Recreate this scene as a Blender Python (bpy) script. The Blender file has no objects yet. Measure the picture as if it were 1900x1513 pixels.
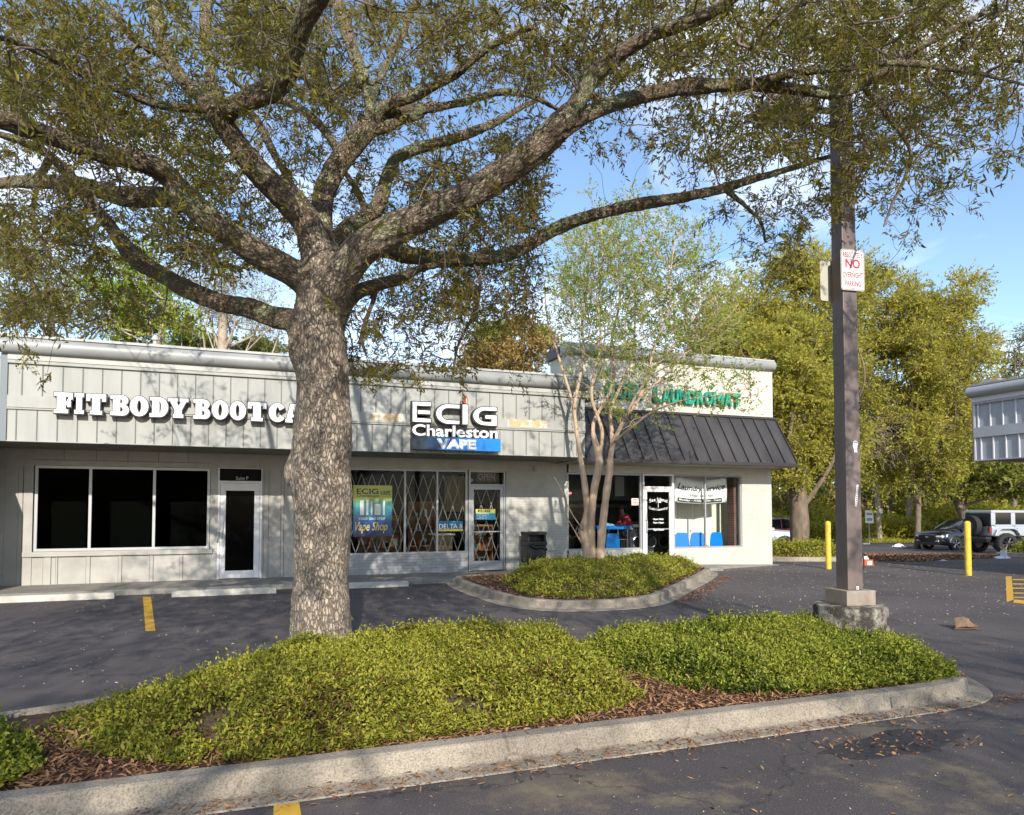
import bpy, bmesh, math, random
import numpy as np
from mathutils import Vector, Matrix
rng = np.random.default_rng(7); random.seed(7)
S = bpy.context.scene; COL = S.collection
# ------------------------------------------------------------------ camera
CAM = np.array([0, 0, 1.667]); FPX = 1300.; CX = 950.; CY = 896.2; PITCH = .0379; YAW = .3546
sy, cyw = math.sin(YAW), math.cos(YAW); sp, cp = math.sin(PITCH), math.cos(PITCH)
FW = np.array([sy*cp, cyw*cp, sp]); RT = np.array([cyw, -sy, 0]); UP = np.array([-sy*sp, -cyw*sp, cp])
def ray(x, y): return FW + RT*(x-CX)/FPX - UP*(y-CY)/FPX
def at(x, y, t): return CAM + ray(x, y)*t                 # world point seen at photo pixel, view depth t
def onY(x, y, Y): d = ray(x, y); return CAM + d*Y/d[1]
def onX(x, y, X): d = ray(x, y); return CAM + d*X/d[0]
def onZ(x, y, z=0): d = ray(x, y); return CAM + d*(z-CAM[2])/d[2]
def WX(x, Y, y=945): return float(onY(x, y, Y)[0])
cam_d = bpy.data.cameras.new('camera'); cam = bpy.data.objects.new('camera', cam_d); COL.objects.link(cam)
M = Matrix((( RT[0], UP[0], -FW[0], CAM[0]), (RT[1], UP[1], -FW[1], CAM[1]), (RT[2], UP[2], -FW[2], CAM[2]), (0, 0, 0, 1)))
cam.matrix_world = M; cam_d.sensor_width = 36; cam_d.lens = 36*FPX/1900; cam_d.shift_y = (CY-756.5)/1900
cam_d.clip_start = .05; cam_d.clip_end = 3000; S.camera = cam
# ------------------------------------------------------------------ sky and sun
SUN_EL = math.radians(25.5); SUN_AZ = math.radians(9.9)     # light travels towards +Y, 9.9 deg to +X
w = bpy.data.worlds.new('World'); S.world = w; w.use_nodes = True
nt = w.node_tree; nt.nodes.clear()
def N(nt, t, **k):
    n = nt.nodes.new(t)
    for a, b in k.items(): setattr(n, a, b)
    return n
sky = N(nt, 'ShaderNodeTexSky', sky_type='NISHITA', sun_disc=False)
sky.sun_elevation = SUN_EL; sky.sun_rotation = math.pi + SUN_AZ
sky.air_density = 1.0; sky.dust_density = .35; sky.ozone_density = 2.2
bg = N(nt, 'ShaderNodeBackground'); bg.inputs[1].default_value = .15
out = N(nt, 'ShaderNodeOutputWorld')
tc = N(nt, 'ShaderNodeTexCoord'); mp = N(nt, 'ShaderNodeMapping'); mp.inputs['Scale'].default_value = (1.1, 1.6, 3.2); mp.inputs['Rotation'].default_value = (.1, .25, .5)
no = N(nt, 'ShaderNodeTexNoise'); no.inputs['Scale'].default_value = 1.9; no.inputs['Detail'].default_value = 7; no.inputs['Roughness'].default_value = .55; no.inputs['Distortion'].default_value = .5
cr = N(nt, 'ShaderNodeValToRGB'); cr.color_ramp.elements[0].position = .44; cr.color_ramp.elements[1].position = .72
cr.color_ramp.elements[0].color = (0, 0, 0, 1); cr.color_ramp.elements[1].color = (.85, .85, .85, 1)
mx = N(nt, 'ShaderNodeMix', data_type='RGBA'); mx.inputs['B'].default_value = (6.6, 6.9, 7.6, 1)
L = nt.links.new
L(tc.outputs['Generated'], mp.inputs[0]); L(mp.outputs[0], no.inputs[0]); L(no.outputs[0], cr.inputs[0])
L(cr.outputs[0], mx.inputs['Factor']); L(sky.outputs[0], mx.inputs['A']); L(mx.outputs['Result'], bg.inputs[0]); L(bg.outputs[0], out.inputs[0])
sd = bpy.data.lights.new('sun', 'SUN'); sd.energy = 3.8; sd.angle = math.radians(.5); sd.color = (1, .925, .82)
so = bpy.data.objects.new('sun', sd); COL.objects.link(so)
SDIR = Vector((math.sin(SUN_AZ)*math.cos(SUN_EL), math.cos(SUN_AZ)*math.cos(SUN_EL), -math.sin(SUN_EL)))
so.rotation_euler = SDIR.to_track_quat('-Z', 'Y').to_euler(); so.location = (0, -20, 30)
S.view_settings.view_transform = 'Standard'; S.view_settings.look = 'None'; S.view_settings.gamma = 1; S.view_settings.exposure = .76
# ------------------------------------------------------------------ materials
def srgb(r, g, b):
    f = lambda c: (c/255/12.92 if c/255 <= .04045 else ((c/255+.055)/1.055)**2.4)
    return (f(r), f(g), f(b), 1)
MATS = {}
def mat(name, col, rough=.7, metal=0, col2=None, scale=4, detail=5, bump=0, bscale=None, thr=(.35, .65), stretch=(1, 1, 1), spec=.5, coat=0, ior=None, speck=0):
    if name in MATS: return MATS[name]
    m = bpy.data.materials.new(name); m.use_nodes = True; n = m.node_tree; b = n.nodes['Principled BSDF']
    b.inputs['Roughness'].default_value = rough; b.inputs['Metallic'].default_value = metal; b.inputs['Base Color'].default_value = col
    b.inputs['Specular IOR Level'].default_value = spec; b.inputs['Coat Weight'].default_value = coat
    if ior: b.inputs['IOR'].default_value = ior
    t = N(n, 'ShaderNodeTexCoord'); mpn = N(n, 'ShaderNodeMapping'); mpn.inputs['Scale'].default_value = stretch
    n.links.new(t.outputs['Object'], mpn.inputs[0])
    if col2:
        q = N(n, 'ShaderNodeTexNoise'); q.inputs['Scale'].default_value = scale; q.inputs['Detail'].default_value = detail; q.inputs['Roughness'].default_value = .62
        r = N(n, 'ShaderNodeValToRGB'); r.color_ramp.elements[0].position = thr[0]; r.color_ramp.elements[1].position = thr[1]
        r.color_ramp.elements[0].color = col; r.color_ramp.elements[1].color = col2
        n.links.new(mpn.outputs[0], q.inputs[0]); n.links.new(q.outputs[0], r.inputs[0]); n.links.new(r.outputs[0], b.inputs['Base Color'])
    if speck:
        q = N(n, 'ShaderNodeTexNoise'); q.inputs['Scale'].default_value = 75; q.inputs['Detail'].default_value = 3; q.inputs['Roughness'].default_value = .7; n.links.new(t.outputs['Object'], q.inputs[0]); r2_ = N(n, 'ShaderNodeValToRGB'); r2_.color_ramp.elements[0].position = .38; r2_.color_ramp.elements[1].position = .56; r2_.color_ramp.elements[0].color = (1-speck, 1-speck, 1-speck, 1); n.links.new(q.outputs[0], r2_.inputs[0])
        q3 = N(n, 'ShaderNodeTexVoronoi', feature='DISTANCE_TO_EDGE'); q3.inputs['Scale'].default_value = .55; n.links.new(t.outputs['Object'], q3.inputs[0]); r3 = N(n, 'ShaderNodeValToRGB'); r3.color_ramp.elements[0].color = (.35, .33, .3, 1); r3.color_ramp.elements[1].position = .008; n.links.new(q3.outputs[0], r3.inputs[0])
        mm = N(n, 'ShaderNodeMix', data_type='RGBA', blend_type='MULTIPLY'); mm.inputs['Factor'].default_value = 1; m2 = N(n, 'ShaderNodeMix', data_type='RGBA', blend_type='MULTIPLY'); m2.inputs['Factor'].default_value = .45; n.links.new(r.outputs[0], mm.inputs['A']); n.links.new(r2_.outputs[0], mm.inputs['B']); n.links.new(mm.outputs['Result'], m2.inputs['A']); n.links.new(r3.outputs[0], m2.inputs['B']); n.links.new(m2.outputs['Result'], b.inputs['Base Color'])
    if bump:
        q = N(n, 'ShaderNodeTexNoise'); q.inputs['Scale'].default_value = bscale or scale*6; q.inputs['Detail'].default_value = 6
        bn = N(n, 'ShaderNodeBump'); bn.inputs['Strength'].default_value = bump; bn.inputs['Distance'].default_value = .02
        n.links.new(mpn.outputs[0], q.inputs[0]); n.links.new(q.outputs[0], bn.inputs['Height']); n.links.new(bn.outputs[0], b.inputs['Normal'])
    MATS[name] = m; return m
def nodes_of(m): return m.node_tree, m.node_tree.nodes['Principled BSDF']
def g(v, a=1): return (v, v, v*a, 1)
WHITEP = mat('white paint', (.72, .72, .70, 1), .6, col2=(.60, .60, .58, 1), scale=3, bump=.08, bscale=40)
FASCIA = mat('pale grey green siding paint', (.335, .34, .315, 1), .65, col2=(.235, .24, .225, 1), scale=2.6, detail=12, bump=.06, bscale=60, thr=(.4, .8), stretch=(1, 1, .22))
TRIM = mat('off white trim paint', (.42, .42, .385, 1), .6, col2=(.33, .33, .305, 1), scale=2, detail=8, bump=.05, bscale=50)
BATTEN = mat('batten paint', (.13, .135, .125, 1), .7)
GROOVE = mat('dark groove', (.10, .105, .10, 1), .8)
CORN = mat('grey cornice paint', (.28, .29, .28, 1), .45, col2=(.21, .215, .21, 1), scale=2.0, detail=8, stretch=(.5, 1, 1))
BARE = mat('bare plywood with dowel holes', (.50, .36, .20, 1), .8, col2=(.60, .58, .48, 1), scale=5, thr=(.48, .56))
BOARD = mat('cream board wall paint', (.39, .375, .345, 1), .7, col2=(.29, .28, .26, 1), scale=1.5, detail=9, bump=.08, bscale=50)
SOFFIT = mat('soffit paint', (.30, .275, .23, 1), .7, col2=(.22, .20, .165, 1), scale=2, detail=8)
ALU = mat('brushed aluminium', (.36, .37, .38, 1), .42, .3)
ALUW = mat('white door aluminium', (.72, .72, .73, 1), .45, .0, col2=(.63, .63, .64, 1), scale=4)
BLACK = mat('black plastic', (.012, .012, .013, 1), .45)
SIGNBLACK = mat('black sign returns', (.02, .02, .022, 1), .5)
SIGNWHITE = mat('white sign face', (.88, .88, .88, 1), .35)
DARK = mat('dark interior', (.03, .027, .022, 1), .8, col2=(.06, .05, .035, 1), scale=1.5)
CONC = mat('concrete', (.33, .31, .27, 1), .9, col2=(.20, .19, .165, 1), scale=2.2, detail=12, bump=.5, bscale=90, thr=(.3, .75), speck=.4)
CURB = mat('kerb concrete', (.40, .345, .275, 1), .92, col2=(.12, .10, .08, 1), scale=1.7, detail=15, bump=.7, bscale=110, thr=(.40, .78), speck=.4)
YEL = mat('worn yellow paint', (.62, .36, .03, 1), .7, col2=(.50, .28, .03, 1), scale=8, detail=10)
YELB = mat('yellow bollard paint', (.72, .46, .04, 1), .5, col2=(.42, .25, .04, 1), scale=7, detail=12, thr=(.45, .8))
MULCH = mat('red brown mulch', (.10, .042, .024, 1), .95, col2=(.035, .02, .014, 1), scale=14, detail=10, bump=1, bscale=60)
ROOFB = mat('dark bronze standing seam metal', (.024, .022, .022, 1), .5, .0, col2=(.060, .055, .053, 1), scale=1.6, detail=12, thr=(.35, .75), bump=.15, bscale=25, stretch=(1, .4, .4))
ROOFD = mat('dark bronze trim', (.035, .03, .03, 1), .5)
# asphalt
def asphalt():
    m = bpy.data.materials.new('asphalt'); m.use_nodes = True; n, b = nodes_of(m); K = n.links.new
    t = N(n, 'ShaderNodeTexCoord'); b.inputs['Roughness'].default_value = .82
    def noise(s, d=6, r=.6):
        q = N(n, 'ShaderNodeTexNoise'); q.inputs['Scale'].default_value = s; q.inputs['Detail'].default_value = d; q.inputs['Roughness'].default_value = r; K(t.outputs['Object'], q.inputs[0]); return q
    def ramp(src, p0, p1, c0, c1):
        r = N(n, 'ShaderNodeValToRGB'); r.color_ramp.elements[0].position = p0; r.color_ramp.elements[1].position = p1; r.color_ramp.elements[0].color = c0; r.color_ramp.elements[1].color = c1; K(src, r.inputs[0]); return r.outputs[0]
    def mix(f, a, c, mode='MIX'):
        x = N(n, 'ShaderNodeMix', data_type='RGBA', blend_type=mode)
        for s_, v in (('Factor', f), ('A', a), ('B', c)):
            if isinstance(v, (float, int, tuple)): x.inputs[s_].default_value = v
            else: K(v, x.inputs[s_])
        return x.outputs['Result']
    base = ramp(noise(.35, 8).outputs[0], .3, .72, (.043, .036, .038, 1), (.115, .094, .092, 1))
    base = mix(ramp(noise(95, 3, .7).outputs[0], .55, .68, g(0), g(.85)), base, (.24, .21, .20, 1))
    base = mix(ramp(noise(160, 2, .7).outputs[0], .36, .50, g(.8), g(0)), base, (.016, .015, .017, 1))
    pol = ramp(noise(.8, 9, .75).outputs[0], .50, .68, g(0), g(.75))
    geo = N(n, 'ShaderNodeSeparateXYZ'); K(t.outputs['Object'], geo.inputs[0])
    near = N(n, 'ShaderNodeMapRange'); near.inputs[1].default_value = 4.6; near.inputs[2].default_value = 3.6; K(geo.outputs[1], near.inputs[0])
    pm = N(n, 'ShaderNodeMath', operation='MULTIPLY'); K(pol, pm.inputs[0]); K(near.outputs[0], pm.inputs[1])
    base = mix(pm.outputs[0], base, (.30, .24, .13, 1))
    vo = N(n, 'ShaderNodeTexVoronoi', feature='DISTANCE_TO_EDGE'); vo.inputs['Scale'].default_value = .42
    dq = noise(2.5, 6); dm = N(n, 'ShaderNodeMix', data_type='RGBA', blend_type='LINEAR_LIGHT'); dm.inputs['Factor'].default_value = .35; K(t.outputs['Object'], dm.inputs['A']); K(dq.outputs[1], dm.inputs['B']); K(dm.outputs['Result'], vo.inputs[0])
    crk = ramp(vo.outputs[0], .0, .007, g(.8), g(0)); base = mix(crk, base, (.012, .011, .011, 1))
    # pale specks of debris
    v2 = N(n, 'ShaderNodeTexVoronoi'); v2.inputs['Scale'].default_value = 9; K(t.outputs['Object'], v2.inputs[0])
    base = mix(ramp(v2.outputs[0], .05, .07, g(.7), g(0)), base, (.36, .31, .26, 1))
    K(base, b.inputs['Base Color'])
    bn = N(n, 'ShaderNodeBump'); bn.inputs['Strength'].default_value = .7; bn.inputs['Distance'].default_value = .008; K(noise(120, 4, .7).outputs[0], bn.inputs['Height']); K(bn.outputs[0], b.inputs['Normal'])
    return m
ASPH = asphalt()
def brick(name, c1, c2, mortar, bump=.6):
    m = bpy.data.materials.new(name); m.use_nodes = True; n, b = nodes_of(m); K = n.links.new; b.inputs['Roughness'].default_value = .75
    t = N(n, 'ShaderNodeTexCoord'); mp_ = N(n, 'ShaderNodeMapping'); mp_.inputs['Rotation'].default_value = (math.radians(90), 0, 0); K(t.outputs['Object'], mp_.inputs[0])
    br = N(n, 'ShaderNodeTexBrick'); br.inputs['Scale'].default_value = 1; br.inputs['Brick Width'].default_value = .21; br.inputs['Row Height'].default_value = .072; br.inputs['Mortar Size'].default_value = .005; br.inputs['Mortar Smooth'].default_value = .35
    br.inputs['Color1'].default_value = c1; br.inputs['Color2'].default_value = c2; br.inputs['Mortar'].default_value = mortar; K(mp_.outputs[0], br.inputs[0])
    q = N(n, 'ShaderNodeTexNoise'); q.inputs['Scale'].default_value = 3; q.inputs['Detail'].default_value = 10; K(t.outputs['Object'], q.inputs[0])
    x = N(n, 'ShaderNodeMix', data_type='RGBA', blend_type='MULTIPLY'); x.inputs['Factor'].default_value = .35; K(br.outputs[0], x.inputs['A']); K(q.outputs[0], x.inputs['B']); K(x.outputs['Result'], b.inputs['Base Color'])
    bn = N(n, 'ShaderNodeBump', invert=True); bn.inputs['Strength'].default_value = bump; bn.inputs['Distance'].default_value = .006; K(br.outputs['Fac'], bn.inputs['Height']); K(bn.outputs[0], b.inputs['Normal'])
    return m
BRICKW = brick('painted white brick', (.54, .53, .49, 1), (.50, .49, .455, 1), (.42, .41, .38, 1), .4)
BRICKG = brick('painted grey blue brick', (.42, .42, .43, 1), (.37, .375, .385, 1), (.27, .27, .28, 1))
BRICKR = brick('red brown brick', (.16, .07, .05, 1), (.10, .05, .04, 1), (.2, .18, .16, 1))
def glass(name, tint=(.97, .985, .98, 1), ior=1.3):
    m = bpy.data.materials.new(name); m.use_nodes = True; n = m.node_tree; n.nodes.clear(); K = n.links.new
    o = N(n, 'ShaderNodeOutputMaterial'); tr = N(n, 'ShaderNodeBsdfTransparent'); tr.inputs[0].default_value = tint
    gl = N(n, 'ShaderNodeBsdfGlossy'); gl.inputs['Roughness'].default_value = .01; fr = N(n, 'ShaderNodeFresnel'); fr.inputs[0].default_value = ior
    q = N(n, 'ShaderNodeTexNoise'); q.inputs['Scale'].default_value = 1.2; t = N(n, 'ShaderNodeTexCoord'); K(t.outputs['Object'], q.inputs[0]); bn = N(n, 'ShaderNodeBump'); bn.inputs['Strength'].default_value = .05; bn.inputs['Distance'].default_value = .05; K(q.outputs[0], bn.inputs['Height']); K(bn.outputs[0], gl.inputs['Normal'])
    mxn = N(n, 'ShaderNodeMixShader'); K(fr.outputs[0], mxn.inputs[0]); K(tr.outputs[0], mxn.inputs[1]); K(gl.outputs[0], mxn.inputs[2]); K(mxn.outputs[0], o.inputs[0])
    return m
GLASS = glass('clear shop glass', ior=1.16); GLASSD = glass('smoked film glass', (.30, .31, .30, 1), 1.03)
CARGLASS = mat('car glass', (.008, .010, .013, 1), .05, spec=.6)
def bark(name, c1, c2, lichen=.5, sc=14):
    m = bpy.data.materials.new(name); m.use_nodes = True; n, b = nodes_of(m); K = n.links.new; b.inputs['Roughness'].default_value = .93; b.inputs['Specular IOR Level'].default_value = .15
    a = N(n, 'ShaderNodeAttribute', attribute_name='bark'); t = N(n, 'ShaderNodeTexCoord')
    q = N(n, 'ShaderNodeTexNoise'); q.inputs['Scale'].default_value = 7; q.inputs['Detail'].default_value = 9; q.inputs['Roughness'].default_value = .65; K(a.outputs['Vector'], q.inputs[0])
    dm = N(n, 'ShaderNodeMix', data_type='RGBA', blend_type='LINEAR_LIGHT'); dm.inputs['Factor'].default_value = .085; K(a.outputs['Vector'], dm.inputs['A']); K(q.outputs[1], dm.inputs['B'])
    v = N(n, 'ShaderNodeTexVoronoi', feature='DISTANCE_TO_EDGE'); v.inputs['Scale'].default_value = sc; K(dm.outputs['Result'], v.inputs[0])
    vc = N(n, 'ShaderNodeTexVoronoi'); vc.inputs['Scale'].default_value = sc; K(dm.outputs['Result'], vc.inputs[0])
    q2 = N(n, 'ShaderNodeTexNoise'); q2.inputs['Scale'].default_value = 60; q2.inputs['Detail'].default_value = 6; K(a.outputs['Vector'], q2.inputs[0])
    r = N(n, 'ShaderNodeValToRGB'); e = r.color_ramp.elements; e[0].position = .0; e[0].color = (.17, .14, .115, 1); e[1].position = .09; e[1].color = (1, 1, 1, 1)
    K(v.outputs[0], r.inputs[0])
    cc = N(n, 'ShaderNodeMix', data_type='RGBA'); cc.inputs['A'].default_value = c1; cc.inputs['B'].default_value = c2
    sep = N(n, 'ShaderNodeSeparateColor'); K(vc.outputs['Color'], sep.inputs[0]); ad = N(n, 'ShaderNodeMath', operation='MULTIPLY_ADD'); ad.inputs[1].default_value = .3; K(sep.outputs[0], ad.inputs[0]); mlt = N(n, 'ShaderNodeMath', operation='MULTIPLY'); mlt.inputs[1].default_value = .7; K(q2.outputs[0], mlt.inputs[0]); K(mlt.outputs[0], ad.inputs[2]); K(ad.outputs[0], cc.inputs['Factor'])
    # lichen in broad patches
    ln = N(n, 'ShaderNodeTexNoise'); ln.inputs['Scale'].default_value = 2.3; ln.inputs['Detail'].default_value = 9; ln.inputs['Roughness'].default_value = .72; K(t.outputs['Object'], ln.inputs[0])
    lr = N(n, 'ShaderNodeValToRGB'); lr.color_ramp.elements[0].position = .62-.14*lichen; lr.color_ramp.elements[1].position = .70-.10*lichen; lr.color_ramp.elements[0].color = g(0); lr.color_ramp.elements[1].color = g(.75)
    lc = N(n, 'ShaderNodeMix', data_type='RGBA'); lc.inputs['B'].default_value = (.33, .36, .21, 1); K(lr.outputs[0], lc.inputs['Factor'])
    ml = N(n, 'ShaderNodeMix', data_type='RGBA', blend_type='MULTIPLY'); ml.inputs['Factor'].default_value = .9; th = N(n, 'ShaderNodeAttribute', attribute_name='thick'); tm = N(n, 'ShaderNodeMix', data_type='RGBA', blend_type='MULTIPLY'); tm.inputs['Factor'].default_value = 1; tr_ = N(n, 'ShaderNodeValToRGB'); tr_.color_ramp.elements[0].color = (.62, .57, .50, 1); tr_.color_ramp.elements[1].color = (1, 1, 1, 1); K(th.outputs['Fac'], tr_.inputs[0]); K(cc.outputs['Result'], tm.inputs['A']); K(tr_.outputs[0], tm.inputs['B']); K(tm.outputs['Result'], lc.inputs['A']); K(lc.outputs['Result'], ml.inputs['A'])  # thin limbs darker: bark tone, with crown shade put into the colour
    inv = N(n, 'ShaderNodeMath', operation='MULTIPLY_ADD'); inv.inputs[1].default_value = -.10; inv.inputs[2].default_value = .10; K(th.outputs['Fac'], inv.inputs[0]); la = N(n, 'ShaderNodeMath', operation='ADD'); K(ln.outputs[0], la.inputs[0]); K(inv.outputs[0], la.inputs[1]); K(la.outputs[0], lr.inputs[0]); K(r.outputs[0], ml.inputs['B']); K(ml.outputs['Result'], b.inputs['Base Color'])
    hh = N(n, 'ShaderNodeMath', operation='MINIMUM'); hh.inputs[1].default_value = .2; K(v.outputs[0], hh.inputs[0])
    ha = N(n, 'ShaderNodeMath', operation='MULTIPLY_ADD'); ha.inputs[1].default_value = .08; K(q2.outputs[0], ha.inputs[0]); K(hh.outputs[0], ha.inputs[2])
    bn = N(n, 'ShaderNodeBump'); bn.inputs['Strength'].default_value = .9; bn.inputs['Distance'].default_value = .09; K(ha.outputs[0], bn.inputs['Height']); K(bn.outputs[0], b.inputs['Normal'])
    return m
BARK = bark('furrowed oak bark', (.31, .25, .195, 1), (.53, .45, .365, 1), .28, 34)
BARKM = mat('smooth tan myrtle bark', (.50, .37, .26, 1), .8, col2=(.28, .20, .14, 1), scale=4, detail=10, stretch=(2, 2, .4), thr=(.4, .7), bump=.3, bscale=25)
BARKF = mat('grey brown bark', (.20, .155, .115, 1), .9, col2=(.10, .075, .055, 1), scale=6, detail=8, stretch=(2, 2, .5), bump=.6, bscale=20)
BARKP = mat('pale bark', (.42, .35, .27, 1), .9, col2=(.25, .20, .15, 1), scale=5, detail=8, bump=.4, bscale=20)
def leafmat(name, cols, trans=.35, rough=.45):
    m = bpy.data.materials.new(name); m.use_nodes = True; n, b = nodes_of(m); K = n.links.new; b.inputs['Roughness'].default_value = rough; b.inputs['Specular IOR Level'].default_value = .15
    a = N(n, 'ShaderNodeAttribute', attribute_name='var'); r = N(n, 'ShaderNodeValToRGB'); e = r.color_ramp.elements
    while len(e) < len(cols): e.new(.5)
    for i, c in enumerate(cols): e[i].position = i/(len(cols)-1); e[i].color = (*c, 1)
    K(a.outputs['Fac'], r.inputs[0]); K(r.outputs[0], b.inputs['Base Color'])
    tl = N(n, 'ShaderNodeBsdfTranslucent'); K(r.outputs[0], tl.inputs[0]); x = N(n, 'ShaderNodeMixShader'); x.inputs[0].default_value = trans
    K(b.outputs[0], x.inputs[1]); K(tl.outputs[0], x.inputs[2]); K(x.outputs[0], n.nodes['Material Output'].inputs[0]); return m
LOAK = leafmat('oak leaves', [(.13, .085, .020), (.16, .135, .024), (.25, .195, .033), (.15, .165, .030), (.42, .38, .07)], .5, .6)
LJAS = leafmat('jasmine leaves', [(.17, .10, .035), (.09, .11, .018), (.22, .235, .028), (.42, .39, .065), (.25, .26, .03), (.12, .15, .02)], .35, .33)
LJASG = leafmat('greener jasmine leaves', [(.045, .065, .013), (.10, .14, .019), (.21, .24, .03), (.40, .40, .065), (.16, .2, .027)], .35, .33)
LMYR = leafmat('myrtle leaves', [(.10, .18, .018), (.16, .26, .024), (.25, .35, .034), (.35, .40, .045), (.38, .30, .06)], .5)
LYG = leafmat('yellow green spring leaves', [(.19, .17, .035), (.33, .31, .05), (.50, .46, .07), (.34, .36, .055), (.66, .50, .09)], .55)
LGR = leafmat('mid green leaves', [(.11, .13, .028), (.19, .22, .04), (.30, .33, .05), (.20, .21, .04)], .5)
LBR = leafmat('brown budding leaves', [(.20, .12, .04), (.30, .19, .065), (.38, .27, .08), (.20, .18, .05)], .35)
LLIT = leafmat('dry fallen leaves', [(.13, .06, .03), (.25, .13, .07), (.38, .22, .13), (.32, .19, .10)], .1, .7)
LPALE = leafmat('pale dropped petals', [(.45, .40, .33), (.62, .56, .46), (.40, .33, .24)], .1, .7)
GRASS = mat('rough grass', (.09, .12, .025, 1), .95, col2=(.16, .13, .05, 1), scale=1.2, detail=12, bump=1, bscale=10)
DIRT = mat('leaf covered earth', (.20, .15, .08, 1), .95, col2=(.07, .07, .025, 1), scale=.8, detail=12, bump=1, bscale=6)
# ------------------------------------------------------------------ mesh helpers
def tagp(o, label=None, cat=None, group=None, kind=None):
    for k, v in (('label', label), ('category', cat), ('group', group), ('kind', kind)):
        if v: o[k] = v
    return o
def link(name, me, parent=None):
    o = bpy.data.objects.new(name, me); COL.objects.link(o)
    if parent is not None:
        o.parent = parent
        if parent.type == 'EMPTY': o.matrix_parent_inverse = Matrix.Translation(-Vector(parent.location))
    return o
def thing(name, label, cat, loc=(0, 0, 0), group=None):
    o = bpy.data.objects.new(name, None); COL.objects.link(o); o.location = loc; o.empty_display_size = .2
    return tagp(o, label, cat, group)
class MB:
    def __init__(s): s.v = []; s.f = []; s.m = []; s.mi = 0
    def add(s, vs, fs, mi=None):
        b = len(s.v); s.v += [tuple(map(float, v)) for v in vs]; s.f += [tuple(b+i for i in f) for f in fs]; s.m += [s.mi if mi is None else mi]*len(fs); return s
    def box(s, x0, x1, y0, y1, z0, z1, mi=None):
        return s.add([(x0, y0, z0), (x1, y0, z0), (x1, y1, z0), (x0, y1, z0), (x0, y0, z1), (x1, y0, z1), (x1, y1, z1), (x0, y1, z1)],
              [(0, 3, 2, 1), (4, 5, 6, 7), (0, 1, 5, 4), (1, 2, 6, 5), (2, 3, 7, 6), (3, 0, 4, 7)], mi)
    def prism(s, poly, axis, a, b, mi=None):      # poly in the two other axes (in order), extruded along axis
        def P(p, t): return (t, p[0], p[1]) if axis == 0 else (p[0], t, p[1]) if axis == 1 else (p[0], p[1], t)
        n = len(poly); return s.add([P(p, a) for p in poly]+[P(p, b) for p in poly], [tuple(range(n))[::-1], tuple(range(n, 2*n))]+[(i, (i+1) % n, n+(i+1) % n, n+i) for i in range(n)], mi)
    def tube(s, pts, rad, n=8, mi=None, cap=True):
        P = [np.array(p, float) for p in pts]; R = rad if hasattr(rad, '__len__') else [rad]*len(P); vs = []; fs = []; ref = None
        for i, p in enumerate(P):
            t = P[min(i+1, len(P)-1)]-P[max(i-1, 0)]; t = t/(np.linalg.norm(t)+1e-9)
            if ref is None: ref = np.cross(t, (0, 0, 1) if abs(t[2]) < .9 else (1, 0, 0))
            ref = ref-t*ref.dot(t); ref /= np.linalg.norm(ref)+1e-9; bi = np.cross(t, ref)
            for k in range(n): a = 2*math.pi*k/n; vs.append(p+R[i]*(math.cos(a)*ref+math.sin(a)*bi))
        for i in range(len(P)-1):
            for k in range(n): k2 = (k+1) % n; fs.append((i*n+k, i*n+k2, (i+1)*n+k2, (i+1)*n+k))
        if cap: fs += [tuple(range(n))[::-1], tuple(range((len(P)-1)*n, len(P)*n))]
        return s.add(vs, fs, mi)
    def lathe(s, cx, cy, prof, n=24, mi=None):
        vs = []; fs = []
        for (r, z) in prof:
            for k in range(n): a = 2*math.pi*k/n; vs.append((cx+r*math.cos(a), cy+r*math.sin(a), z))
        m_ = len(prof)
        for i in range(m_-1):
            for k in range(n): k2 = (k+1) % n; fs.append((i*n+k, i*n+k2, (i+1)*n+k2, (i+1)*n+k))
        fs += [tuple(range(n))[::-1], tuple(range((m_-1)*n, m_*n))]
        return s.add(vs, fs, mi)
    def build(s, name, mats, parent=None, smooth=False, bevel=0):
        me = bpy.data.meshes.new(name); me.from_pydata(s.v, [], s.f)
        for m_ in (mats if isinstance(mats, (list, tuple)) else [mats]): me.materials.append(m_)
        me.polygons.foreach_set('material_index', s.m)
        if smooth: me.polygons.foreach_set('use_smooth', [True]*len(s.f))
        me.update(); o = link(name, me, parent)
        if smooth and smooth != 'all':
            e = o.modifiers.new('es', 'EDGE_SPLIT'); e.split_angle = math.radians(40)
        if bevel: bv = o.modifiers.new('bevel', 'BEVEL'); bv.width = bevel; bv.segments = 2; bv.limit_method = 'ANGLE'
        return o
def B(*a): return MB().box(*a)
def npmesh(name, V, F, mats, parent=None, attrs=None, smooth=False):      # V (n,3), F (m,4)
    me = bpy.data.meshes.new(name); k = F.shape[1]; me.vertices.add(len(V)); me.vertices.foreach_set('co', V.astype(np.float32).ravel())
    me.loops.add(F.size); me.loops.foreach_set('vertex_index', F.astype(np.int32).ravel()); me.polygons.add(len(F))
    me.polygons.foreach_set('loop_start', np.arange(0, F.size, k, dtype=np.int32)); me.polygons.foreach_set('loop_total', np.full(len(F), k, dtype=np.int32))
    for a, (vals, typ) in (attrs or {}).items():
        at_ = me.attributes.new(a, typ, 'POINT'); at_.data.foreach_set('value' if typ == 'FLOAT' else 'vector', vals.astype(np.float32).ravel())
    me.materials.append(mats); me.update(calc_edges=True); me.validate()
    if smooth: me.polygons.foreach_set('use_smooth', np.ones(len(F), bool))
    return link(name, me, parent)
def rand_unit(n): v = rng.normal(size=(n, 3)); return v/np.linalg.norm(v, axis=1, keepdims=True)
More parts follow.
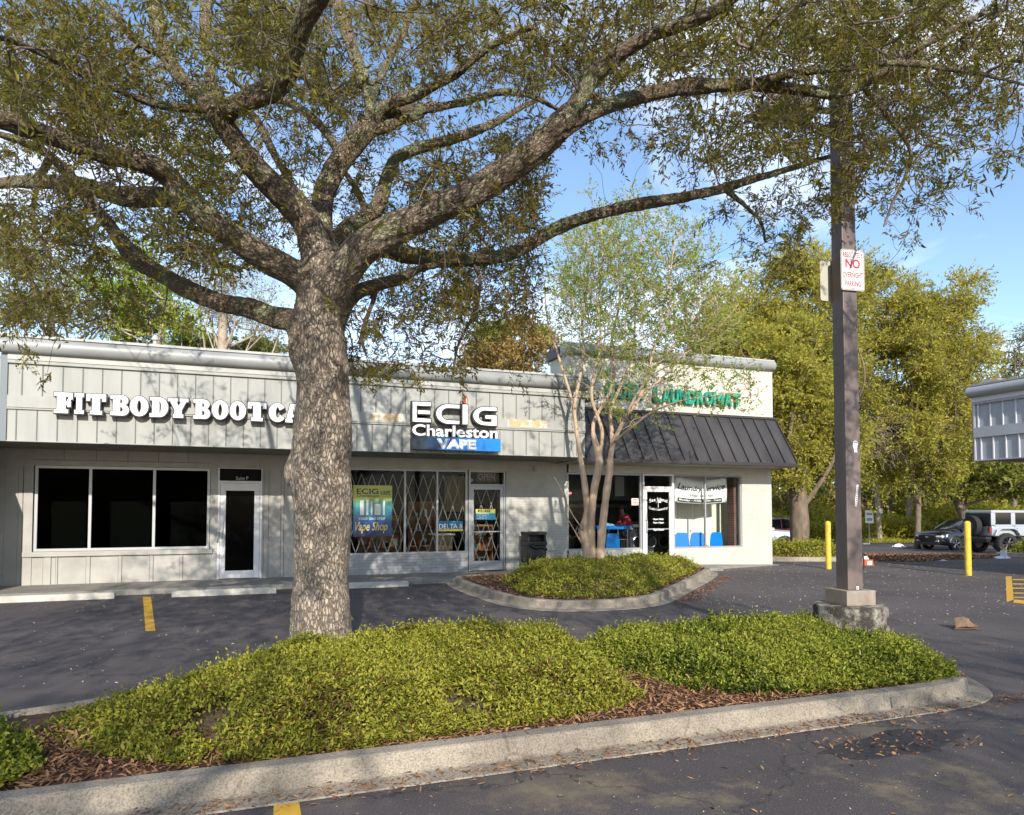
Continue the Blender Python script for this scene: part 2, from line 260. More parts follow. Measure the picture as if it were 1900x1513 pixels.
def leaves(P, Dr, Ln, Wd, var, fold=False, nrm=None):
    """leaf blades at P pointing Dr, length Ln, width Wd; rhombus or folded two-quad blades"""
    n = len(P); Dr = Dr/np.linalg.norm(Dr, axis=1, keepdims=True)
    r = rand_unit(n) if nrm is None else nrm+rand_unit(n)*.45
    S_ = np.cross(Dr, r); S_ /= np.linalg.norm(S_, axis=1, keepdims=True)+1e-9; Nn = np.cross(S_, Dr)
    Ln = Ln[:, None]; Wd = Wd[:, None]
    if not fold:
        V = np.stack([P, P+Dr*Ln*.45+S_*Wd*.5, P+Dr*Ln, P+Dr*Ln*.45-S_*Wd*.5], 1).reshape(-1, 3)
        F = np.arange(n*4).reshape(n, 4); return V, F, np.repeat(var, 4)
    up = Nn*Wd*.22
    V = np.stack([P, P+Dr*Ln*.33+S_*Wd*.5+up, P+Dr*Ln*.72+S_*Wd*.36+up, P+Dr*Ln-Nn*Wd*.15, P+Dr*Ln*.72-S_*Wd*.36+up, P+Dr*Ln*.33-S_*Wd*.5+up], 1).reshape(-1, 3)
    b = np.arange(n)[:, None]*6; F = np.concatenate([b+np.array([[0, 1, 2, 3]]), b+np.array([[0, 3, 4, 5]])]); return V, F, np.repeat(var, 6)
def curve_mesh(loops, depth):
    c = bpy.data.curves.new('c', 'CURVE'); c.dimensions = '2D'; c.fill_mode = 'BOTH'; c.extrude = depth/2
    for lp in loops:
        s_ = c.splines.new('POLY'); s_.points.add(len(lp)-1); s_.use_cyclic_u = True
        for p, q in zip(s_.points, lp): p.co = (q[0], q[1], 0, 1)
    return c
def text_curve(t, depth, offset=0, shear=0):
    if depth == .02: depth = 0
    c = bpy.data.curves.new('t', 'FONT'); c.body = t; c.size = 1; c.extrude = depth/2; c.offset = offset; c.shear = shear; c.resolution_u = 3; return c
def curve_to_arr(c):
    o = bpy.data.objects.new('tmp', c); COL.objects.link(o); dg = bpy.context.evaluated_depsgraph_get(); me = bpy.data.meshes.new_from_object(o.evaluated_get(dg))
    bpy.data.objects.remove(o); return me
def lettering(name, c, rect, depth, mats, parent=None, fx=None, keep=None):
    """curve c fitted into rect (x0,x1,z0,z1) on plane Y=yf facing -Y; fx maps (u,v,d) -> world; 2 mats: face, side"""
    me = curve_to_arr(c); n = len(me.vertices); a = np.empty(n*3, np.float32); me.vertices.foreach_get('co', a); a = a.reshape(n, 3)
    x0, x1, z0, z1, yf = rect; lo = a.min(0) if keep is None else np.array(keep[0]); hi = a.max(0) if keep is None else np.array(keep[1]); dz = a[:, 2].max()-a[:, 2].min()
    u = (a[:, 0]-lo[0])/(hi[0]-lo[0]); v = (a[:, 1]-lo[1])/(hi[1]-lo[1]); d = (a[:, 2].max()-a[:, 2])/max(dz, 1e-6)*depth
    if fx: P = fx(u, v, d)
    else: P = np.stack([x0+(x1-x0)*u, yf+d, z0+(z1-z0)*v], 1)
    me.vertices.foreach_set('co', P.astype(np.float32).ravel()); me.update()
    me.materials.clear()
    for m_ in (mats if isinstance(mats, (list, tuple)) else [mats]): me.materials.append(m_)
    if isinstance(mats, (list, tuple)) and len(mats) > 1:
        for p in me.polygons: p.material_index = 0 if (abs(p.normal.y) > .8 and P[p.vertices[0]][1] < yf+depth*.5) else 1
    else:
        for p in me.polygons: p.material_index = 0
    return link(name, me, parent)
def cbounds(c):
    me = curve_to_arr(c); a = np.array([v.co[:] for v in me.vertices]); return a.min(0), a.max(0)
def ZY(x, y, Y): return float(onY(x, y, Y)[2])
def copy_tree(o, parent=None):
    c = o.copy(); COL.objects.link(c)
    if parent is not None: c.parent = parent
    for ch in list(o.children): copy_tree(ch, c)
    return c
# ================================================================== SETTING
FH = np.array([sy, cyw]); RH = np.array([cyw, -sy])
KN = [-60, -10, 22, 38, 46, 60, 90, 200, 900]; KZ = [0, 0, 0, -.48, -.5, -.3, -.3, -.3, -.3]
def gz(x, y): return float(np.interp(x*FH[0]+y*FH[1], KN, KZ))
def sheet(name, d0, d1, l0, l1, dz, m):
    ds = [d0]+[k for k in KN if d0 < k < d1]+[d1]; ls = [l0, (l0+l1)/2, l1]; vs = []; fs = []
    for d in ds:
        for l in ls: p = FH*d+RH*l; vs.append((p[0], p[1], float(np.interp(d, KN, KZ))+dz))
    for i in range(len(ds)-1):
        for j in range(2): a = i*3+j; fs.append((a, a+1, a+4, a+3))
    b = MB(); b.add(vs, fs); return tagp(b.build(name, m), kind='structure')
sheet('ground', -60, 900, -500, 500, -.012, DIRT)
sheet('parking_lot', -58, 44.5, -70, 80, 0, ASPH)
sheet('grass_verge', 44.5, 49, -60, 80, .03, GRASS)
# low darker asphalt patch of the far road
b = MB()
YW, YF, BZ = 17.1, 15.2, .1
# sidewalk in front of the shops
b.prism([(15.45, -.2), (YW+.02, -.2), (YW+.02, BZ), (15.50, BZ), (15.45, BZ-.03)], 0, -12, 4.35)
b.prism([(15.9, -.2), (YW+.02, -.2), (YW+.02, BZ-.01), (15.94, BZ-.01), (15.9, BZ-.04)], 0, 4.352, 12.0)
b.add([(12.0, 16.3, BZ-.012), (13.0, 16.55, .03), (14.8, 16.95, .012), (14.8, 17.12, .012), (12.0, 17.12, BZ-.012), (12, 16.3, -.1), (13, 16.55, -.1), (14.8, 16.95, -.1)], [(0, 1, 3, 4), (1, 2, 3), (0, 5, 6, 1), (1, 6, 7, 2)])
tagp(b.build('sidewalk', CONC), kind='structure')
# ---- kerbed islands
def offset_poly(P, d):        # inward offset for CCW polygon
    n = len(P); o = []
    for i in range(n):
        a, b_, c = np.array(P[i-1]), np.array(P[i]), np.array(P[(i+1) % n]); e1 = (b_-a)/np.linalg.norm(b_-a); e2 = (c-b_)/np.linalg.norm(c-b_)
        n1 = np.array([-e1[1], e1[0]]); n2 = np.array([-e2[1], e2[0]]); m_ = n1+n2; m_ /= max(m_.dot(n1), .3) if np.linalg.norm(m_) > 0 else 1
        o.append(b_+m_*d)
    return o
def smooth_poly(P, it=3, keep=()):
    for _ in range(it):
        Q = []
        for i in range(len(P)): a, b_ = np.array(P[i]), np.array(P[(i+1) % len(P)]); Q += [a*.75+b_*.25, a*.25+b_*.75]
        P = Q
    return P
def kerb(name, P, h=.15, wd=.15, gut=.18):
    prof = [(-gut, .004), (-gut+.008, .012), (-.018, .018), (-.002, .026), (.014, h-.020), (.021, h-.007), (.034, h), (wd, h), (wd+.004, h-.1)]
    rings = [offset_poly(P, d) for d, _ in prof]; n = len(P); mb_ = MB(); vs = []; fs = []
    for (d, z), r in zip(prof, rings):
        for p in r: vs.append((p[0], p[1], gz(p[0], p[1])+z))
    for i in range(len(prof)-1):
        for k in range(n): k2 = (k+1) % n; fs.append((i*n+k, i*n+k2, (i+1)*n+k2, (i+1)*n+k))
    mb_.add(vs, fs); o = tagp(mb_.build(name, CURB), kind='structure'); return o
def grid_in(P, step, hf):
    """dense sheet over polygon P with height function"""
    P = np.array(P); x0, y0 = P.min(0)-step; x1, y1 = P.max(0)+step; nx = int((x1-x0)/step)+2; ny = int((y1-y0)/step)+2
    X, Y = np.meshgrid(np.linspace(x0, x1, nx), np.linspace(y0, y1, ny)); ins = inside(P, X.ravel(), Y.ravel()).reshape(X.shape); Z = hf(X.ravel(), Y.ravel()).reshape(X.shape)
    idx = np.arange(nx*ny).reshape(ny, nx); c = ins[:-1, :-1] & ins[1:, :-1] & ins[:-1, 1:] & ins[1:, 1:]
    F = np.stack([idx[:-1, :-1][c], idx[:-1, 1:][c], idx[1:, 1:][c], idx[1:, :-1][c]], 1); return np.stack([X.ravel(), Y.ravel(), Z.ravel()], 1), F
def inside(P, x, y):
    P = np.array(P); r = np.zeros(len(x), bool); n = len(P); j = n-1
    for i in range(n):
        xi, yi = P[i]; xj, yj = P[j]; c = ((yi > y) != (yj > y)) & (x < (xj-xi)*(y-yi)/(yj-yi+1e-12)+xi); r ^= c; j = i
    return r
def edge_dist(P, x, y):
    P = np.array(P); d = np.full(len(x), 1e9)
    for i in range(len(P)):
        a = P[i]; e = P[(i+1) % len(P)]-a; t = np.clip(((x-a[0])*e[0]+(y-a[1])*e[1])/(e@e), 0, 1); d = np.minimum(d, np.hypot(x-a[0]-t*e[0], y-a[1]-t*e[1]))
    return d
def vnoise(x, y, s, seed=0):
    r = np.random.default_rng(seed); o = np.zeros_like(x)
    for k in range(6):
        a = r.uniform(0, 6.28); ph = r.uniform(0, 6.28); fr = s*r.uniform(.6, 1.7); o += np.sin(fr*(x*math.cos(a)+y*math.sin(a))+ph+1.3*np.sin(fr*.6*(y*math.cos(a)-x*math.sin(a))+ph*2))
    return o/6
ISL1 = [(-9, 4.4), (4.9, 4.4), (5.6, 4.42), (6.0, 4.5), (6.3, 4.72), (6.75, 5.5), (6.95, 6.2), (6.95, 6.8), (6.6, 7.2), (6.0, 7.25), (1.5, 7.25), (0.2, 7.15), (-1.2, 6.5), (-2.2, 6.2), (-9, 6.2)]
ISL2 = [(4.15, 15.40), (4.15, 11.9), (4.4, 11.0), (4.95, 10.55), (5.8, 10.45), (6.6, 10.7), (7.3, 11.3), (10.6, 14.6), (11.4, 15.6), (11.2, 15.88), (4.8, 15.88)]
ISL3 = [(15.9, 18.9), (16.2, 18.3), (16.9, 17.9), (18.2, 17.6), (18.9, 17.9), (19.2, 18.9), (18.8, 23), (16.1, 25)]
ISL1s = ISL1; 
ISL1 = smooth_poly(ISL1, 2); ISL2 = smooth_poly(ISL2, 2); ISL3 = smooth_poly(ISL3, 2); kerb('kerb', ISL1, wd=.15); kerb('kerb', ISL2); kerb('kerb', ISL3)
# kerb joints as fine dark gaps
b = MB()
for x in (1.77, 4.98, -1.35):
    b.add([(x-.006, 4.398, .028), (x+.006, 4.398, .028), (x+.006, 4.421, .124), (x-.006, 4.421, .124)], [(0, 1, 2, 3)])
    b.add([(x-.006, 4.445, .152), (x+.006, 4.445, .152), (x+.006, 4.552, .152), (x-.006, 4.552, .152)], [(0, 1, 2, 3)])
    b.add([(x-.006, 4.420, .126), (x+.006, 4.420, .126), (x+.006, 4.445, .153), (x-.006, 4.445, .153)], [(0, 1, 2, 3)])
tagp(b.build('kerb_joint', GROOVE), kind='structure')
def soil(name, P, base=.12, hill=.08):
    Q = offset_poly(P, .155); f = lambda x, y: base+.012*vnoise(x, y, 14, 3)+.01*vnoise(x, y, 40, 4)+hill*np.clip(edge_dist(Q, x, y)/.8, 0, 1)+np.array([gz(a, b_) for a, b_ in zip(x, y)])
    V, F = grid_in(offset_poly(P, .10), .06, f); return tagp(npmesh(name, V, F, MULCH, smooth=True), kind='structure'), f
s1, f1 = soil('mulch_bed', ISL1); s2, f2 = soil('mulch_bed', ISL2); s3, f3 = soil('mulch_bed', ISL3)
# ---- yellow markings, 4 mm above the asphalt
def marks(name, polys, z=.004):
    for k, pl in enumerate(polys):
        b = MB(); b.add([(p[0], p[1], gz(p[0], p[1])+z) for p in pl], [tuple(range(len(pl)))]); tagp(b.build(name, YEL), kind='structure')
gp = lambda *q: [onZ(x, y)[:2] for x, y in q]
marks('parking_line', [gp((265, 1108), (270, 1172), (288.5, 1172), (280, 1108)), gp((598, 1085), (648, 1152), (657, 1150), (608, 1085)), gp((-170, 1135), (-230, 1220), (-212, 1220), (-155, 1135)), gp((508, 1492), (500, 1700), (590, 1700), (555, 1490)), [(3.9, -3.0), (4.03, -3.0), (4.03, 1.6), (3.9, 1.6)]])
b = MB(); st_ = [(4.35+.62*math.cos(a)*(1+.10*math.sin(2*a+1)+.08*math.sin(7*a)+.05*math.sin(13*a)), 3.80+.20*math.sin(a)*(1+.2*math.sin(2*a)+.12*math.cos(5*a)), .0022) for a in np.linspace(0, 2*math.pi, 40)[:-1]]; b.add(st_, [tuple(range(39))]); tagp(b.build('oil_stain', mat('dark oil stain', (.010, .006, .008, 1), .6, col2=(.045, .036, .036, 1), scale=25, detail=8)), kind='structure')
hp = [gp((1866, 1070), (1868, 1118), (1881, 1113), (1877, 1070)), gp((1882, 1113), (1880, 1119), (2300, 1160), (2300, 1149))]
for y0_ in (1075, 1083, 1091, 1100, 1108): hp.append(gp((1879, y0_), (1879, y0_+2), (2150, y0_+7), (2150, y0_+5)))
marks('hatched_marking', hp)

# ================================================================== BUILDING 1: the shops
shop = thing('shop_building', 'long pale grey-green strip mall building with boarded fascia and two shop fronts', 'building', (2, YW, 0))
X0, X1 = -9.0, 7.3          # left end beyond frame, right end joins the laundromat
xw = lambda px: WX(px, YW)
def Zw(v): return v+BZ
# --- wall with openings: list of (x0,x1,z0,z1) holes cut by strips
def wall_strips(mb, x0, x1, z0, z1, holes, y0, y1, mi=0):
    xs = sorted({x0, x1, *[h[0] for h in holes], *[h[1] for h in holes]})
    for a, b_ in zip(xs[:-1], xs[1:]):
        m_ = (a+b_)/2; hs = sorted([(h[2], h[3]) for h in holes if h[0] < m_ < h[1]]); z = z0
        for (p, q) in hs:
            if p > z+1e-4: mb.box(a, b_, y0, y1, z, p, mi)
            z = q
        if z < z1-1e-4: mb.box(a, b_, y0, y1, z, z1, mi)
SOF = 2.93
wl, wr = xw(61), xw(390); WT, WB = Zw(2.49), Zw(.684)
dl, dr = xw(404), xw(486)
el, er = xw(612), xw(867.5); ET, EB = Zw(2.566), Zw(.465)
edl, edr = xw(868.5), xw(939)
split = xw(600)
b = MB(); wall_strips(b, X0, split, -.1, SOF, [(wl, wr, WB, WT), (dl, dr, BZ, Zw(2.50))], YW, YW+.15); b.build('board_wall', BOARD, shop)
xq = 7.95
b = MB(); wall_strips(b, split+.001, xq, EB-.002, SOF, [(el, er, EB, ET), (edl, edr, BZ, ET)], YW, YW+.2); b.build('brick_wall', BRICKW, shop)
b = MB(); b.box(split+.001, edl, YW-.004, YW+.2, -.1, EB-.004); b.build('brick_sill_wall', BRICKG, shop)
b = MB(); b.box(edr, xq, YW, YW+.2, -.1, EB-.004); b.build('brick_wall', BRICKW, shop)
# battens on the board wall
b = MB(); t = .018
zs0, zs1 = WB-.10, WT+.03
for px, wpx in ((38, 8), (90, 14), (108, 3), (166, 7), (225, 6), (283, 6), (338, 5)):
    a = xw(px-wpx/2); c = xw(px+wpx/2)
    if a > wl: b.box(a, c, YW-t, YW, BZ, zs0)
    else: b.box(a, c, YW-t, YW, BZ, Zw(2.47))
for px in (50,): b.box(xw(44), xw(61), YW-t-.004, YW, BZ, SOF)
for px in (113, 173, 232, 289, 344): b.box(xw(px-3), xw(px+3), YW-t, YW, WT+.12, SOF)
b.box(wl-.12, wr+.05, YW-.030, YW, WT+.0, WT+.11)
b.box(wl-.16, wr+.06, YW-.055, YW, WB-.10, WB-.002)
b.box(wr+.005, dl-.002, YW-t-.003, YW, WB, SOF)
for px in (434, 466): b.box(xw(px-3), xw(px+3), YW-t, YW, Zw(2.52), SOF)
for px, wpx in ((494, 8), (524, 5), (556, 6)): b.box(xw(px-wpx/2), xw(px+wpx/2), YW-t, YW, BZ, SOF)
for x in np.arange(X0+.3, xw(0), .55): b.box(x, x+.08, YW-t, YW, BZ, SOF)
b.box(X0, wl-.17, YW-.012, YW-.0005, Zw(2.47), Zw(2.55)); b.box(dr+.01, split-.02, YW-.012, YW-.0005, Zw(2.47), Zw(2.55))
b.build('batten', BOARD, shop)
b = MB()
for px, wpx in ((38, 8), (90, 14), (108, 3), (166, 7), (225, 6), (283, 6), (338, 5), (494, 8), (524, 5), (556, 6)):
    for q_ in (px-wpx/2-.4, px+wpx/2+.4): b.box(xw(q_)-.004, xw(q_)+.004, YW-.006, YW, BZ, zs0 if 60 < px < 400 else Zw(2.46))
b.box(wl-.15, wr+.05, YW-.031, YW-.0, WB-.112, WB-.104); b.box(wl-.1, wr+.04, YW-.02, YW, WT+.112, WT+.118)
for px in (113, 173, 232, 289, 344): b.box(xw(px+3.2), xw(px+4), YW-.006, YW, WT+.12, SOF)
b.build('board_joint', mat('board joint line', (.10, .09, .08, 1), .8), shop)
# soffit, fascia, cornice
ZB, ZLP, ZM0, ZM1, ZBT, ZBAND, ZC0, ZC1 = 2.915, 3.507, 3.579, 3.766, 4.357, 4.42, 4.544, 4.835
XF1 = 7.5
b = MB(); b.box(X0, XF1, YF+.02, YW+.2, ZB+.02, ZB+.10); b.build('soffit', SOFFIT, shop)
b = MB()
for y in np.arange(YF+.25, YW-.1, .32): b.box(X0, XF1-.05, y, y+.012, ZB+.012, ZB+.0195)
b.build('soffit_groove', GROOVE, shop)
XL = WX(1, YF)
b = MB(); b.box(XL-.02, XF1, YF, YF+.12, ZB, ZBAND); b.build('fascia', FASCIA, shop)
b = MB(); b.box(X0, XL-.05, YF+.0, YF+.12, ZB, ZBAND); b.build('fascia', FASCIA, shop)
b = MB(); b.box(XL-.05, XL+.06, YF-.04, YF-.001, ZB, ZBAND+.1); b.build('corner_board', mat('blue grey corner paint', (.15, .175, .19, 1), .6), shop)
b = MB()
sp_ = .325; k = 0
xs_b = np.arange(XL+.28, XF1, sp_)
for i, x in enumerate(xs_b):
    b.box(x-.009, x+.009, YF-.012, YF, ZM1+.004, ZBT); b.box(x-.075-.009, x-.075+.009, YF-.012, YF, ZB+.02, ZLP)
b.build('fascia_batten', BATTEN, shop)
b = MB()
b.box(XL+.061, XF1, YF-.035, YF-.0, ZLP+.004, ZM1); b.box(XL+.061, XF1, YF-.05, YF-.036, ZM0-.035, ZM0-.015)
b.box(XL+.061, XF1, YF-.05, YF, ZBT+.002, ZBAND+.0); b.box(XL+.061, XF1, YF-.03, YF, ZB, ZB+.018)
b.build('fascia_rail', FASCIA, shop)
b = MB(); b.box(XL+.061, XF1, YF-.065, YF+.12, ZBAND+.002, ZC0-.01); b.build('cornice_band', TRIM, shop)
b = MB(); r = .145; prof = [(YF-.06, ZC0-.01)]
for a in np.linspace(-90, 80, 14): prof.append((YF-.09-r*.75*math.cos(math.radians(a)), ZC0+.13+r*math.sin(math.radians(a))-.0))
prof += [(YF+.2, ZC0+.28), (YF+.2, ZC0-.01)]
b.prism(prof, 0, XL-.05, XF1+.05); o_ = b.build('cornice', CORN, shop, smooth=True)
b = MB(); b.box(XL-.07, XF1+.06, YF-.13, YF+.3, ZC0+.283, ZC0+.33); b.build('cornice_cap', TRIM, shop)
b = MB(); b.box(X0, xq, YF+.12, YW+9, 4.38, 4.5); b.build('roof', mat('grey membrane roof', (.25, .25, .24, 1), .9, col2=(.18, .18, .17, 1)), shop)
b = MB(); b.box(XF1-.12, XF1, YF+.12, YW, ZB, 4.38); b.build('fascia_return', FASCIA, shop)
b = MB(); b.box(X0, xq-.02, YW+9, YW+9.2, -.1, 4.4); b.box(X0-.2, X0, YF, YW+9.2, -.1, 4.4); b.build('back_wall', BOARD, shop)
b = MB(); b.box(-5.3, -4.92, 14.3, YW, -.05, ZB); b.build('wing_wall', BOARD, shop)
# bare wood patches on the middle rail where old letters were
x_ = lambda px: WX(px, YF, 780)
for (a, c) in ((686, 752), (808, 814), (853, 859), (941, 1014)): b = MB(); b.box(x_(a), x_(c), YF-.0365, YF-.0352, ZM0+.012, ZM1-.012); b.build('bare_rail_patch', BARE, shop)
for px in (688, 691, 716, 720, 739, 742, 743, 945, 962, 978, 985, 998, 1001, 1010, 1013):
    z = ZM0+.05+.08*random.random(); b = MB(); b.box(x_(px)-.008, x_(px)+.008, YF-.038, YF-.0366, z-.008, z+.008); b.build('screw_hole', BLACK, shop)
# downlight vents in the soffit, small flood sensor box
b = MB(); b.box(xw(992)-.05, xw(992)+.05, YW-.09, YW, SOF-.26, SOF-.12); b.build('wall_box', TRIM, shop, bevel=.01)
# roof vent pipe (thing on the roof)
def vent(px, py, dz, r):
    p = onY(px, py, 19.5); t = thing('roof_vent', 'small pale vent pipe standing on the flat roof edge behind the fascia', 'vent pipe', (p[0], 19.5, 4.5))
    b = MB(); b.lathe(p[0], 19.5, [(r, 4.5), (r, p[2]), ], 12); b.build('pipe', TRIM, t)
    b = MB(); b.lathe(p[0], 19.5, [(r*1.7, p[2]), (r*1.7, p[2]+.05), (r*.8, p[2]+.12)], 12); b.build('cap', TRIM, t)
vent(288, 632, 0, .05)
# ---- windows and doors
def pane_obj(x0, x1, z0, z1, y, m, parent, name='pane'):
    b = MB(); b.box(x0, x1, y, y+.008, z0, z1); return b.build(name, m, parent)
def window(px_panes, x0, x1, z0, z1, y, parent, gm, fm, fw=.05, label=None, depth=.07):
    b = MB(); b.box(x0, x1, y, y+depth, z0, z0+fw); b.box(x0, x1, y, y+depth, z1-fw, z1); b.box(x0, x0+fw, y, y+depth, z0+fw, z1-fw); b.box(x1-fw, x1, y, y+depth, z0+fw, z1-fw)
    edges = [x0+fw]
    for c in px_panes: b.box(c-fw/2, c+fw/2, y, y+depth, z0+fw, z1-fw); edges += [c-fw/2, c+fw/2]
    edges.append(x1-fw); f = b.build('window', fm, parent)
    for i in range(0, len(edges), 2): pane_obj(edges[i], edges[i+1], z0+fw, z1-fw, y+depth*.5, gm, f)
    return f
window([xw(166.5), xw(285.5)], wl+.02, wr-.01, WB+.005, WT-.005, YW+.02, shop, GLASSD, ALU, .055)
# grey panels inside the smoked panes, cut to the blinds' sunlit patches
bl = MB()
for a, c in ((96, 160), (206, 280), (317, 386)): bl.box(WX(a, YW+.3), WX(c, YW+.3), YW+.30, YW+.32, WB+.02, ZY(200, 931, YW+.3))
bl.build('sunlit_blind_patch', mat('sunlit blind grey green', (.19, .21, .19, 1), .9, col2=(.16, .18, .16, 1), scale=1), shop)
def door(x0, x1, z0, z1, y, parent, gm, fm, stile=.10, top=.14, bot=.22, side=-1, transom=None, name='door'):
    jf = .045; b = MB(); b.box(x0, x0+jf, y, y+.10, z0, (transom or z1+jf)); b.box(x1-jf, x1, y, y+.10, z0, (transom or z1+jf)); b.box(x0+jf, x1-jf, y, y+.10, z1, z1+jf)
    if transom: b.box(x0+jf, x1-jf, y, y+.10, transom-jf, transom)
    fr = b.build('door_frame', fm, parent)
    if transom: pane_obj(x0+jf, x1-jf, z1+jf, transom-jf, y+.05, gm, fr)
    a, c = x0+jf+.006, x1-jf-.006; b = MB(); yy = y+.012
    b.box(a, a+stile, yy, yy+.045, z0+.012, z1-.006); b.box(c-stile, c, yy, yy+.045, z0+.012, z1-.006); b.box(a+stile, c-stile, yy, yy+.045, z1-.006-top, z1-.006); b.box(a+stile, c-stile, yy, yy+.045, z0+.012, z0+.012+bot)
    d = b.build(name, fm, parent, bevel=.003); pane_obj(a+stile, c-stile, z0+.012+bot, z1-.006-top, yy+.02, gm, d)
    hx = a+stile*.5 if side < 0 else c-stile*.5
    b = MB(); b.tube([(hx, yy, z0+.92), (hx, yy-.06, z0+.92), (hx, yy-.075, z0+.96), (hx, yy-.075, z0+1.22), (hx, yy-.06, z0+1.26), (hx, yy, z0+1.26)], .012, 8); b.build('handle', ALU, d, smooth=True)
    return d, (a+stile, c-stile)
BLK = mat('black film glass', (.003, .003, .003, 1), .08, spec=.015)
dP, _ = door(dl, dr, BZ, Zw(2.168), YW-.01, shop, BLK, ALUW, .115, .17, .17, -1, None)
b = MB(); b.box(dl+.03, dr-.02, YW-.012, YW+.01, Zw(2.225), Zw(2.49)); b.build('transom_panel', BLK, shop)
b = MB(); b.box(dl, dr, YW-.014, YW+.14, Zw(2.49), Zw(2.50)); b.box(dl, dl+.03, YW-.014, YW+.1, Zw(2.215), Zw(2.49)); b.box(dr-.02, dr, YW-.014, YW+.1, Zw(2.215), Zw(2.49)); b.build('transom_frame', ALUW, shop)
b = MB(); xx = xw(406.5); b.box(xx-.03, xx+.03, YW-.03, YW+.005, Zw(1.12), Zw(1.32)); b.tube([(xx, YW-.03, Zw(1.05)), (xx-.01, YW-.09, Zw(1.02)), (xx-.03, YW-.09, Zw(.86)), (xx-.035, YW-.03, Zw(.84))], .014, 8); b.build('handle_plate', ALU, dP)
window([xw(752), xw(812)], el, er, EB+.003, ET-.003, YW+.03, shop, GLASS, ALU, .045)
dE, _ = door(edl+.02, edr-.02, BZ, Zw(2.168), YW-.008, shop, GLASS, ALU, .085, .09, .24, -1, ET)
b = MB(); b.box(dE.data.vertices[0].co.x+.0, xw(928), YW+.018, YW+.04, Zw(.98), Zw(1.01)); b.build('push_bar', ALU, dE)
# interior of the suites
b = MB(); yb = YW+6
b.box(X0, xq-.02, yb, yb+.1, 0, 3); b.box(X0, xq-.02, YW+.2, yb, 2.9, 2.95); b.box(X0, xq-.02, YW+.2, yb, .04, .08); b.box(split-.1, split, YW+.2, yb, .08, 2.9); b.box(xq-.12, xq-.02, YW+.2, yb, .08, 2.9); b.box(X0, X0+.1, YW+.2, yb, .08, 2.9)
b.build('interior_shell', DARK, shop)
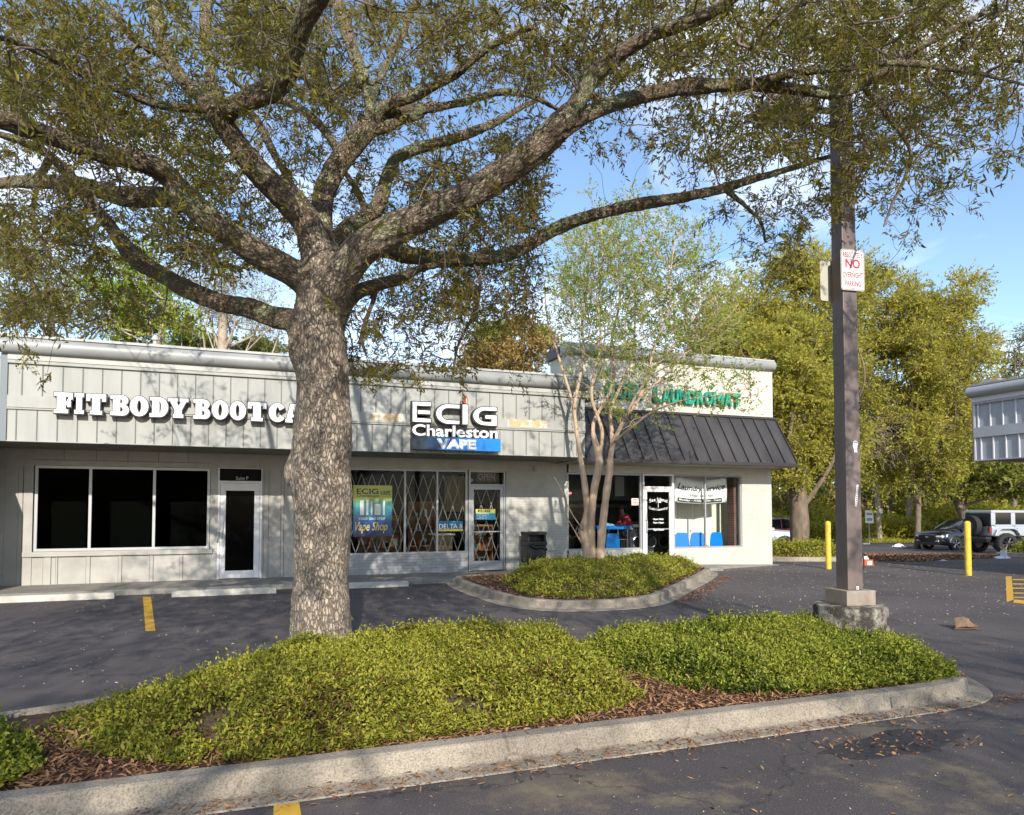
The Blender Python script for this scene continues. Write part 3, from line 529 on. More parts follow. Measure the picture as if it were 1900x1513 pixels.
# ---- signs on the fascia
def arc(cx, cy, rx, ry, a0, a1, n=14): return [(cx+rx*math.cos(math.radians(a0+(a1-a0)*i/n)), cy+ry*math.sin(math.radians(a0+(a1-a0)*i/n))) for i in range(n+1)]
SL = {
 'F': (7.8, [[(0, 0), (6, 0), (6, 1.7), (4.9, 1.7), (4.9, 4), (5.6, 4), (5.6, 3.1), (7, 3.1), (7, 6.8), (5.6, 6.8), (5.6, 5.8), (4.9, 5.8), (4.9, 8.2), (6.1, 8.2), (6.1, 6.9), (7.8, 6.9), (7.8, 10), (0, 10), (0, 8.3), (1.2, 8.3), (1.2, 1.7), (0, 1.7)]]),
 'I': (6, [[(0, 0), (6, 0), (6, 1.7), (4.8, 1.7), (4.8, 8.3), (6, 8.3), (6, 10), (0, 10), (0, 8.3), (1.2, 8.3), (1.2, 1.7), (0, 1.7)]]),
 'T': (9.2, [[(1.8, 0), (7.4, 0), (7.4, 1.7), (6.4, 1.7), (6.4, 8.1), (7.5, 8.1), (7.5, 6.6), (9.2, 6.6), (9.2, 10), (0, 10), (0, 6.6), (1.7, 6.6), (1.7, 8.1), (2.8, 8.1), (2.8, 1.7), (1.8, 1.7)]]),
 'B': (9, [[(0, 0), (6, 0)]+arc(6, 2.75, 3, 2.75, -90, 70)+arc(5.6, 7.5, 3, 2.5, -50, 90)+[(0, 10), (0, 8.3), (1.2, 8.3), (1.2, 1.7), (0, 1.7)], [(4.6, 1.8), (5.2, 1.8)]+arc(5.2, 3, .9, 1.2, -90, 90, 6)[1:]+[(4.6, 4.2)], [(4.6, 5.9), (5.0, 5.9)]+arc(5.0, 7.05, .8, 1.15, -90, 90, 6)[1:]+[(4.6, 8.2)]]),
 'O': (9, [arc(4.5, 5, 4.5, 5.1, 0, 360, 32)[:-1], arc(4.5, 5, 1.1, 3.2, 0, 360, 20)[:-1]]),
 'D': (9.2, [[(0, 0), (4.7, 0)]+arc(4.7, 5, 4.5, 5, -90, 90, 18)[1:]+[(0, 10), (0, 8.3), (1.2, 8.3), (1.2, 1.7), (0, 1.7)], [(4.7, 1.8)]+arc(4.7, 5, 1.0, 3.2, -90, 90, 10)]),
 'Y': (10, [[(2.4, 0), (7.6, 0), (7.6, 1.7), (6.7, 1.7), (6.7, 3.9), (8.9, 8.3), (10, 8.3), (10, 10), (5.6, 10), (5.6, 8.3), (6.3, 8.3), (5.2, 5.8), (4.3, 8.3), (5, 8.3), (5, 10), (0, 10), (0, 8.3), (.9, 8.3), (3.2, 3.9), (3.2, 1.7), (2.4, 1.7)]]),
 'C': (8.8, [arc(4.6, 5, 4.5, 5.1, -38, -322, 26)[::1]+[(7.6, 10), (6.6, 10)][:0]+[(8.6, 8.0), (8.6, 6.2), (5.8, 6.2)]+arc(4.7, 5, 1.1, 3.1, 30, 330, 16)+[(5.8, 3.6), (8.6, 3.6)]]),
 'A': (10, [[(0, 0), (4.4, 0), (4.4, 1.7), (3.7, 1.7), (3.9, 2.7), (6.0, 2.7), (6.3, 1.7), (5.5, 1.7), (5.5, 0), (10, 0), (10, 1.7), (9.4, 1.7), (6.9, 10), (2.9, 10), (.6, 1.7), (0, 1.7)], [(4.3, 4.4), (4.95, 7.4), (5.6, 4.4)]]),
 'M': (12.4, [[(0, 0), (4.4, 0), (4.4, 1.7), (3.5, 1.7), (3.5, 6.5), (5.6, 0), (6.8, 0), (8.8, 6.5), (8.8, 1.7), (8, 1.7), (8, 0), (12.4, 0), (12.4, 1.7), (11.5, 1.7), (11.5, 8.3), (12.4, 8.3), (12.4, 10), (8.2, 10), (6.3, 4.6), (4.2, 10), (0, 10), (0, 8.3), (1, 8.3), (1, 1.7), (0, 1.7)]]),
 'P': (8.8, [[(0, 0), (5.8, 0), (5.8, 1.7), (4.7, 1.7), (4.7, 3.6)]+arc(5.6, 6.8, 3.2, 3.2, -90, 90, 14)+[(0, 10), (0, 8.3), (1.2, 8.3), (1.2, 1.7), (0, 1.7)], [(4.7, 5.4)]+arc(5.3, 6.8, .9, 1.4, -90, 90, 8)+[(4.7, 8.2)]]),
}
SL['C'] = (8.8, [arc(4.6, 5, 4.6, 5.1, 325, 35, 28)+[(5.9, 6.3)]+arc(4.7, 5, 1.1, 3.1, 40, 320, 16)+[(5.9, 3.7)]])
def block_letter(loops, x0, x1, z0, z1, y, depth, parent, off):
    kb_ = cbounds(curve_mesh(loops, 1)); lettering('letter', curve_mesh(loops, 1), (x0, x1, z0, z1, y), .022, [SIGNWHITE, SIGNWHITE], parent)
    c = curve_mesh(loops, 1); c.offset = off; f = bpy.data.objects[-1] if False else None
    return lettering('letter_return', c, (x0, x1, z0, z1, y+.023), depth, [SIGNBLACK, SIGNBLACK], parent, keep=kb_)
# letters of the long sign: pixel extents of each letter in the photograph
ft = thing('fitness_sign', 'white block slab letters reading FIT BODY BOOTCAMP on the fascia left of the oak', 'sign', (WX(300, YF), YF, 3.5))
LT = [('F', 99, 135), ('I', 137, 156), ('T', 159, 197), ('B', 204, 240), ('O', 240, 276), ('D', 277, 313), ('Y', 311, 350), ('B', 358, 391), ('O', 392, 425), ('O', 425, 457), ('T', 459, 495), ('C', 498, 529), ('A', 529, 561), ('M', 562, 602), ('P', 603, 633)]
zt0, zt1 = ZY(100, 765, YF-.2), ZY(100, 729, YF-.2)
for ch, a, c in LT: block_letter(SL[ch][1], WX(a+1, YF-.2, 760), WX(c-1, YF-.2, 760), zt0-.01, zt1+.01, YF-.20, .12, ft, .48)
# ECIG sign
eg = thing('vape_shop_sign', 'ECIG Charleston VAPE sign with white letters over a blue panel on the fascia', 'sign', (WX(845, YF), YF, 3.4))
YE = YF-.24; xe = lambda px: WX(px, YE, 790); ze = lambda py, px=845: ZY(px, py, YE)
EL = {
 'E': [[(0, 0), (10, 0), (10, 1.75), (2.1, 1.75), (2.1, 8.25), (10, 8.25), (10, 10), (0, 10)], [(2.9, 4.1), (9.6, 4.1), (9.6, 5.8), (2.9, 5.8)]],
 'C': [[(10, 10), (5, 10)]+arc(5, 5, 5, 5, 90, 270, 16)+[(10, 0), (10, 1.75), (5, 1.75)]+arc(5, 5, 2.9, 3.25, 270, 90, 14)+[(10, 8.25)]],
 'I': [[(0, 0), (2.6, 0), (2.6, 10), (0, 10)]],
 'G': [[(10, 10), (5, 10)]+arc(5, 5, 5, 5, 90, 270, 16)+[(10, 0), (10, 5.6), (5.2, 5.4), (5.2, 3.7), (7.9, 3.7), (7.9, 1.75), (5, 1.75)]+arc(5, 5, 2.9, 3.25, 270, 90, 14)+[(10, 8.25)]]}
for ch, a, c, t0, t1 in (('E', 765, 800, 745, 783), ('C', 809, 853, 749, 786), ('I', 858, 868, 750, 788), ('G', 878, 922, 754, 789)):
    block_letter(EL[ch], xe(a+.6), xe(c-.6), ze(t1-.6, a), ze(t0+.6, a), YE, .14, eg, .55)
fl = [(2, 0), (.6, 1.6), (.2, 3.2), (1.2, 5.2), (3.3, 7), (4, 10), (5, 7), (5.4, 4.2), (4.6, 1.8), (3.4, .4)]
lettering('flame', curve_mesh([fl], 1), (xe(859), xe(868.5), ze(749, 863), ze(734, 863), YE), .10, [mat('flame red', (.62, .07, .05, 1), .4), SIGNBLACK], eg)
lettering('flame_core', curve_mesh([[(1, 0), (.3, 3), (2.5, 9), (3, 4), (2, 0)]], 1), (xe(863), xe(866.5), ze(748, 863), ze(738, 863), YE-.012), .01, [mat('flame pale', (.85, .5, .45, 1), .4), SIGNBLACK], eg)
kc2 = cbounds(text_curve('Charleston', .1, .02)); rc2 = (xe(765), xe(923), ze(811.5, 845), ze(790.5, 845)); lettering('lettering', text_curve('Charleston', .1, .02), rc2+(YE-.02,), .02, [SIGNWHITE, SIGNWHITE], eg); lettering('lettering_return', text_curve('Charleston', .1, .075), rc2+(YE+.001,), .12, [SIGNBLACK, SIGNBLACK], eg, keep=kc2)
m = bpy.data.materials.new('blue sign panel'); m.use_nodes = True; n_, b_ = nodes_of(m); tcn = N(n_, 'ShaderNodeTexCoord'); sp3 = N(n_, 'ShaderNodeSeparateXYZ'); rr = N(n_, 'ShaderNodeValToRGB')
n_.links.new(tcn.outputs['Generated'], sp3.inputs[0]); n_.links.new(sp3.outputs[0], rr.inputs[0]); n_.links.new(rr.outputs[0], b_.inputs['Base Color']); rr.color_ramp.elements[0].color = (.006, .018, .03, 1); rr.color_ramp.elements[0].position = .12; rr.color_ramp.elements[1].color = (.0, .17, .55, 1); rr.color_ramp.elements[1].position = .85; b_.inputs['Roughness'].default_value = .3
b = MB(); b.box(xe(763), xe(927.5), YE-.06, YE+.1, ze(836.5, 845), ze(812.5, 845)); b.build('panel', m, eg, bevel=.004)
b = MB(); b.box(xe(765), xe(925), YE+.102, YF-.036, ze(838, 845)+.03, ze(812, 845)); b.build('raceway', SIGNBLACK, eg)
kb = cbounds(text_curve('VAPE', .1)); rv = (xe(812), xe(880), ze(832.5, 845), ze(817, 845))
lettering('outline', text_curve('VAPE', .1, .062), rv+(YE-.064,), .003, [SIGNWHITE], eg, keep=kb)
lettering('outline', text_curve('VAPE', .1, .032), rv+(YE-.068,), .003, [mat('sign blue', (.01, .13, .38, 1), .3)], eg, keep=kb)
lettering('lettering', text_curve('VAPE', .1, .0), rv+(YE-.072,), .003, [SIGNWHITE], eg, keep=kb)
# ---- window signs
def plane_sign(name, label, cat, x0, x1, z0, z1, y, base):
    t = thing(name, label, cat, ((x0+x1)/2, y, z0)); b = MB(); b.box(x0, x1, y, y+.006, z0, z1); b.build('sheet', base, t); return t
def grad(name, stops):
    m = bpy.data.materials.new(name); m.use_nodes = True; n_, b_ = nodes_of(m); tcn = N(n_, 'ShaderNodeTexCoord'); s_ = N(n_, 'ShaderNodeSeparateXYZ'); r_ = N(n_, 'ShaderNodeValToRGB')
    n_.links.new(tcn.outputs['Generated'], s_.inputs[0]); n_.links.new(s_.outputs[2], r_.inputs[0]); n_.links.new(r_.outputs[0], b_.inputs['Base Color']); e = r_.color_ramp.elements
    while len(e) < len(stops): e.new(.5)
    for q, (p, c) in zip(e, stops): q.position = p; q.color = (*c, 1)
    b_.inputs['Roughness'].default_value = .3; return m
YP = YW+.09; zc = lambda py, px: ZY(px, py, YP); xc = lambda px: WX(px, YP)
# poster sits behind the first pane
ps = plane_sign('window_poster', 'blue and yellow vape shop poster in the window right of the oak trunk', 'poster', xc(655), xc(727.5), zc(996, 690), zc(901, 690), YP, grad('poster print', [(0, (.008, .01, .06)), (.25, (.01, .06, .28)), (.5, (.01, .28, .42)), (.68, (.10, .30, .22)), (.75, (.42, .45, .06)), (1, (.50, .50, .05))]))
INK = mat('poster black', (.02, .02, .03, 1), .5); PW = mat('print white', (.8, .8, .8, 1), .5); GOLD = mat('print gold', (.75, .6, .2, 1), .5)
lettering('lettering', text_curve('ECIG', .1, .02), (xc(661.5), xc(702), zc(917, 690), zc(907, 690), YP-.004), .002, [INK], ps)
lettering('lettering', text_curve('Charleston', .1, .01), (xc(662), xc(703), zc(922.5, 690), zc(918, 690), YP-.004), .002, [INK], ps)
lettering('lettering', text_curve('VAPE', .1, .02), (xc(705), xc(724), zc(919, 690), zc(911, 690), YP-.004), .002, [INK], ps)
lettering('lettering', text_curve('YOUR ONE STOP', .1, .02), (xc(665), xc(715), zc(965, 690), zc(960.5, 690), YP-.004), .002, [PW], ps)
lettering('lettering', text_curve('Vape Shop', .1, .015, .35), (xc(659), xc(719.5), zc(990, 690), zc(968.5, 690), YP-.004), .002, [GOLD], ps)
b = MB()
for a, c, t0, t1 in ((668, 675, 929, 956), (679.5, 683.5, 928, 956), (688, 691, 930, 956), (695, 706, 936, 956), (710.5, 714, 929, 956)): b.box(xc(a), xc(c), YP-.005, YP-.002, zc(t1, 690), zc(t0, 690))
b.build('pictured_device', PW, ps)
ds = plane_sign('window_sign', 'small blue DELTA 8 sign with yellow base strip in the vape shop window', 'sign', xc(813), xc(859), zc(986, 836), zc(967, 836), YP, mat('delta blue', (.005, .14, .30, 1), .4))
b = MB(); b.box(xc(813), xc(859), YP-.003, YP-.0005, zc(986, 836), zc(982.3, 836)); b.build('strip', mat('strip yellow', (.75, .55, .05, 1), .5), ds)
lettering('lettering', text_curve('DELTA 8', .1, -.005), (xc(815), xc(857.5), zc(981, 836), zc(972.5, 836), YP-.004), .002, [PW], ds)
YD = YW-.012+.012+.016; zd = lambda py: ZY(903, py, YD); xd = lambda px: WX(px, YD)
hs = plane_sign('door_sign', 'small yellow and blue opening hours sign inside the vape shop door', 'sign', xd(883), xd(919.5), zd(965), zd(945), YD+.02, grad('hours print', [(0, (.0, .14, .32)), (.6, (.0, .25, .42)), (.66, (.55, .55, .12)), (1, (.62, .55, .06))]))
lettering('lettering', text_curve('ECIG', .1, .03), (xd(887), xd(910), zd(950.5), zd(946.3), YD+.016), .002, [INK], hs)
lettering('lettering', text_curve('Charleston', .1, .01), (xd(884.5), xd(908), zd(954.5), zd(951.3), YD+.016), .002, [PW], hs)
for k in range(3):
    lettering('lettering', text_curve(['Monday - Saturday', 'Sunday 12 - 6', 'Open 10 - 8'][k], .1, .01), (xd(884.5), xd(903), zd(958.5+2.6*k), zd(956.6+2.6*k), YD+.016), .002, [PW], hs)
YN = YW+.12; on = thing('open_sign', 'unlit OPEN sign hanging behind the transom glass over the vape shop door', 'sign', (WX(903, YN), YN, ZY(903, 894, YN)))
b = MB(); b.box(WX(884, YN), WX(921, YN), YN+.01, YN+.03, ZY(903, 894, YN), ZY(903, 877, YN)); b.build('backing', mat('neon backing', (.03, .015, .012, 1), .5), on)
lettering('lettering', text_curve('OPEN', .1, .0), (WX(887, YN), WX(918, YN), ZY(903, 891, YN), ZY(903, 879.5, YN), YN-.005), .008, [mat('dull neon tube', (.22, .13, .10, 1), .4)], on)
sn = tagp(lettering('suite_lettering', text_curve('Suite P', .1, .01), (WX(437, YW), WX(460, YW), ZY(448, 891.2, YW-.015), ZY(448, 884.2, YW-.015), YW-.016), .002, [mat('dull white vinyl', (.35, .35, .35, 1), .6)]), 'small white vinyl Suite P lettering on the black panel over the left door', 'lettering')
nb = tagp(lettering('suite_lettering', text_curve('Q', .1, .01), (WX(872.6, YW), WX(877.5, YW), ZY(875, 894, YW), ZY(875, 888.5, YW), YW+.038), .002, [PW]), 'single small white vinyl letter in the corner of the vape shop transom', 'lettering')
# ---- folding lattice gate inside the vape shop
def lattice(name, label, x0, x1, z0, z1, y, nx, parent=None):
    b = MB(); sx = (x1-x0)/nx; hs_ = (z1-z0)/2.5; sl = sx/ (hs_)      # each flat bar leans
    def bar(xa, za, xb, zb):
        # clip to x range
        if xa > xb: xa, za, xb, zb = xb, zb, xa, za
        if xb <= x0 or xa >= x1: return
        if xa < x0: za += (zb-za)*(x0-xa)/(xb-xa); xa = x0
        if xb > x1: zb = za+(zb-za)*(x1-xa)/(xb-xa); xb = x1
        wv = .008; b.add([(xa-wv, y, za), (xa+wv, y, za), (xb+wv, y, zb), (xb-wv, y, zb), (xa-wv, y+.004, za), (xa+wv, y+.004, za), (xb+wv, y+.004, zb), (xb-wv, y+.004, zb)], [(0, 1, 2, 3), (4, 7, 6, 5), (0, 4, 5, 1), (1, 5, 6, 2), (2, 6, 7, 3), (3, 7, 4, 0)])
    run = (z1-z0)/ (2.5) ; tot = 2.5*sx
    for i in range(-3, nx+4): bar(x0+i*sx, z0, x0+i*sx+tot, z1); bar(x0+i*sx+tot-.5*sx, z0+.0, x0+i*sx-.5*sx, z1)
    return b
YG = YW+.28
GATE = mat('dull gate steel', (.30, .30, .31, 1), .5, .3)
b = lattice('', '', WX(600, YG), WX(867, YG), EB+.02, ZY(760, 881, YG), YG, 14); tagp(b.build('folding_gate', GATE), 'silver folding lattice security gate behind the vape shop window', 'gate')
b = lattice('', '', WX(874, YG), WX(930, YG), BZ+.05, Zw(2.1), YG, 3); tagp(b.build('folding_gate', GATE), 'narrow silver lattice security gate behind the vape shop glass door', 'gate')
# shop fittings seen dimly through the glass
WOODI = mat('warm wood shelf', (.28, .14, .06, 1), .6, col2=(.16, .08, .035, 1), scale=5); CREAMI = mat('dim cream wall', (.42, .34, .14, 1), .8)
def shelf(name, label, x0, x1, y0, h, n, group=None):
    t = thing(name, label, 'shelf unit', ((x0+x1)/2, y0, .08), group); b = MB(); b.box(x0, x0+.03, y0, y0+.35, .08, h); b.box(x1-.03, x1, y0, y0+.35, .08, h); b.box(x0+.03, x1-.03, y0+.33, y0+.35, .08, h); b.build('case', WOODI, t)
    b = MB(); zz = np.linspace(.2, h-.05, n)
    for z in zz: b.box(x0+.03, x1-.03, y0+.01, y0+.33, z, z+.025)
    b.build('shelf', WOODI, t)
    for kind in range(3):
        b = MB()
        for z in zz[:-1]:
            for x in np.arange(x0+.06, x1-.08, .085):
                if random.randrange(3) == kind and random.random() < .85: hh = random.uniform(.08, .2); b.box(x, x+.06, y0+.06, y0+.16, z+.026, z+.026+hh)
        b.build('boxed_goods', [mat('goods white', (.6, .6, .58, 1), .4), mat('goods teal', (.05, .2, .25, 1), .4), mat('goods orange', (.5, .18, .04, 1), .4)][kind], t)
shelf('display_shelf', 'dim wooden shelf of goods in the vape shop behind the first pane', WX(665, YW+2), WX(745, YW+2), YW+2.0, 1.5, 4)
shelf('display_shelf', 'dim wooden shelf of goods in the vape shop behind the middle pane', WX(758, YW+2.6), WX(808, YW+2.6), YW+2.6, 1.9, 5)
shelf('display_shelf', 'wooden shelf of bottles seen through the vape shop glass door', WX(880, YW+1.2), WX(915, YW+1.2), YW+1.2, 1.25, 4)
t = thing('shop_counter', 'pale wooden counter inside the vape shop under the DELTA 8 sign', 'counter', (WX(830, YW+1), YW+1, .08)); b = MB(); b.box(WX(806, YW+1), WX(838, YW+1), YW+.9, YW+1.5, .08, .98); b.build('cabinet', mat('pale wood', (.34, .24, .13, 1), .6, col2=(.26, .17, .09, 1)), t)
b = MB(); b.box(WX(804, YW+1), WX(842, YW+1), YW+.86, YW+1.55, .982, 1.02); b.build('top', WHITEP, t)
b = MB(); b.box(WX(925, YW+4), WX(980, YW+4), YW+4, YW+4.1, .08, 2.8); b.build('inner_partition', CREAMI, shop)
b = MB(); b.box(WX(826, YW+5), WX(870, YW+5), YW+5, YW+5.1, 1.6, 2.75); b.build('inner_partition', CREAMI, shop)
# ================================================================== BUILDING 2: the laundromat
lau = thing('laundromat_building', 'cream painted brick laundromat with tall parapet and dark metal awning', 'building', (11, YW, 0))
CREAM = mat('cream painted parapet', (.56, .54, .45, 1), .75, col2=(.47, .45, .38, 1), scale=2.2, detail=10, bump=.25, bscale=30)
XR = 14.68; ZT = 5.86
lwl, lwr = xw(1052), xw(1189.5); ldl, ldr = xw(1193), xw(1250); lrl, lrr = xw(1251), xw(1377)
LT_, LB_ = Zw(2.56), Zw(.455)
BRICKC = brick('cream painted brick', (.60, .59, .52, 1), (.56, .55, .485, 1), (.48, .47, .41, 1), .35)
AWT, AWB = 4.33, 2.93; YA = 16.15
b = MB(); wall_strips(b, xq+.001, XR, -.1, 3.0, [(lwl, ldl-.02, LB_, LT_), (ldl-.02, ldr+.015, BZ, LT_), (ldr+.015, lrr, LB_, LT_)], YW, YW+.2); b.build('brick_wall', BRICKC, lau)
b = MB(); b.box(XR-.2, XR, YW+.2, 27, -.6, ZT); b.box(7.45, XR-.2, 26.8, 27, -.6, ZT); b.build('side_wall', BRICKC, lau)
b = MB(); b.box(7.90, XR+.06, YW-.03, YW+.199, 3.0, ZT); b.box(7.90, 8.10, YW+.199, 18.2, 3.0, ZT); b.build('parapet_wall', CREAM, lau)
b = MB()
for z in (4.93, 5.4): b.box(7.92, XR+.05, YW-.033, YW-.0302, z, z+.012)
b.build('panel_joint', mat('joint shadow line', (.35, .34, .3, 1), .8), lau)
b = MB(); r = .14; prof = [(YW-.05, ZT)]
for a in np.linspace(-90, 90, 14): prof.append((YW-.09-r*.8*math.cos(math.radians(a)), ZT+r+r*math.sin(math.radians(a))))
prof += [(YW+.2, ZT+2*r), (YW+.2, ZT)]
b.prism(prof, 0, 7.80, XR+.08); b.build('cornice', CORN, lau, smooth=True)
b = MB(); b.box(7.78, XR+.1, YW-.10, YW+.25, ZT+.283, ZT+.32); b.build('cornice_cap', TRIM, lau)
b = MB(); b.box(7.80, 8.14, YW+.26, 18.26, ZT, ZT+.27); b.build('side_cornice', ROOFD, lau)
b = MB(); b.box(7.65, XR-.2, YW+.2, 26.8, 5.0, 5.1); b.build('roof', MATS['grey membrane roof'], lau)
# awning: sloping standing seam roof
XA0, XA1 = 7.55, XR+.10
b = MB(); b.prism([(YW-.031, AWT), (YW-.031, AWT-.06), (YA, AWB+.0), (YA-.02, AWB+.06), (YW-.12, AWT+.0)], 0, XA0, XA1); b.build('awning_roof', ROOFB, lau)
b = MB(); sl = (AWT-(AWB+.06))/((YW-.12)-(YA-.02))
n_s = 17
for i in range(n_s+1):
    x = XA1-.012-(XA1-XA0-.03)*i/n_s; y0, z0, y1, z1 = YA-.022, AWB+.065, YW-.12, AWT+.004
    b.add([(x-.011, y0, z0), (x+.011, y0, z0), (x+.011, y0-.03, z0+.03), (x-.011, y0-.03, z0+.03), (x-.011, y1, z1), (x+.011, y1, z1), (x+.011, y1-.03, z1+.03), (x-.011, y1-.03, z1+.03)], [(0, 1, 2, 3), (4, 7, 6, 5), (0, 4, 5, 1), (1, 5, 6, 2), (2, 6, 7, 3), (3, 7, 4, 0)])
b.build('awning_seam', ROOFD, lau)
b = MB(); b.box(XA0, XA1+.01, YA-.05, YA-.001, AWB-.03, AWB+.058); b.box(XA0, XA1+.01, YW-.15, YW-.032, AWT+.036, AWT+.10); b.build('awning_trim', ROOFD, lau)
b = MB(); b.box(XA0, XA1-.02, YA, YW-.001, AWB-.05, AWB-.02); b.build('awning_soffit', SOFFIT, lau)
b = MB(); b.prism([(YA+.01, AWB-.02), (YW-.035, AWB-.02), (YW-.035, AWT-.08)], 0, XA1-.03, XA1-.012); b.build('awning_cheek', CREAM, lau)
window([], lwl, ldl-.025, LB_+.003, LT_-.003, YW+.03, lau, GLASS, ALU, .045)
window([xw(1310.5)], ldr+.02, lrr-.0, LB_+.003, LT_-.003, YW+.03, lau, GLASS, ALU, .04)
dL, (gl0, gl1) = door(ldl, ldr, BZ, Zw(2.168), YW-.008, lau, GLASS, ALUW, .085, .10, .20, -1, LT_)
b = MB(); b.box(gl0, gl1, YW+.012, YW+.034, Zw(1.0), Zw(1.03)); b.build('push_bar', ALU, dL)
# interior of the laundromat
CRI = mat('cream interior wall', (.80, .77, .66, 1), .8, col2=(.74, .71, .61, 1), scale=1); yb = YW+7
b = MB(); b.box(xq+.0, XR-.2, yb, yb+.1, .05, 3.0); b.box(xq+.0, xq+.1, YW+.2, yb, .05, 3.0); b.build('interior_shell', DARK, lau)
b = MB(); b.box(xq, XR-.2, YW+.2, yb, 2.95, 3.0); b.build('ceiling', mat('ceiling panel', (.45, .45, .42, 1), .8), lau)
b = MB(); b.box(xq, XR-.2, YW+.2, yb, .04, .09); b.build('interior_floor', mat('laundry floor', (.16, .15, .13, 1), .4), lau)
yp = YW+1.25
b = MB(); b.box(WX(1245, yp), XR-.2, yp, yp+.1, .09, 2.95); b.box(XR-.26, XR-.2, YW+.2, yp, .09, 2.95); b.build('inner_partition', CRI, lau)
b = MB(); b.box(lrr-.14, lrr-.06, YW+.2, YW+.5, .1, 2.95); b.build('brick_jamb', BRICKR, lau)
DW = mat('inner door paint', (.66, .64, .54, 1), .6); 
for (a, c, top, lab) in ((1257, 1283, 930, 0), (1287, 1309, 930, 0), (1322, 1342, 938, 1)):
    b = MB(); b.box(WX(a, yp), WX(c, yp), yp-.03, yp-.001, .1, 2.1); d = b.build('inner_door', DW, lau); x = WX(c-4, yp); b = MB(); b.tube([(x, yp-.03, 1.02), (x, yp-.08, 1.02)], .022, 8); b.build('knob', ALU, d)
b = MB(); b.box(WX(1052, yb-.6), WX(1245, yb-.6), yb-.6, yb-.5, 2.0, 2.9); b.build('inner_bulkhead', mat('grey green bulkhead', (.20, .21, .19, 1), .8), lau)
b = MB(); b.box(WX(1139, YW+2.2), WX(1160, YW+2.2), YW+2.2, YW+2.23, 2.02, 2.75); fr = b.build('hanging_frame', BLACK, lau); b = MB(); b.box(WX(1141, YW+2.2), WX(1158, YW+2.2), YW+2.19, YW+2.199, 2.08, 2.69); b.build('notice', mat('dim notice', (.25, .25, .24, 1), .6), fr)
# washers: row along back and two drum machines behind the door
STEEL = mat('stainless steel', (.35, .35, .36, 1), .3, .9)
def washer(x, y, wd, h, label, group):
    t = thing('washing_machine', label, 'washer', (x, y, .09), group); b = MB(); b.box(x-wd/2, x+wd/2, y, y+.7, .09, h); b.build('cabinet', mat('dark machine front', (.05, .045, .05, 1), .35), t, bevel=.01)
    zc_ = .09+(h-.09)*.45; r0 = wd*.36; b = MB(); ring = [(x+r0*math.cos(a), y-.03, zc_+r0*1.0*math.sin(a)) for a in np.linspace(0, 2*math.pi, 25)]; b.tube(ring, .03, 8, cap=False); d = b.build('porthole_ring', STEEL, t, smooth=True)
    b = MB(); b.add([(x, y-.005, zc_)]+[(x+r0*math.cos(a), y-.02, zc_+r0*math.sin(a)) for a in np.linspace(0, 2*math.pi, 24, endpoint=False)], [(0, 1+i, 1+(i+1) % 24) for i in range(24)]); b.build('porthole_glass', CARGLASS, d)
    b = MB(); b.box(x-wd*.4, x+wd*.4, y-.012, y-.001, h-.16, h-.05); b.build('control_panel', STEEL, t)
yw = YW+2.6
for px, l in ((1206, 'front loading washer behind the left part of the laundromat door'), (1231, 'front loading washer behind the right part of the laundromat door')): washer(WX(px, yw), yw, .55, 1.3, l, 'washers facing the laundromat door')
washer(WX(1182, yw), yw, .5, 1.25, 'front loading washer at the right edge of the big laundromat window', 'washers facing the laundromat door')
yw2 = YW+5.4
for k, px in enumerate((1062, 1078, 1118, 1140, 1160)): washer(WX(px, yw2), yw2, .62, 1.9, 'tall dim dryer at the back of the laundromat, %s along the row' % ['leftmost', 'second', 'third', 'fourth', 'rightmost'][k], 'dryers along the back wall')
# folding table and chairs
BLUE = mat('bright blue plastic', (.0, .17, .55, 1), .35)
yt = YW+1.35; tx0, tx1 = WX(1108, yt), WX(1172, yt)
t = thing('folding_table', 'bright blue laundry folding table with grey metal legs behind the big window', 'table', ((tx0+tx1)/2, yt, .09)); zt = ZY(1140, 976, yt)
b = MB(); b.box(tx0, tx1, yt, yt+.75, zt-.11, zt); b.build('tabletop', BLUE, t, bevel=.02)
for x in (tx0+.1, tx1-.1):
    for y in (yt+.08, yt+.66): b = MB(); b.tube([(x, y, .09), (x, y, zt-.11)], .022, 8); b.build('leg', STEEL, t)
def chair(x, y, rz, label, group):
    t = thing('plastic_chair', label, 'chair', (0, 0, 0), group)
    b = MB(); b.add([(-.2, -.2, .45), (.2, -.2, .45), (.21, .2, .43), (-.21, .2, .43), (-.2, -.2, .42), (.2, -.2, .42), (.21, .2, .40), (-.21, .2, .40)], [(0, 1, 2, 3), (7, 6, 5, 4), (0, 4, 5, 1), (1, 5, 6, 2), (2, 6, 7, 3), (3, 7, 4, 0)]); b.build('seat', BLUE, t, bevel=.01)
    pf = [(-.21, .42), (-.225, .6), (-.19, .84), (-.13, .90), (.13, .90), (.19, .84), (.225, .6), (.21, .42)]
    b = MB(); b.prism(pf, 1, .2, .235); b.build('backrest', BLUE, t, bevel=.01)
    for sx_ in (-.17, .17):
        for sy_ in (-.17, .17): b = MB(); b.tube([(sx_, sy_, .41), (sx_*1.15, sy_*1.2, .0)], .011, 6); b.build('leg', STEEL, t)
    t.location = (x, y, .09); t.rotation_euler = (0, 0, rz)
yc = YW+.62; G_ = 'blue chairs behind the laundromat windows'
for px, rz, l in ((1130, math.pi, 'blue plastic chair under the folding table behind the myrtle trunks'), (1083, math.pi+.9, 'blue plastic chair half hidden by the left myrtle trunk'), (1261, math.pi-.35, 'leftmost of the three blue chairs in the right laundromat window'), (1290, math.pi-.35, 'middle one of the three blue chairs in the right laundromat window'), (1320, math.pi, 'rightmost of the three blue chairs in the right laundromat window')): chair(WX(px, yc), yc, rz, l, G_)
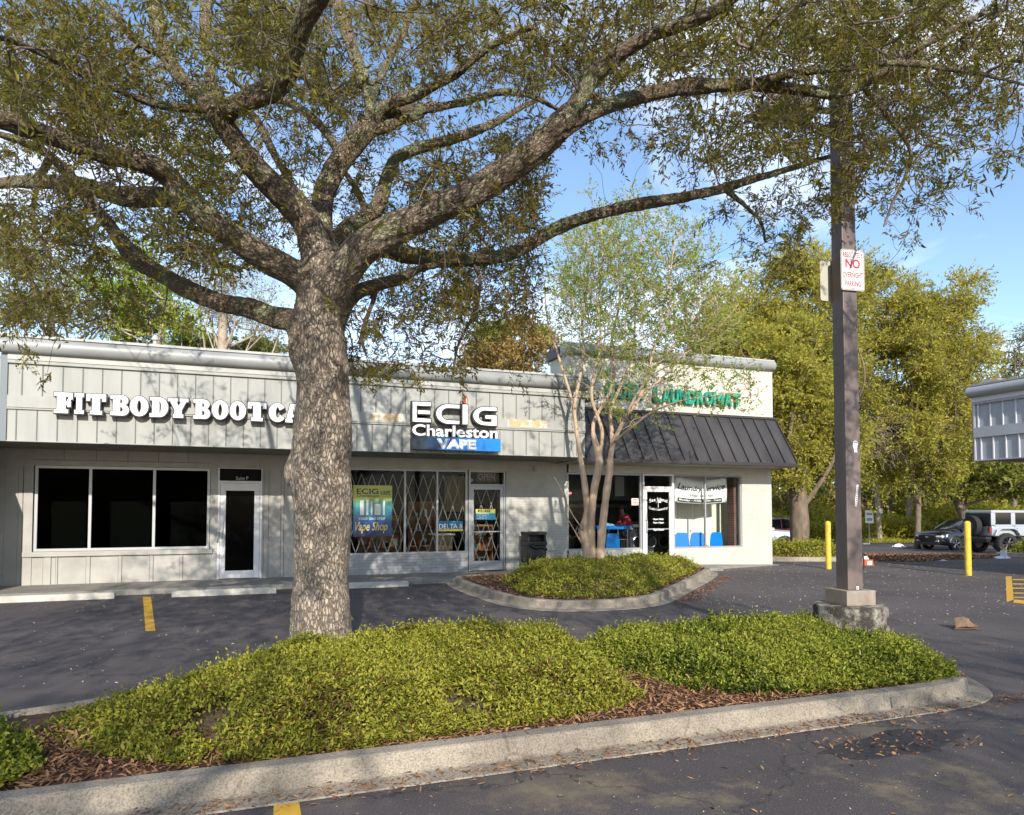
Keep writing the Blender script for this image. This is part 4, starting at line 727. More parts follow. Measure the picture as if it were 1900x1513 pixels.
t = thing('waste_basket', 'small dark green waste basket with grey liner inside right laundromat window', 'bin', (WX(1362, YW+.9), YW+.9, .09)); x = WX(1362, YW+.9)
b = MB(); b.lathe(x, YW+.9, [(.13, .09), (.17, .62)], 16); b.build('bucket', mat('green bin', (.03, .06, .05, 1), .5), t); b = MB(); b.lathe(x, YW+.9, [(.172, .45), (.18, .63), (.165, .9), (.15, .92)], 16); b.build('liner', mat('grey liner', (.25, .26, .25, 1), .4), t)
# banner hanging in the right window
yn = YW+.28; zn = lambda px, py: ZY(px, py, yn)
bx0, bx1 = WX(1253, yn), WX(1348, yn); t = thing('banner', 'white Laundry Service banner sagging inside the right laundromat window', 'banner', ((bx0+bx1)/2, yn, 2.0))
zl0, zl1 = zn(1300, 932), zn(1300, 884); nn = 24; vs = []; fs = []
def bsurf(u, v):          # sagging cloth: u across, v up
    sag = -.0*(1-v)-.16*math.sin(math.pi*min(u/ .98, 1))*v*.9-.05*math.sin(math.pi*u)*(1-v); return (bx0+(bx1-bx0)*(u+.03*(1-v)*(u-.5)), yn+.03*math.sin(u*9+v*3)-.012*math.sin(u*23), zl0+(zl1-zl0)*v+sag)
for j in range(7):
    for i in range(nn+1): vs.append(bsurf(i/nn, j/6))
for j in range(6):
    for i in range(nn): a = j*(nn+1)+i; fs.append((a, a+1, a+nn+2, a+nn+1))
b = MB(); b.add(vs, fs); cl = b.build('cloth', mat('banner cloth', (.74, .74, .70, 1), .7), t, smooth='all'); cl.modifiers.new('s', 'SOLIDIFY').thickness = .003
def on_banner(u0, u1, v0, v1):
    def f(u, v, d): return np.array([(lambda p: (p[0], p[1]-.012, p[2]))(bsurf(u0+(u1-u0)*a, v0+(v1-v0)*c)) for a, c in zip(u, v)])
    return f
lettering('lettering', text_curve('Laundry Service', .02, .02, .3), (0, 1, 0, 1, 0), .002, [INK], t, fx=on_banner(.05, .95, .46, .78))
lettering('lettering', text_curve('Wash - Dry - Fold', .02, .01, .3), (0, 1, 0, 1, 0), .002, [INK], t, fx=on_banner(.28, .74, .26, .40))
vs = []
for j in (0, 1):
    for i in range(nn+1): p = bsurf(.06+.84*i/nn, .04+.16*j); vs.append((p[0], p[1]-.009, p[2]))
b = MB(); b.add(vs, [(i, i+1, i+nn+2, i+nn+1) for i in range(nn)]); b.build('strip', INK, t)
lettering('lettering', text_curve('Monday - Friday    7am - 11am', .02, .015, .3), (0, 1, 0, 1, 0), .002, [PW], t, fx=on_banner(.08, .88, .065, .17))
# door lettering
yl = YW+.006; zd2 = lambda py: ZY(1221, py, yl); xm = (gl0+gl1)/2; wgl = gl1-gl0
def arcfx(x0, x1, z0, z1, bend):
    def f(u, v, d): a = (u-.5); return np.stack([x0+(x1-x0)*u, np.full_like(u, yl)+d*0, z0+(z1-z0)*v-bend*(a*2)**2], 1)
    return f
dt = thing('door_lettering', 'white Sea Island Coin Laundry lettering with palm tree on the laundromat door glass', 'lettering', (xm, yl, 1.5))
lettering('lettering', text_curve('Sea Island', .02, .012), (0, 1, 0, 1, 0), .001, [PW], dt, fx=arcfx(xm-wgl*.40, xm+wgl*.40, zd2(930), zd2(923.5), .05))
lettering('lettering', text_curve('Coin Laundry', .02, .012), (0, 1, 0, 1, 0), .001, [PW], dt, fx=arcfx(xm-wgl*.42, xm+wgl*.42, zd2(949), zd2(943), -.05))
for tx_, a, c, hw in (('Open Daily', 966, 962, .24), ('7am-10pm', 972.5, 968.5, .24), ('7am-Noon', 985, 981, .24)): lettering('lettering', text_curve(tx_, .02, .03), (0, 1, 0, 1, 0), .001, [PW], dt, fx=arcfx(xm-wgl*hw, xm+wgl*hw, zd2(a), zd2(c), 0))
b = MB(); zp = zd2(942); b.prism([(xm-.008, zp), (xm+.008, zp), (xm+.004, zp+.16), (xm-.004, zp+.16)], 1, yl, yl+.001)
for a in (10, 40, 75, 105, 140, 170): ca, sa = math.cos(math.radians(a)), math.sin(math.radians(a)); b.prism([(xm, zp+.14), (xm+.06*ca-.02*sa, zp+.15+.06*sa+.02*ca), (xm+.11*ca, zp+.12+.07*sa), (xm+.05*ca+.02*sa, zp+.14+.045*sa-.01)], 1, yl-.0003*(a/10+1), yl+.0005-.0003*(a/10+1))
b.build('palm_tree_mark', PW, dt)
# small stickers
yst = YW+.055; t = plane_sign('window_sticker', 'white notice sheet with red print low right in the big laundromat window', 'sticker', WX(1172, yst), WX(1185, yst), ZY(1178, 938, yst), ZY(1178, 925, yst), yst, mat('notice paper', (.7, .62, .58, 1), .6))
b = MB()
for k in range(4): b.box(WX(1173.5, yst), WX(1183.5, yst), yst-.003, yst-.001, ZY(1178, 936.2-2.8*k, yst), ZY(1178, 935-2.8*k, yst))
b.build('print', mat('red print', (.5, .05, .04, 1), .5), t)
b = MB(); xs_, zs_ = WX(1057.5, yst), ZY(1057, 915.5, yst); b.prism([(xs_+.055*math.cos(a), zs_+.055*math.sin(a)) for a in np.linspace(0, 6.28, 17)[:-1]], 1, yst, yst+.003); t = thing('window_sticker', 'small round red and white sticker at the left edge of the big laundromat window', 'sticker', (xs_, yst, zs_)); b.build('disc', mat('sticker red', (.45, .05, .08, 1), .5), t); b = MB(); b.box(xs_-.05, xs_+.05, yst-.003, yst-.001, zs_-.012, zs_+.012); b.build('strip', PW, t)
# parapet sign
ls = thing('laundromat_sign', 'green block letters reading COIN LAUNDROMAT on the cream parapet', 'sign', (WX(1250, YW), YW, 5))
GRN = mat('green sign face', (.0, .26, .15, 1), .4); GRNS = mat('green sign side', (.0, .17, .10, 1), .5); yg = YW-.16
def row(txt, p0, p1, t0, t1, b0, b1):
    cs = [c for c in txt]; ws = {'M': 1.3, 'I': .45, 'W': 1.3}; W_ = sum(ws.get(c, 1) for c in cs); u = 0
    for i, c in enumerate(cs):
        wi = ws.get(c, 1); a = p0+(p1-p0)*u/W_; e = p0+(p1-p0)*(u+wi*.93)/W_; k = (a-p0)/(p1-p0); u += wi
        zb_, zt_ = ZY((p0+p1)/2, (b0+b1)/2, yg), ZY((p0+p1)/2, (t0+t1)/2, yg); 
        lettering('letter', text_curve(c, .1, .045), (WX(a, yg, 740), WX(e, yg, 740), zb_, zt_+(.04 if i == 0 else 0), yg), .12, [GRN, GRNS], ls)
row('COIN', 1124, 1196, 711, 711, 740, 740); row('LAUNDROMAT', 1214, 1376, 722, 728, 748, 754)
# ================================================================== BUILDING 3 at the right edge
nbd = thing('neighbour_building', 'grey boarded overhang of the neighbouring shops at the right edge', 'building', (19, 8, 0))
XN = 17.45; YN1 = 12.75; sc_ = 1.0
GREYB = mat('grey blue siding', (.34, .36, .40, 1), .65, col2=(.30, .32, .35, 1), scale=2); GREYT = mat('pale grey batten', (.52, .53, .56, 1), .6)
b = MB(); b.box(XN, XN+.15, -6, YN1, ZB, ZBAND); b.box(XN+.151, 20.2, YN1-.15, YN1, ZB, ZBAND-.001); b.build('fascia', GREYB, nbd)
b = MB()
for y in np.arange(YN1-.13, -6, -.315): b.box(XN-.032, XN, y, y+.026, ZM1, ZBT); b.box(XN-.032, XN, y-.06, y-.034, ZB+.02, ZLP)
b.box(XN-.035, XN-.0, YN1-.04, YN1, ZB, ZBAND)
b.build('fascia_batten', GREYT, nbd)
b = MB(); b.box(XN-.05, XN, -6, YN1, ZLP+.002, ZM1-.002); b.box(XN-.06, XN, -6, YN1, ZBT+.002, ZBAND); b.box(XN-.05, XN-.001, -6, YN1, ZB-.01, ZB+.018); b.build('fascia_rail', GREYB, nbd)
b = MB(); b.box(XN-.075, XN+.15, -6, YN1+.01, ZBAND+.002, ZC0-.01); b.build('cornice_band', mat('pale grey band', (.55, .55, .57, 1), .6), nbd)
b = MB(); prof = [(XN-.06, ZC0-.01)]
for a in np.linspace(-90, 80, 14): prof.append((XN-.09-r*1.1*math.cos(math.radians(a)), ZC0+.13+r*math.sin(math.radians(a))))
prof += [(XN+.3, ZC0+.28), (XN+.3, ZC0-.01)]
m_ = MB(); n_ = len(prof); m_.prism([(p[0], p[1]) for p in prof], 1, -6, YN1+.05); m_.build('cornice', mat('blue grey cornice', (.26, .27, .29, 1), .45), nbd, smooth=True)
b = MB(); b.box(XN-.12, XN+.4, -6, YN1+.06, ZC0+.283, ZC0+.33); b.build('cornice_cap', CORN, nbd)
b = MB(); b.box(XN+.16, 26, -6, YN1-.16, ZB+.02, ZB+.1); b.build('soffit', SOFFIT, nbd)
b = MB(); b.box(19.9, 26, -6, YN1-2.2, -.1, ZB+.018); b.build('brick_wall', BRICKC, nbd)
b = MB(); b.box(19.9, 26, -6, YN1-2.2, ZB+.1, ZC0); b.build('roof', MATS['grey membrane roof'], nbd)
p = onX(1846, 728, 19.2); t = thing('roof_unit', 'small brown hooded vent box on the roof of the neighbouring overhang', 'roof vent', (p[0], p[1], 4.7))
b = MB(); y0 = p[1]; b.box(18.9, 19.6, y0-.45, y0+.45, ZB+.1, 4.95); b.add([(18.8, y0-.55, 4.95), (19.7, y0-.55, 4.95), (19.7, y0+.55, 4.95), (18.8, y0+.55, 4.95), (19, y0-.2, 5.25), (19.5, y0-.2, 5.25), (19.5, y0+.2, 5.25), (19, y0+.2, 5.25)], [(0, 3, 2, 1), (4, 5, 6, 7), (0, 1, 5, 4), (1, 2, 6, 5), (2, 3, 7, 6), (3, 0, 4, 7)]); b.build('hood', mat('brown vent metal', (.24, .19, .17, 1), .6), t)
# ================================================================== STREET FURNITURE
def wheel_stop(x0, x1, y, label):
    L_ = x1-x0; t = thing('wheel_stop', label, 'wheel stop', (0, 0, 0), 'concrete wheel stops along the walk')
    b = MB(); n = 12; prof = [(-.085, 0), (-.075, .055), (-.052, .115), (.052, .115), (.075, .055), (.085, 0)]; vs = []; fs = []; k = len(prof)
    for i in range(n+1):
        x = -L_/2+L_*i/n; s_ = .9 if i in (0, n) else 1
        for (y_, z_) in prof: vs.append((x, y_*s_+random.uniform(-.002, .002), z_*(1 if i not in (0, n) else .93)+(random.uniform(-.003, .002) if z_ > 0 else 0)))
    for i in range(n):
        for j in range(k-1): fs.append((i*k+j, (i+1)*k+j, (i+1)*k+j+1, i*k+j+1))
    fs += [tuple(range(k)), tuple(n*k+j for j in range(k))[::-1]]; b.add(vs, fs); b.build('block', mat('pale wheel stop concrete', (.52, .49, .43, 1), .9, col2=(.36, .34, .29, 1), scale=4, detail=12, bump=.5, bscale=70), t)
    for sx_ in (-L_*.35, L_*.35): b = MB(); b.lathe(sx_, 0, [(.014, .11), (.014, .122)], 8); b.build('anchor_pin', ALU, t)
    t.location = (x0+L_/2, y, 0)
gx = lambda px, py: onZ(px, py)
for a, c, py, l in ((-30, 213, 1116, 'pale concrete wheel stop at the left edge of the parking row'), (319, 512, 1105, 'pale concrete wheel stop in front of the Suite P door'), (572, 757, 1092, 'pale concrete wheel stop right of the oak trunk, in front of the vape shop')):
    p = gx(c, py); q = gx(a, py); yy = (gx((a+c)/2, py+.0))[1]+.09; wheel_stop(WX(a, yy, py), WX(c, yy, py), yy, l)
def bollard(px, py, top, label):
    p = onZ(px, py); d = (p-CAM)@FW; h = (py-top)/FPX*d; t = thing('bollard', label, 'bollard', (p[0], p[1], 0), 'yellow pipe bollards'); r = .075
    b = MB(); b.lathe(p[0], p[1], [(r, -.05), (r, h-r*.8)]+[(r*math.cos(a), h-r*.8+r*.8*math.sin(a)) for a in np.linspace(0, 1.5, 8)[1:]], 24); b.build('post', YELB, t, smooth=True)
    b = MB()
    for k in range(9): # chipped marks
        z = random.uniform(.15, h*.95); a = math.radians(random.uniform(200, 330)); rr_ = r+.0015; w_ = random.uniform(.05, .16); hh = random.uniform(.01, .035)
        b.add([(p[0]+rr_*math.cos(a-w_), p[1]+rr_*math.sin(a-w_), z), (p[0]+rr_*math.cos(a+w_), p[1]+rr_*math.sin(a+w_), z+.005), (p[0]+rr_*math.cos(a+w_*.6), p[1]+rr_*math.sin(a+w_*.6), z+hh), (p[0]+rr_*math.cos(a-w_*.8), p[1]+rr_*math.sin(a-w_*.8), z+hh*.8)], [(0, 1, 2, 3)])
    b.build('paint_chip', mat('rust chip', (.10, .05, .02, 1), .8), t)
bollard(1797, 1068, 967, 'yellow bollard in the driveway in front of the silver off-road vehicle'); bollard(1537.5, 1056, 967, 'yellow bollard just left of the lamp post, near the hedge')
# rubbish bin by the vape shop wall
bx, by = WX(990, 16.6), 16.6; t = thing('rubbish_bin', 'black square litter bin with open hood against the white brick wall', 'bin', (bx, by, BZ)); w_ = .25
b = MB(); b.box(bx-w_, bx+w_, by-w_, by+w_, BZ, BZ+.66); b.build('body', BLACK, t, bevel=.015)
b = MB(); b.box(bx-w_-.015, bx+w_+.015, by-w_-.015, by+w_+.015, BZ+.662, BZ+.76); b.box(bx-w_, bx-w_+.05, by-w_, by+w_, BZ+.76, BZ+.92); b.box(bx+w_-.05, bx+w_, by-w_, by+w_, BZ+.76, BZ+.92); b.box(bx-w_+.05, bx+w_-.05, by-.02, by+.02, BZ+.76, BZ+.92)
b.box(bx-w_-.01, bx+w_+.01, by-w_-.01, by+w_+.01, BZ+.92, BZ+1.0); b.build('hood', BLACK, t, bevel=.012)
b = MB(); b.tube([(bx-.2, by-w_-.012, BZ+.66), (bx-.05, by-w_-.03, BZ+.60), (bx+.1, by-w_-.02, BZ+.62), (bx+.24, by-w_-.012, BZ+.56), (bx+.25, by-w_+.1, BZ+.5)], [.03, .04, .035, .04, .02], 8); b.build('bag_edge', mat('black bin bag', (.01, .01, .01, 1), .25), t, smooth=True)
# lamp post
LP = onZ(1577, 1118, .62); lx, ly = LP[0], LP[1]; lp = thing('lamp_post', 'tall brown square lamp post on a round concrete footing in the island', 'lamp post', (lx, ly, 0))
FOOT = mat('stained footing concrete', (.33, .30, .25, 1), .95, col2=(.05, .045, .038, 1), scale=6, detail=12, thr=(.40, .56), bump=.8, bscale=60, speck=.5)
b = MB(); pr = [(.385, -.05), (.392, .3), (.388, .56), (.380, .592), (.355, .604), (.0001, .607)]; b.lathe(lx, ly, pr, 40); b.build('footing', FOOT, lp, smooth=True)
def rotbox(mb, cx_, cy_, hw, z0, z1, ang, hw2=None, mi=None):
    hw2 = hw2 or hw; c, s_ = math.cos(ang), math.sin(ang); P = [(-1, -1), (1, -1), (1, 1), (-1, 1)]
    mb.add([(cx_+c*p*hw-s_*q*hw, cy_+s_*p*hw+c*q*hw, z0) for p, q in P]+[(cx_+c*p*hw2-s_*q*hw2, cy_+s_*p*hw2+c*q*hw2, z1) for p, q in P], [(0, 3, 2, 1), (4, 5, 6, 7), (0, 1, 5, 4), (1, 2, 6, 5), (2, 3, 7, 6), (3, 0, 4, 7)], mi)
AN = math.radians(-7)
b = MB(); rotbox(b, lx, ly, .185, .606, .77, AN); b.build('base_cover', mat('weathered base metal', (.30, .27, .235, 1), .8, col2=(.20, .14, .10, 1), scale=3, detail=9), lp, bevel=.006)
BRZ = mat('faded bronze pole paint', (.115, .085, .078, 1), .5, col2=(.175, .135, .122, 1), scale=2.4, detail=12, stretch=(1, 1, .35), thr=(.35, .7))
b = MB(); rotbox(b, lx, ly, .098, .771, 7.0, AN, .088); b.build('pole', BRZ, lp, bevel=.008)
def lamp_head(dx, z):
    u = RH; cx0 = np.array([lx, ly]); b = MB(); a0 = cx0+u*dx*.09; a1 = cx0+u*dx*.35; b.tube([(a0[0], a0[1], z), (a1[0], a1[1], z+.02)], .035, 8); arm = b.build('arm', BRZ, lp)
    c0 = cx0+u*dx*.62; b = MB(); hw = .30; A = math.atan2(u[1], u[0]); c_, s_ = math.cos(A), math.sin(A); vs = []
    for (p, q, zz) in [(-1, -1, -.09), (1, -1, -.09), (1, 1, -.09), (-1, 1, -.09), (-.92, -.85, .12), (.92, -.85, .12), (.92, .85, .12), (-.92, .85, .12)]: vs.append((c0[0]+c_*p*hw-s_*q*.22, c0[1]+s_*p*hw+c_*q*.22, z+zz))
    b.add(vs, [(0, 3, 2, 1), (4, 5, 6, 7), (0, 1, 5, 4), (1, 2, 6, 5), (2, 3, 7, 6), (3, 0, 4, 7)]); h = b.build('lamp_head', BRZ, lp, bevel=.012)
    b = MB(); b.add([(c0[0]+c_*p*hw*.85-s_*q*.18, c0[1]+s_*p*hw*.85+c_*q*.18, z-.094) for p, q in ((-1, -1), (1, -1), (1, 1), (-1, 1))], [(0, 3, 2, 1)]); b.build('lens', mat('prismatic lens', (.6, .58, .5, 1), .2), h)
zl = float(at(1560, 130, 8.2)[2]); lamp_head(1, zl); lamp_head(-1, float(at(1480, 215, 8.2)[2]))
# the two parking signs on the pole
def parksign(name, label, ctr, ang, hw, hh, txt=True):
    t = thing(name, label, 'sign', tuple(ctr)); c, s_ = math.cos(ang), math.sin(ang)      # ang: direction of sign's right edge
    def W3(u, v, d): return (ctr[0]+c*u+s_*d, ctr[1]+s_*u-c*d, ctr[2]+v)
    def rr(hw, hh, r): return [(x*(hw-r)+r*math.cos(a), y*(hh-r)+r*math.sin(a)) for x, y, a0 in ((1, 1, 0), (-1, 1, 90), (-1, -1, 180), (1, -1, 270)) for a in np.radians(np.linspace(a0, a0+90, 6))]
    def plate(mb, pl, d0, d1): n = len(pl); mb.add([W3(u, v, d0) for u, v in pl]+[W3(u, v, d1) for u, v in pl], [tuple(range(n))[::-1], tuple(range(n, 2*n))]+[(i, (i+1) % n, n+(i+1) % n, n+i) for i in range(n)])
    b = MB(); plate(b, rr(hw, hh, .03), 0, .003); b.build('plate', mat('sign sheet back', (.42, .42, .36, 1), .5), t)
    if txt:
        RED = mat('sign red', (.50, .01, .03, 1), .5); b = MB(); plate(b, rr(hw-.008, hh-.008, .026), .0031, .0036); b.build('border', mat('sign maroon', (.22, .03, .04, 1), .5), t)
        b = MB(); plate(b, rr(hw-.013, hh-.013, .024), .0037, .0042); b.build('face', mat('sign white', (.70, .69, .68, 1), .4, col2=(.58, .57, .56, 1), scale=12), t)
        for tx_, v0, v1, hwf, m_ in (('ABSOLUTELY', .60, .86, .86, 'sign maroon'), ('NO', .08, .54, .62, 'sign red'), ('OVERNIGHT', -.38, -.10, .86, 'sign maroon'), ('PARKING', -.80, -.52, .66, 'sign maroon')):
            f = lambda u, v, d, v0=v0, v1=v1, hwf=hwf: np.array([W3((uu*2-1)*hw*hwf, (v0+(v1-v0)*vv)*hh, .0046) for uu, vv in zip(u, v)])
            lettering('lettering', text_curve(tx_, .02,   .03 if tx_ == 'NO' else .022), (0, 1, 0, 1, 0), .001, [MATS[m_]], t, fx=f)
    else:
        b = MB(); plate(b, rr(hw-.008, hh-.008, .026), .0031, .0036); b.build('face', mat('faded pale green sign', (.45, .47, .36, 1), .5, col2=(.30, .32, .22, 1), scale=5), t)
    b = MB()
    for v in (hh*.88, -hh*.88): b.tube([W3(0, v, -.03), W3(0, v, .012)], .011, 8)
    b.build('bolt', ALU, t)
sgz = float(at(1577, 511, 8.1)[2]); c_, s_ = math.cos(AN), math.sin(AN)
n1 = np.array([s_, -c_]); 
dface = (np.array([lx, ly, 0])-CAM)@FW
# visible faces of the pole: normals at AN-90 (towards lower right) and AN+180 (towards lower left)
fr_n = np.array([math.sin(AN), -math.cos(AN)]); fl_n = np.array([-math.cos(AN), -math.sin(AN)])
parksign('parking_sign', 'white sign with red ABSOLUTELY NO OVERNIGHT PARKING lettering on the lamp post', (lx+fr_n[0]*.115+c_*.02, ly+fr_n[1]*.115+s_*.02, sgz), AN, .155, .235)
parksign('parking_sign', 'pale sign seen from behind, sticking out left of the lamp post', (lx-fr_n[0]*.115-c_*.07, ly-fr_n[1]*.115-s_*.07, sgz-.06), AN+math.pi, .155, .235, False)
# stickers on the pole (right hand face)
def face_pt(u, z, d=.0): r_ = .0955-.0016*(z-.77); return (lx+fr_n[0]*(r_+d)+c_*u, ly+fr_n[1]*(r_+d)+s_*u, z)
def zat(py): return float(at(1588, py, 8.1)[2])
t = thing('pole_sticker', 'white cut-out head sticker on the lamp post at mid height', 'sticker', face_pt(.02, zat(833))); z = zat(832)
b = MB(); o_ = [(-.03, .03), (-.02, .055), (.0, .065), (.025, .055), (.035, .03), (.03, 0), (.02, -.04), (.025, -.07), (.0, -.06), (-.012, -.075), (-.015, -.04), (-.032, .0)]; b.add([face_pt(u+.03, z+v, .003) for u, v in o_], [tuple(range(len(o_)))]); b.build('sheet', PW, t)
b = MB(); o_ = [(-.022, .028), (-.014, .05), (.0, .058), (.022, .05), (.03, .03), (.022, .038), (.0, .045)]; b.add([face_pt(u+.03, z+v, .0045) for u, v in o_], [tuple(range(len(o_)))]); b.build('hair_mark', INK, t)
t = thing('pole_sticker', 'long slanting white lettered strip sticker low on the lamp post', 'sticker', face_pt(.03, zat(920))); z0_, z1_ = zat(940), zat(901)
b = MB(); b.add([face_pt(.008, z0_, .003), face_pt(.034, z0_, .003), face_pt(.062, z1_, .003), face_pt(.038, z1_, .003)], [(0, 1, 2, 3)]); b.build('sheet', PW, t)
b = MB()
for k in range(9):
    v = (k+.6)/10; u = .021+.028*v; z = z0_+(z1_-z0_)*v; b.add([face_pt(u-.007, z-.006, .0045), face_pt(u+.007, z-.006, .0045), face_pt(u+.008, z+.005, .0045), face_pt(u-.004, z+.006, .0045)], [(0, 1, 2, 3)])
b.build('print', INK, t)
z = zat(1086); t = thing('pole_sticker', 'tiny square white sticker at the foot of the lamp post', 'sticker', face_pt(.02, z)); b = MB(); b.add([face_pt(u, z+v, .003) for u, v in ((.01, -.018), (.04, -.018), (.04, .018), (.01, .018))], [(0, 1, 2, 3)]); b.build('sheet', PW, t)
b = MB(); b.add([face_pt(u, z+v, .0045) for u, v in ((.018, -.009), (.032, -.009), (.032, .009), (.018, .009))], [(0, 1, 2, 3)]); b.build('print', INK, t)
# ================================================================== VEHICLES
def place(t, px, py, depth, heading):     # put a local-space vehicle on the ground at a pixel column and view depth
    p = at(px, 945, depth); t.location = (p[0], p[1], gz(p[0], p[1])); t.rotation_euler = (0, 0, heading)
RUB = mat('tyre rubber', (.02, .02, .02, 1), .85, bump=.5, bscale=40); RIM = mat('alloy rim', (.45, .45, .46, 1), .3, .8)
def wheel(parent, x, y, r, w, spokes=5, rimc=RIM, knob=False):
    side = 1 if y > 0 else -1; b = MB(); n = 32; pr = [(r*.62, -w/2), (r*.93, -w/2), (r, -w*.36), (r, w*.36), (r*.93, w/2), (r*.62, w/2)]
    vs = []; fs = []
    for k in range(n):
        a = 2*math.pi*k/n; kk = 1+(.03 if knob and k % 2 else 0)
        for (q, s_) in pr: qq = q*(kk if q > r*.9 else 1); vs.append((x+qq*math.cos(a), y+s_, r+qq*math.sin(a)))
    m_ = len(pr)
    for k in range(n):
        k2 = (k+1) % n
        for i in range(m_): i2 = (i+1) % m_; fs.append((k*m_+i, k*m_+i2, k2*m_+i2, k2*m_+i))
    b.add(vs, fs); wl_ = b.build('wheel', RUB, parent, smooth=True)
    b = MB(); yo = y+side*w*.40; b.tube([(x, y-side*w*.2, r), (x, y+side*w*.15, r)], r*.6, 24); b.tube([(x, yo-side*.05, r), (x, yo+side*.005, r)], r*.12, 12)
    for k in range(spokes):
        a = 2*math.pi*k/spokes+.3; c, s_ = math.cos(a), math.sin(a); b.tube([(x+c*r*.08, yo-side*.01, r+s_*r*.08), (x+c*r*.58, yo-side*.015, r+s_*r*.58)], [r*.07, r*.11], 6)
    b.build('rim', rimc, wl_)
def loft(sections, closed=True):
    """sections: list of (x, [(y,z)...]) -> surface"""
    b = MB(); k = len(sections[0][1]); vs = [(x, y, z) for x, pr in sections for y, z in pr]; fs = []
    for i in range(len(sections)-1):
        for j in range(k-1): fs.append((i*k+j, i*k+j+1, (i+1)*k+j+1, (i+1)*k+j))
    fs += [tuple(range(k))[::-1], tuple((len(sections)-1)*k+j for j in range(k))]; b.add(vs, fs); return b
def crossover(name, label, paint, L_=4.6, W_=1.86, H_=1.66):
    """front at -X"""
    t = thing(name, label, 'car', (0, 0, 0)); h = W_/2
    def sec(x, zb, zs, zt, wb, wt): # lower body half profile: bottom, belt, top centre
        return (x, [(-wb*.96, zb), (-wb, zb+.12), (-wb, zs-.12), (-wt, zs), (-wt*.6, zt), (0, zt+.01), (wt*.6, zt), (wt, zs), (wb, zs-.12), (wb, zb+.12), (wb*.96, zb)])
    secs = [sec(-2.28, .42, .70, .74, h*.70, h*.62), sec(-2.22, .30, .82, .88, h*.88, h*.80), sec(-2.05, .26, .90, .97, h*.96, h*.88), sec(-1.5, .25, .96, 1.04, h, h*.92), sec(-.95, .25, 1.01, 1.08, h, h*.93), sec(0, .25, 1.03, 1.06, h, h*.95), sec(1.2, .25, 1.05, 1.08, h, h*.95), sec(2.0, .28, 1.08, 1.10, h*.97, h*.9), sec(2.24, .34, 1.05, 1.07, h*.88, h*.82), sec(2.30, .45, .9, .93, h*.8, h*.7)]
    loft(secs).build('body', paint, t, smooth=True)
    def gsec(x, z0, z1, w0, w1): return (x, [(-w0, z0), (-w1, z1-.04), (-w1*.85, z1), (0, z1+.02), (w1*.85, z1), (w1, z1-.04), (w0, z0)])
    g_ = [gsec(-1.0, 1.04, 1.07, h*.90, h*.86), gsec(-.25, 1.0, 1.50, h*.94, h*.74), gsec(.1, 1.0, H_-.07, h*.95, h*.72), gsec(.9, 1.0, H_-.02, h*.95, h*.72), gsec(1.6, 1.0, H_-.10, h*.93, h*.70), gsec(2.15, 1.02, 1.12, h*.86, h*.8)]
    loft(g_).build('window_band', CARGLASS, t, smooth=True)
    r_ = [(x, [(-w1*1.01, z1-.045), (-w1*.86, z1+.006), (0, z1+.03), (w1*.86, z1+.006), (w1*1.01, z1-.045), (0, z1-.06)]) for x, z1, w1 in ((-.2, 1.52, h*.74), (.1, H_-.07, h*.72), (.9, H_-.02, h*.72), (1.65, H_-.11, h*.70))]
    loft(r_).build('roof', paint, t)
    for s_ in (-1, 1):
        b = MB(); b.tube([(-1.0, s_*h*.90, 1.07), (-.25, s_*h*.755, 1.51)], .035, 6); b.tube([(.62, s_*h*.96, 1.0), (.66, s_*h*.74, H_-.04)], .035, 6); b.tube([(2.12, s_*h*.86, 1.12), (1.62, s_*h*.71, H_-.11)], .05, 6); b.build('pillar', paint, t)
        b = MB(); b.add([(-2.235, s_*h*.86, .70), (-1.98, s_*h*.975, .74), (-1.90, s_*h*.985, .83), (-2.20, s_*h*.86, .80), (-2.30, s_*h*.55, .76), (-2.31, s_*h*.55, .70)], [(0, 1, 2, 3), (0, 3, 4, 5)]); b.build('headlight', mat('headlight glass', (.5, .52, .55, 1), .1), t)
        b = MB(); b.box(-2.305, -2.24, s_*h*.62-.12, s_*h*.62+.12, .46, .54); b.build('fog_lamp', MATS['headlight glass'], t)
        b = MB(); b.tube([(-.72, s_*h*.97, 1.04), (-.75, s_*(h+.10), 1.08)], .03, 6); b.box(-.86, -.68, s_*(h+.14)-.08, s_*(h+.14)+.08, 1.03, 1.17); b.build('mirror', paint, t)
        for xx in (-.25, .75): b = MB(); b.box(xx+.45, xx+.62, s_*(h+.008)-.012, s_*(h+.008)+.012, .90, .93); b.build('door_handle', paint, t)
        for xx in (-1.42, 1.38):
            b = MB(); ring = [(xx+.40*math.cos(a), s_*(h-.01), .36+.40*math.sin(a)) for a in np.linspace(-.1, math.pi+.1, 14)]; b.tube(ring, .045, 6); b.build('wheel_arch', BLACK, t); wheel(t, xx, s_*(h-.10), .36, .22, 5)
    b = MB(); b.box(-2.325, -2.2, -h*.58, h*.58, .50, .78); b.build('grille', mat('gloss black grille', (.008, .008, .008, 1), .2), t)
    b = MB(); b.box(-2.335, -2.326, -.09, .09, .66, .72); b.build('badge', RIM, t)
    b = MB(); b.box(-2.31, -2.15, -h*.80, h*.80, .28, .42); b.build('lower_bumper', BLACK, t)
    return t
BLKCAR = mat('black car paint', (.006, .007, .012, 1), .18, coat=1); SILCAR = mat('silver paint', (.42, .44, .48, 1), .3, .3, coat=.5); REDCAR = mat('red paint', (.22, .01, .02, 1), .25, coat=.8); PALECAR = mat('pale silver blue paint', (.42, .47, .52, 1), .25, coat=.8)
def heading_from_view(a): return a-YAW      # a: angle in the view plane (0 = facing photo right)
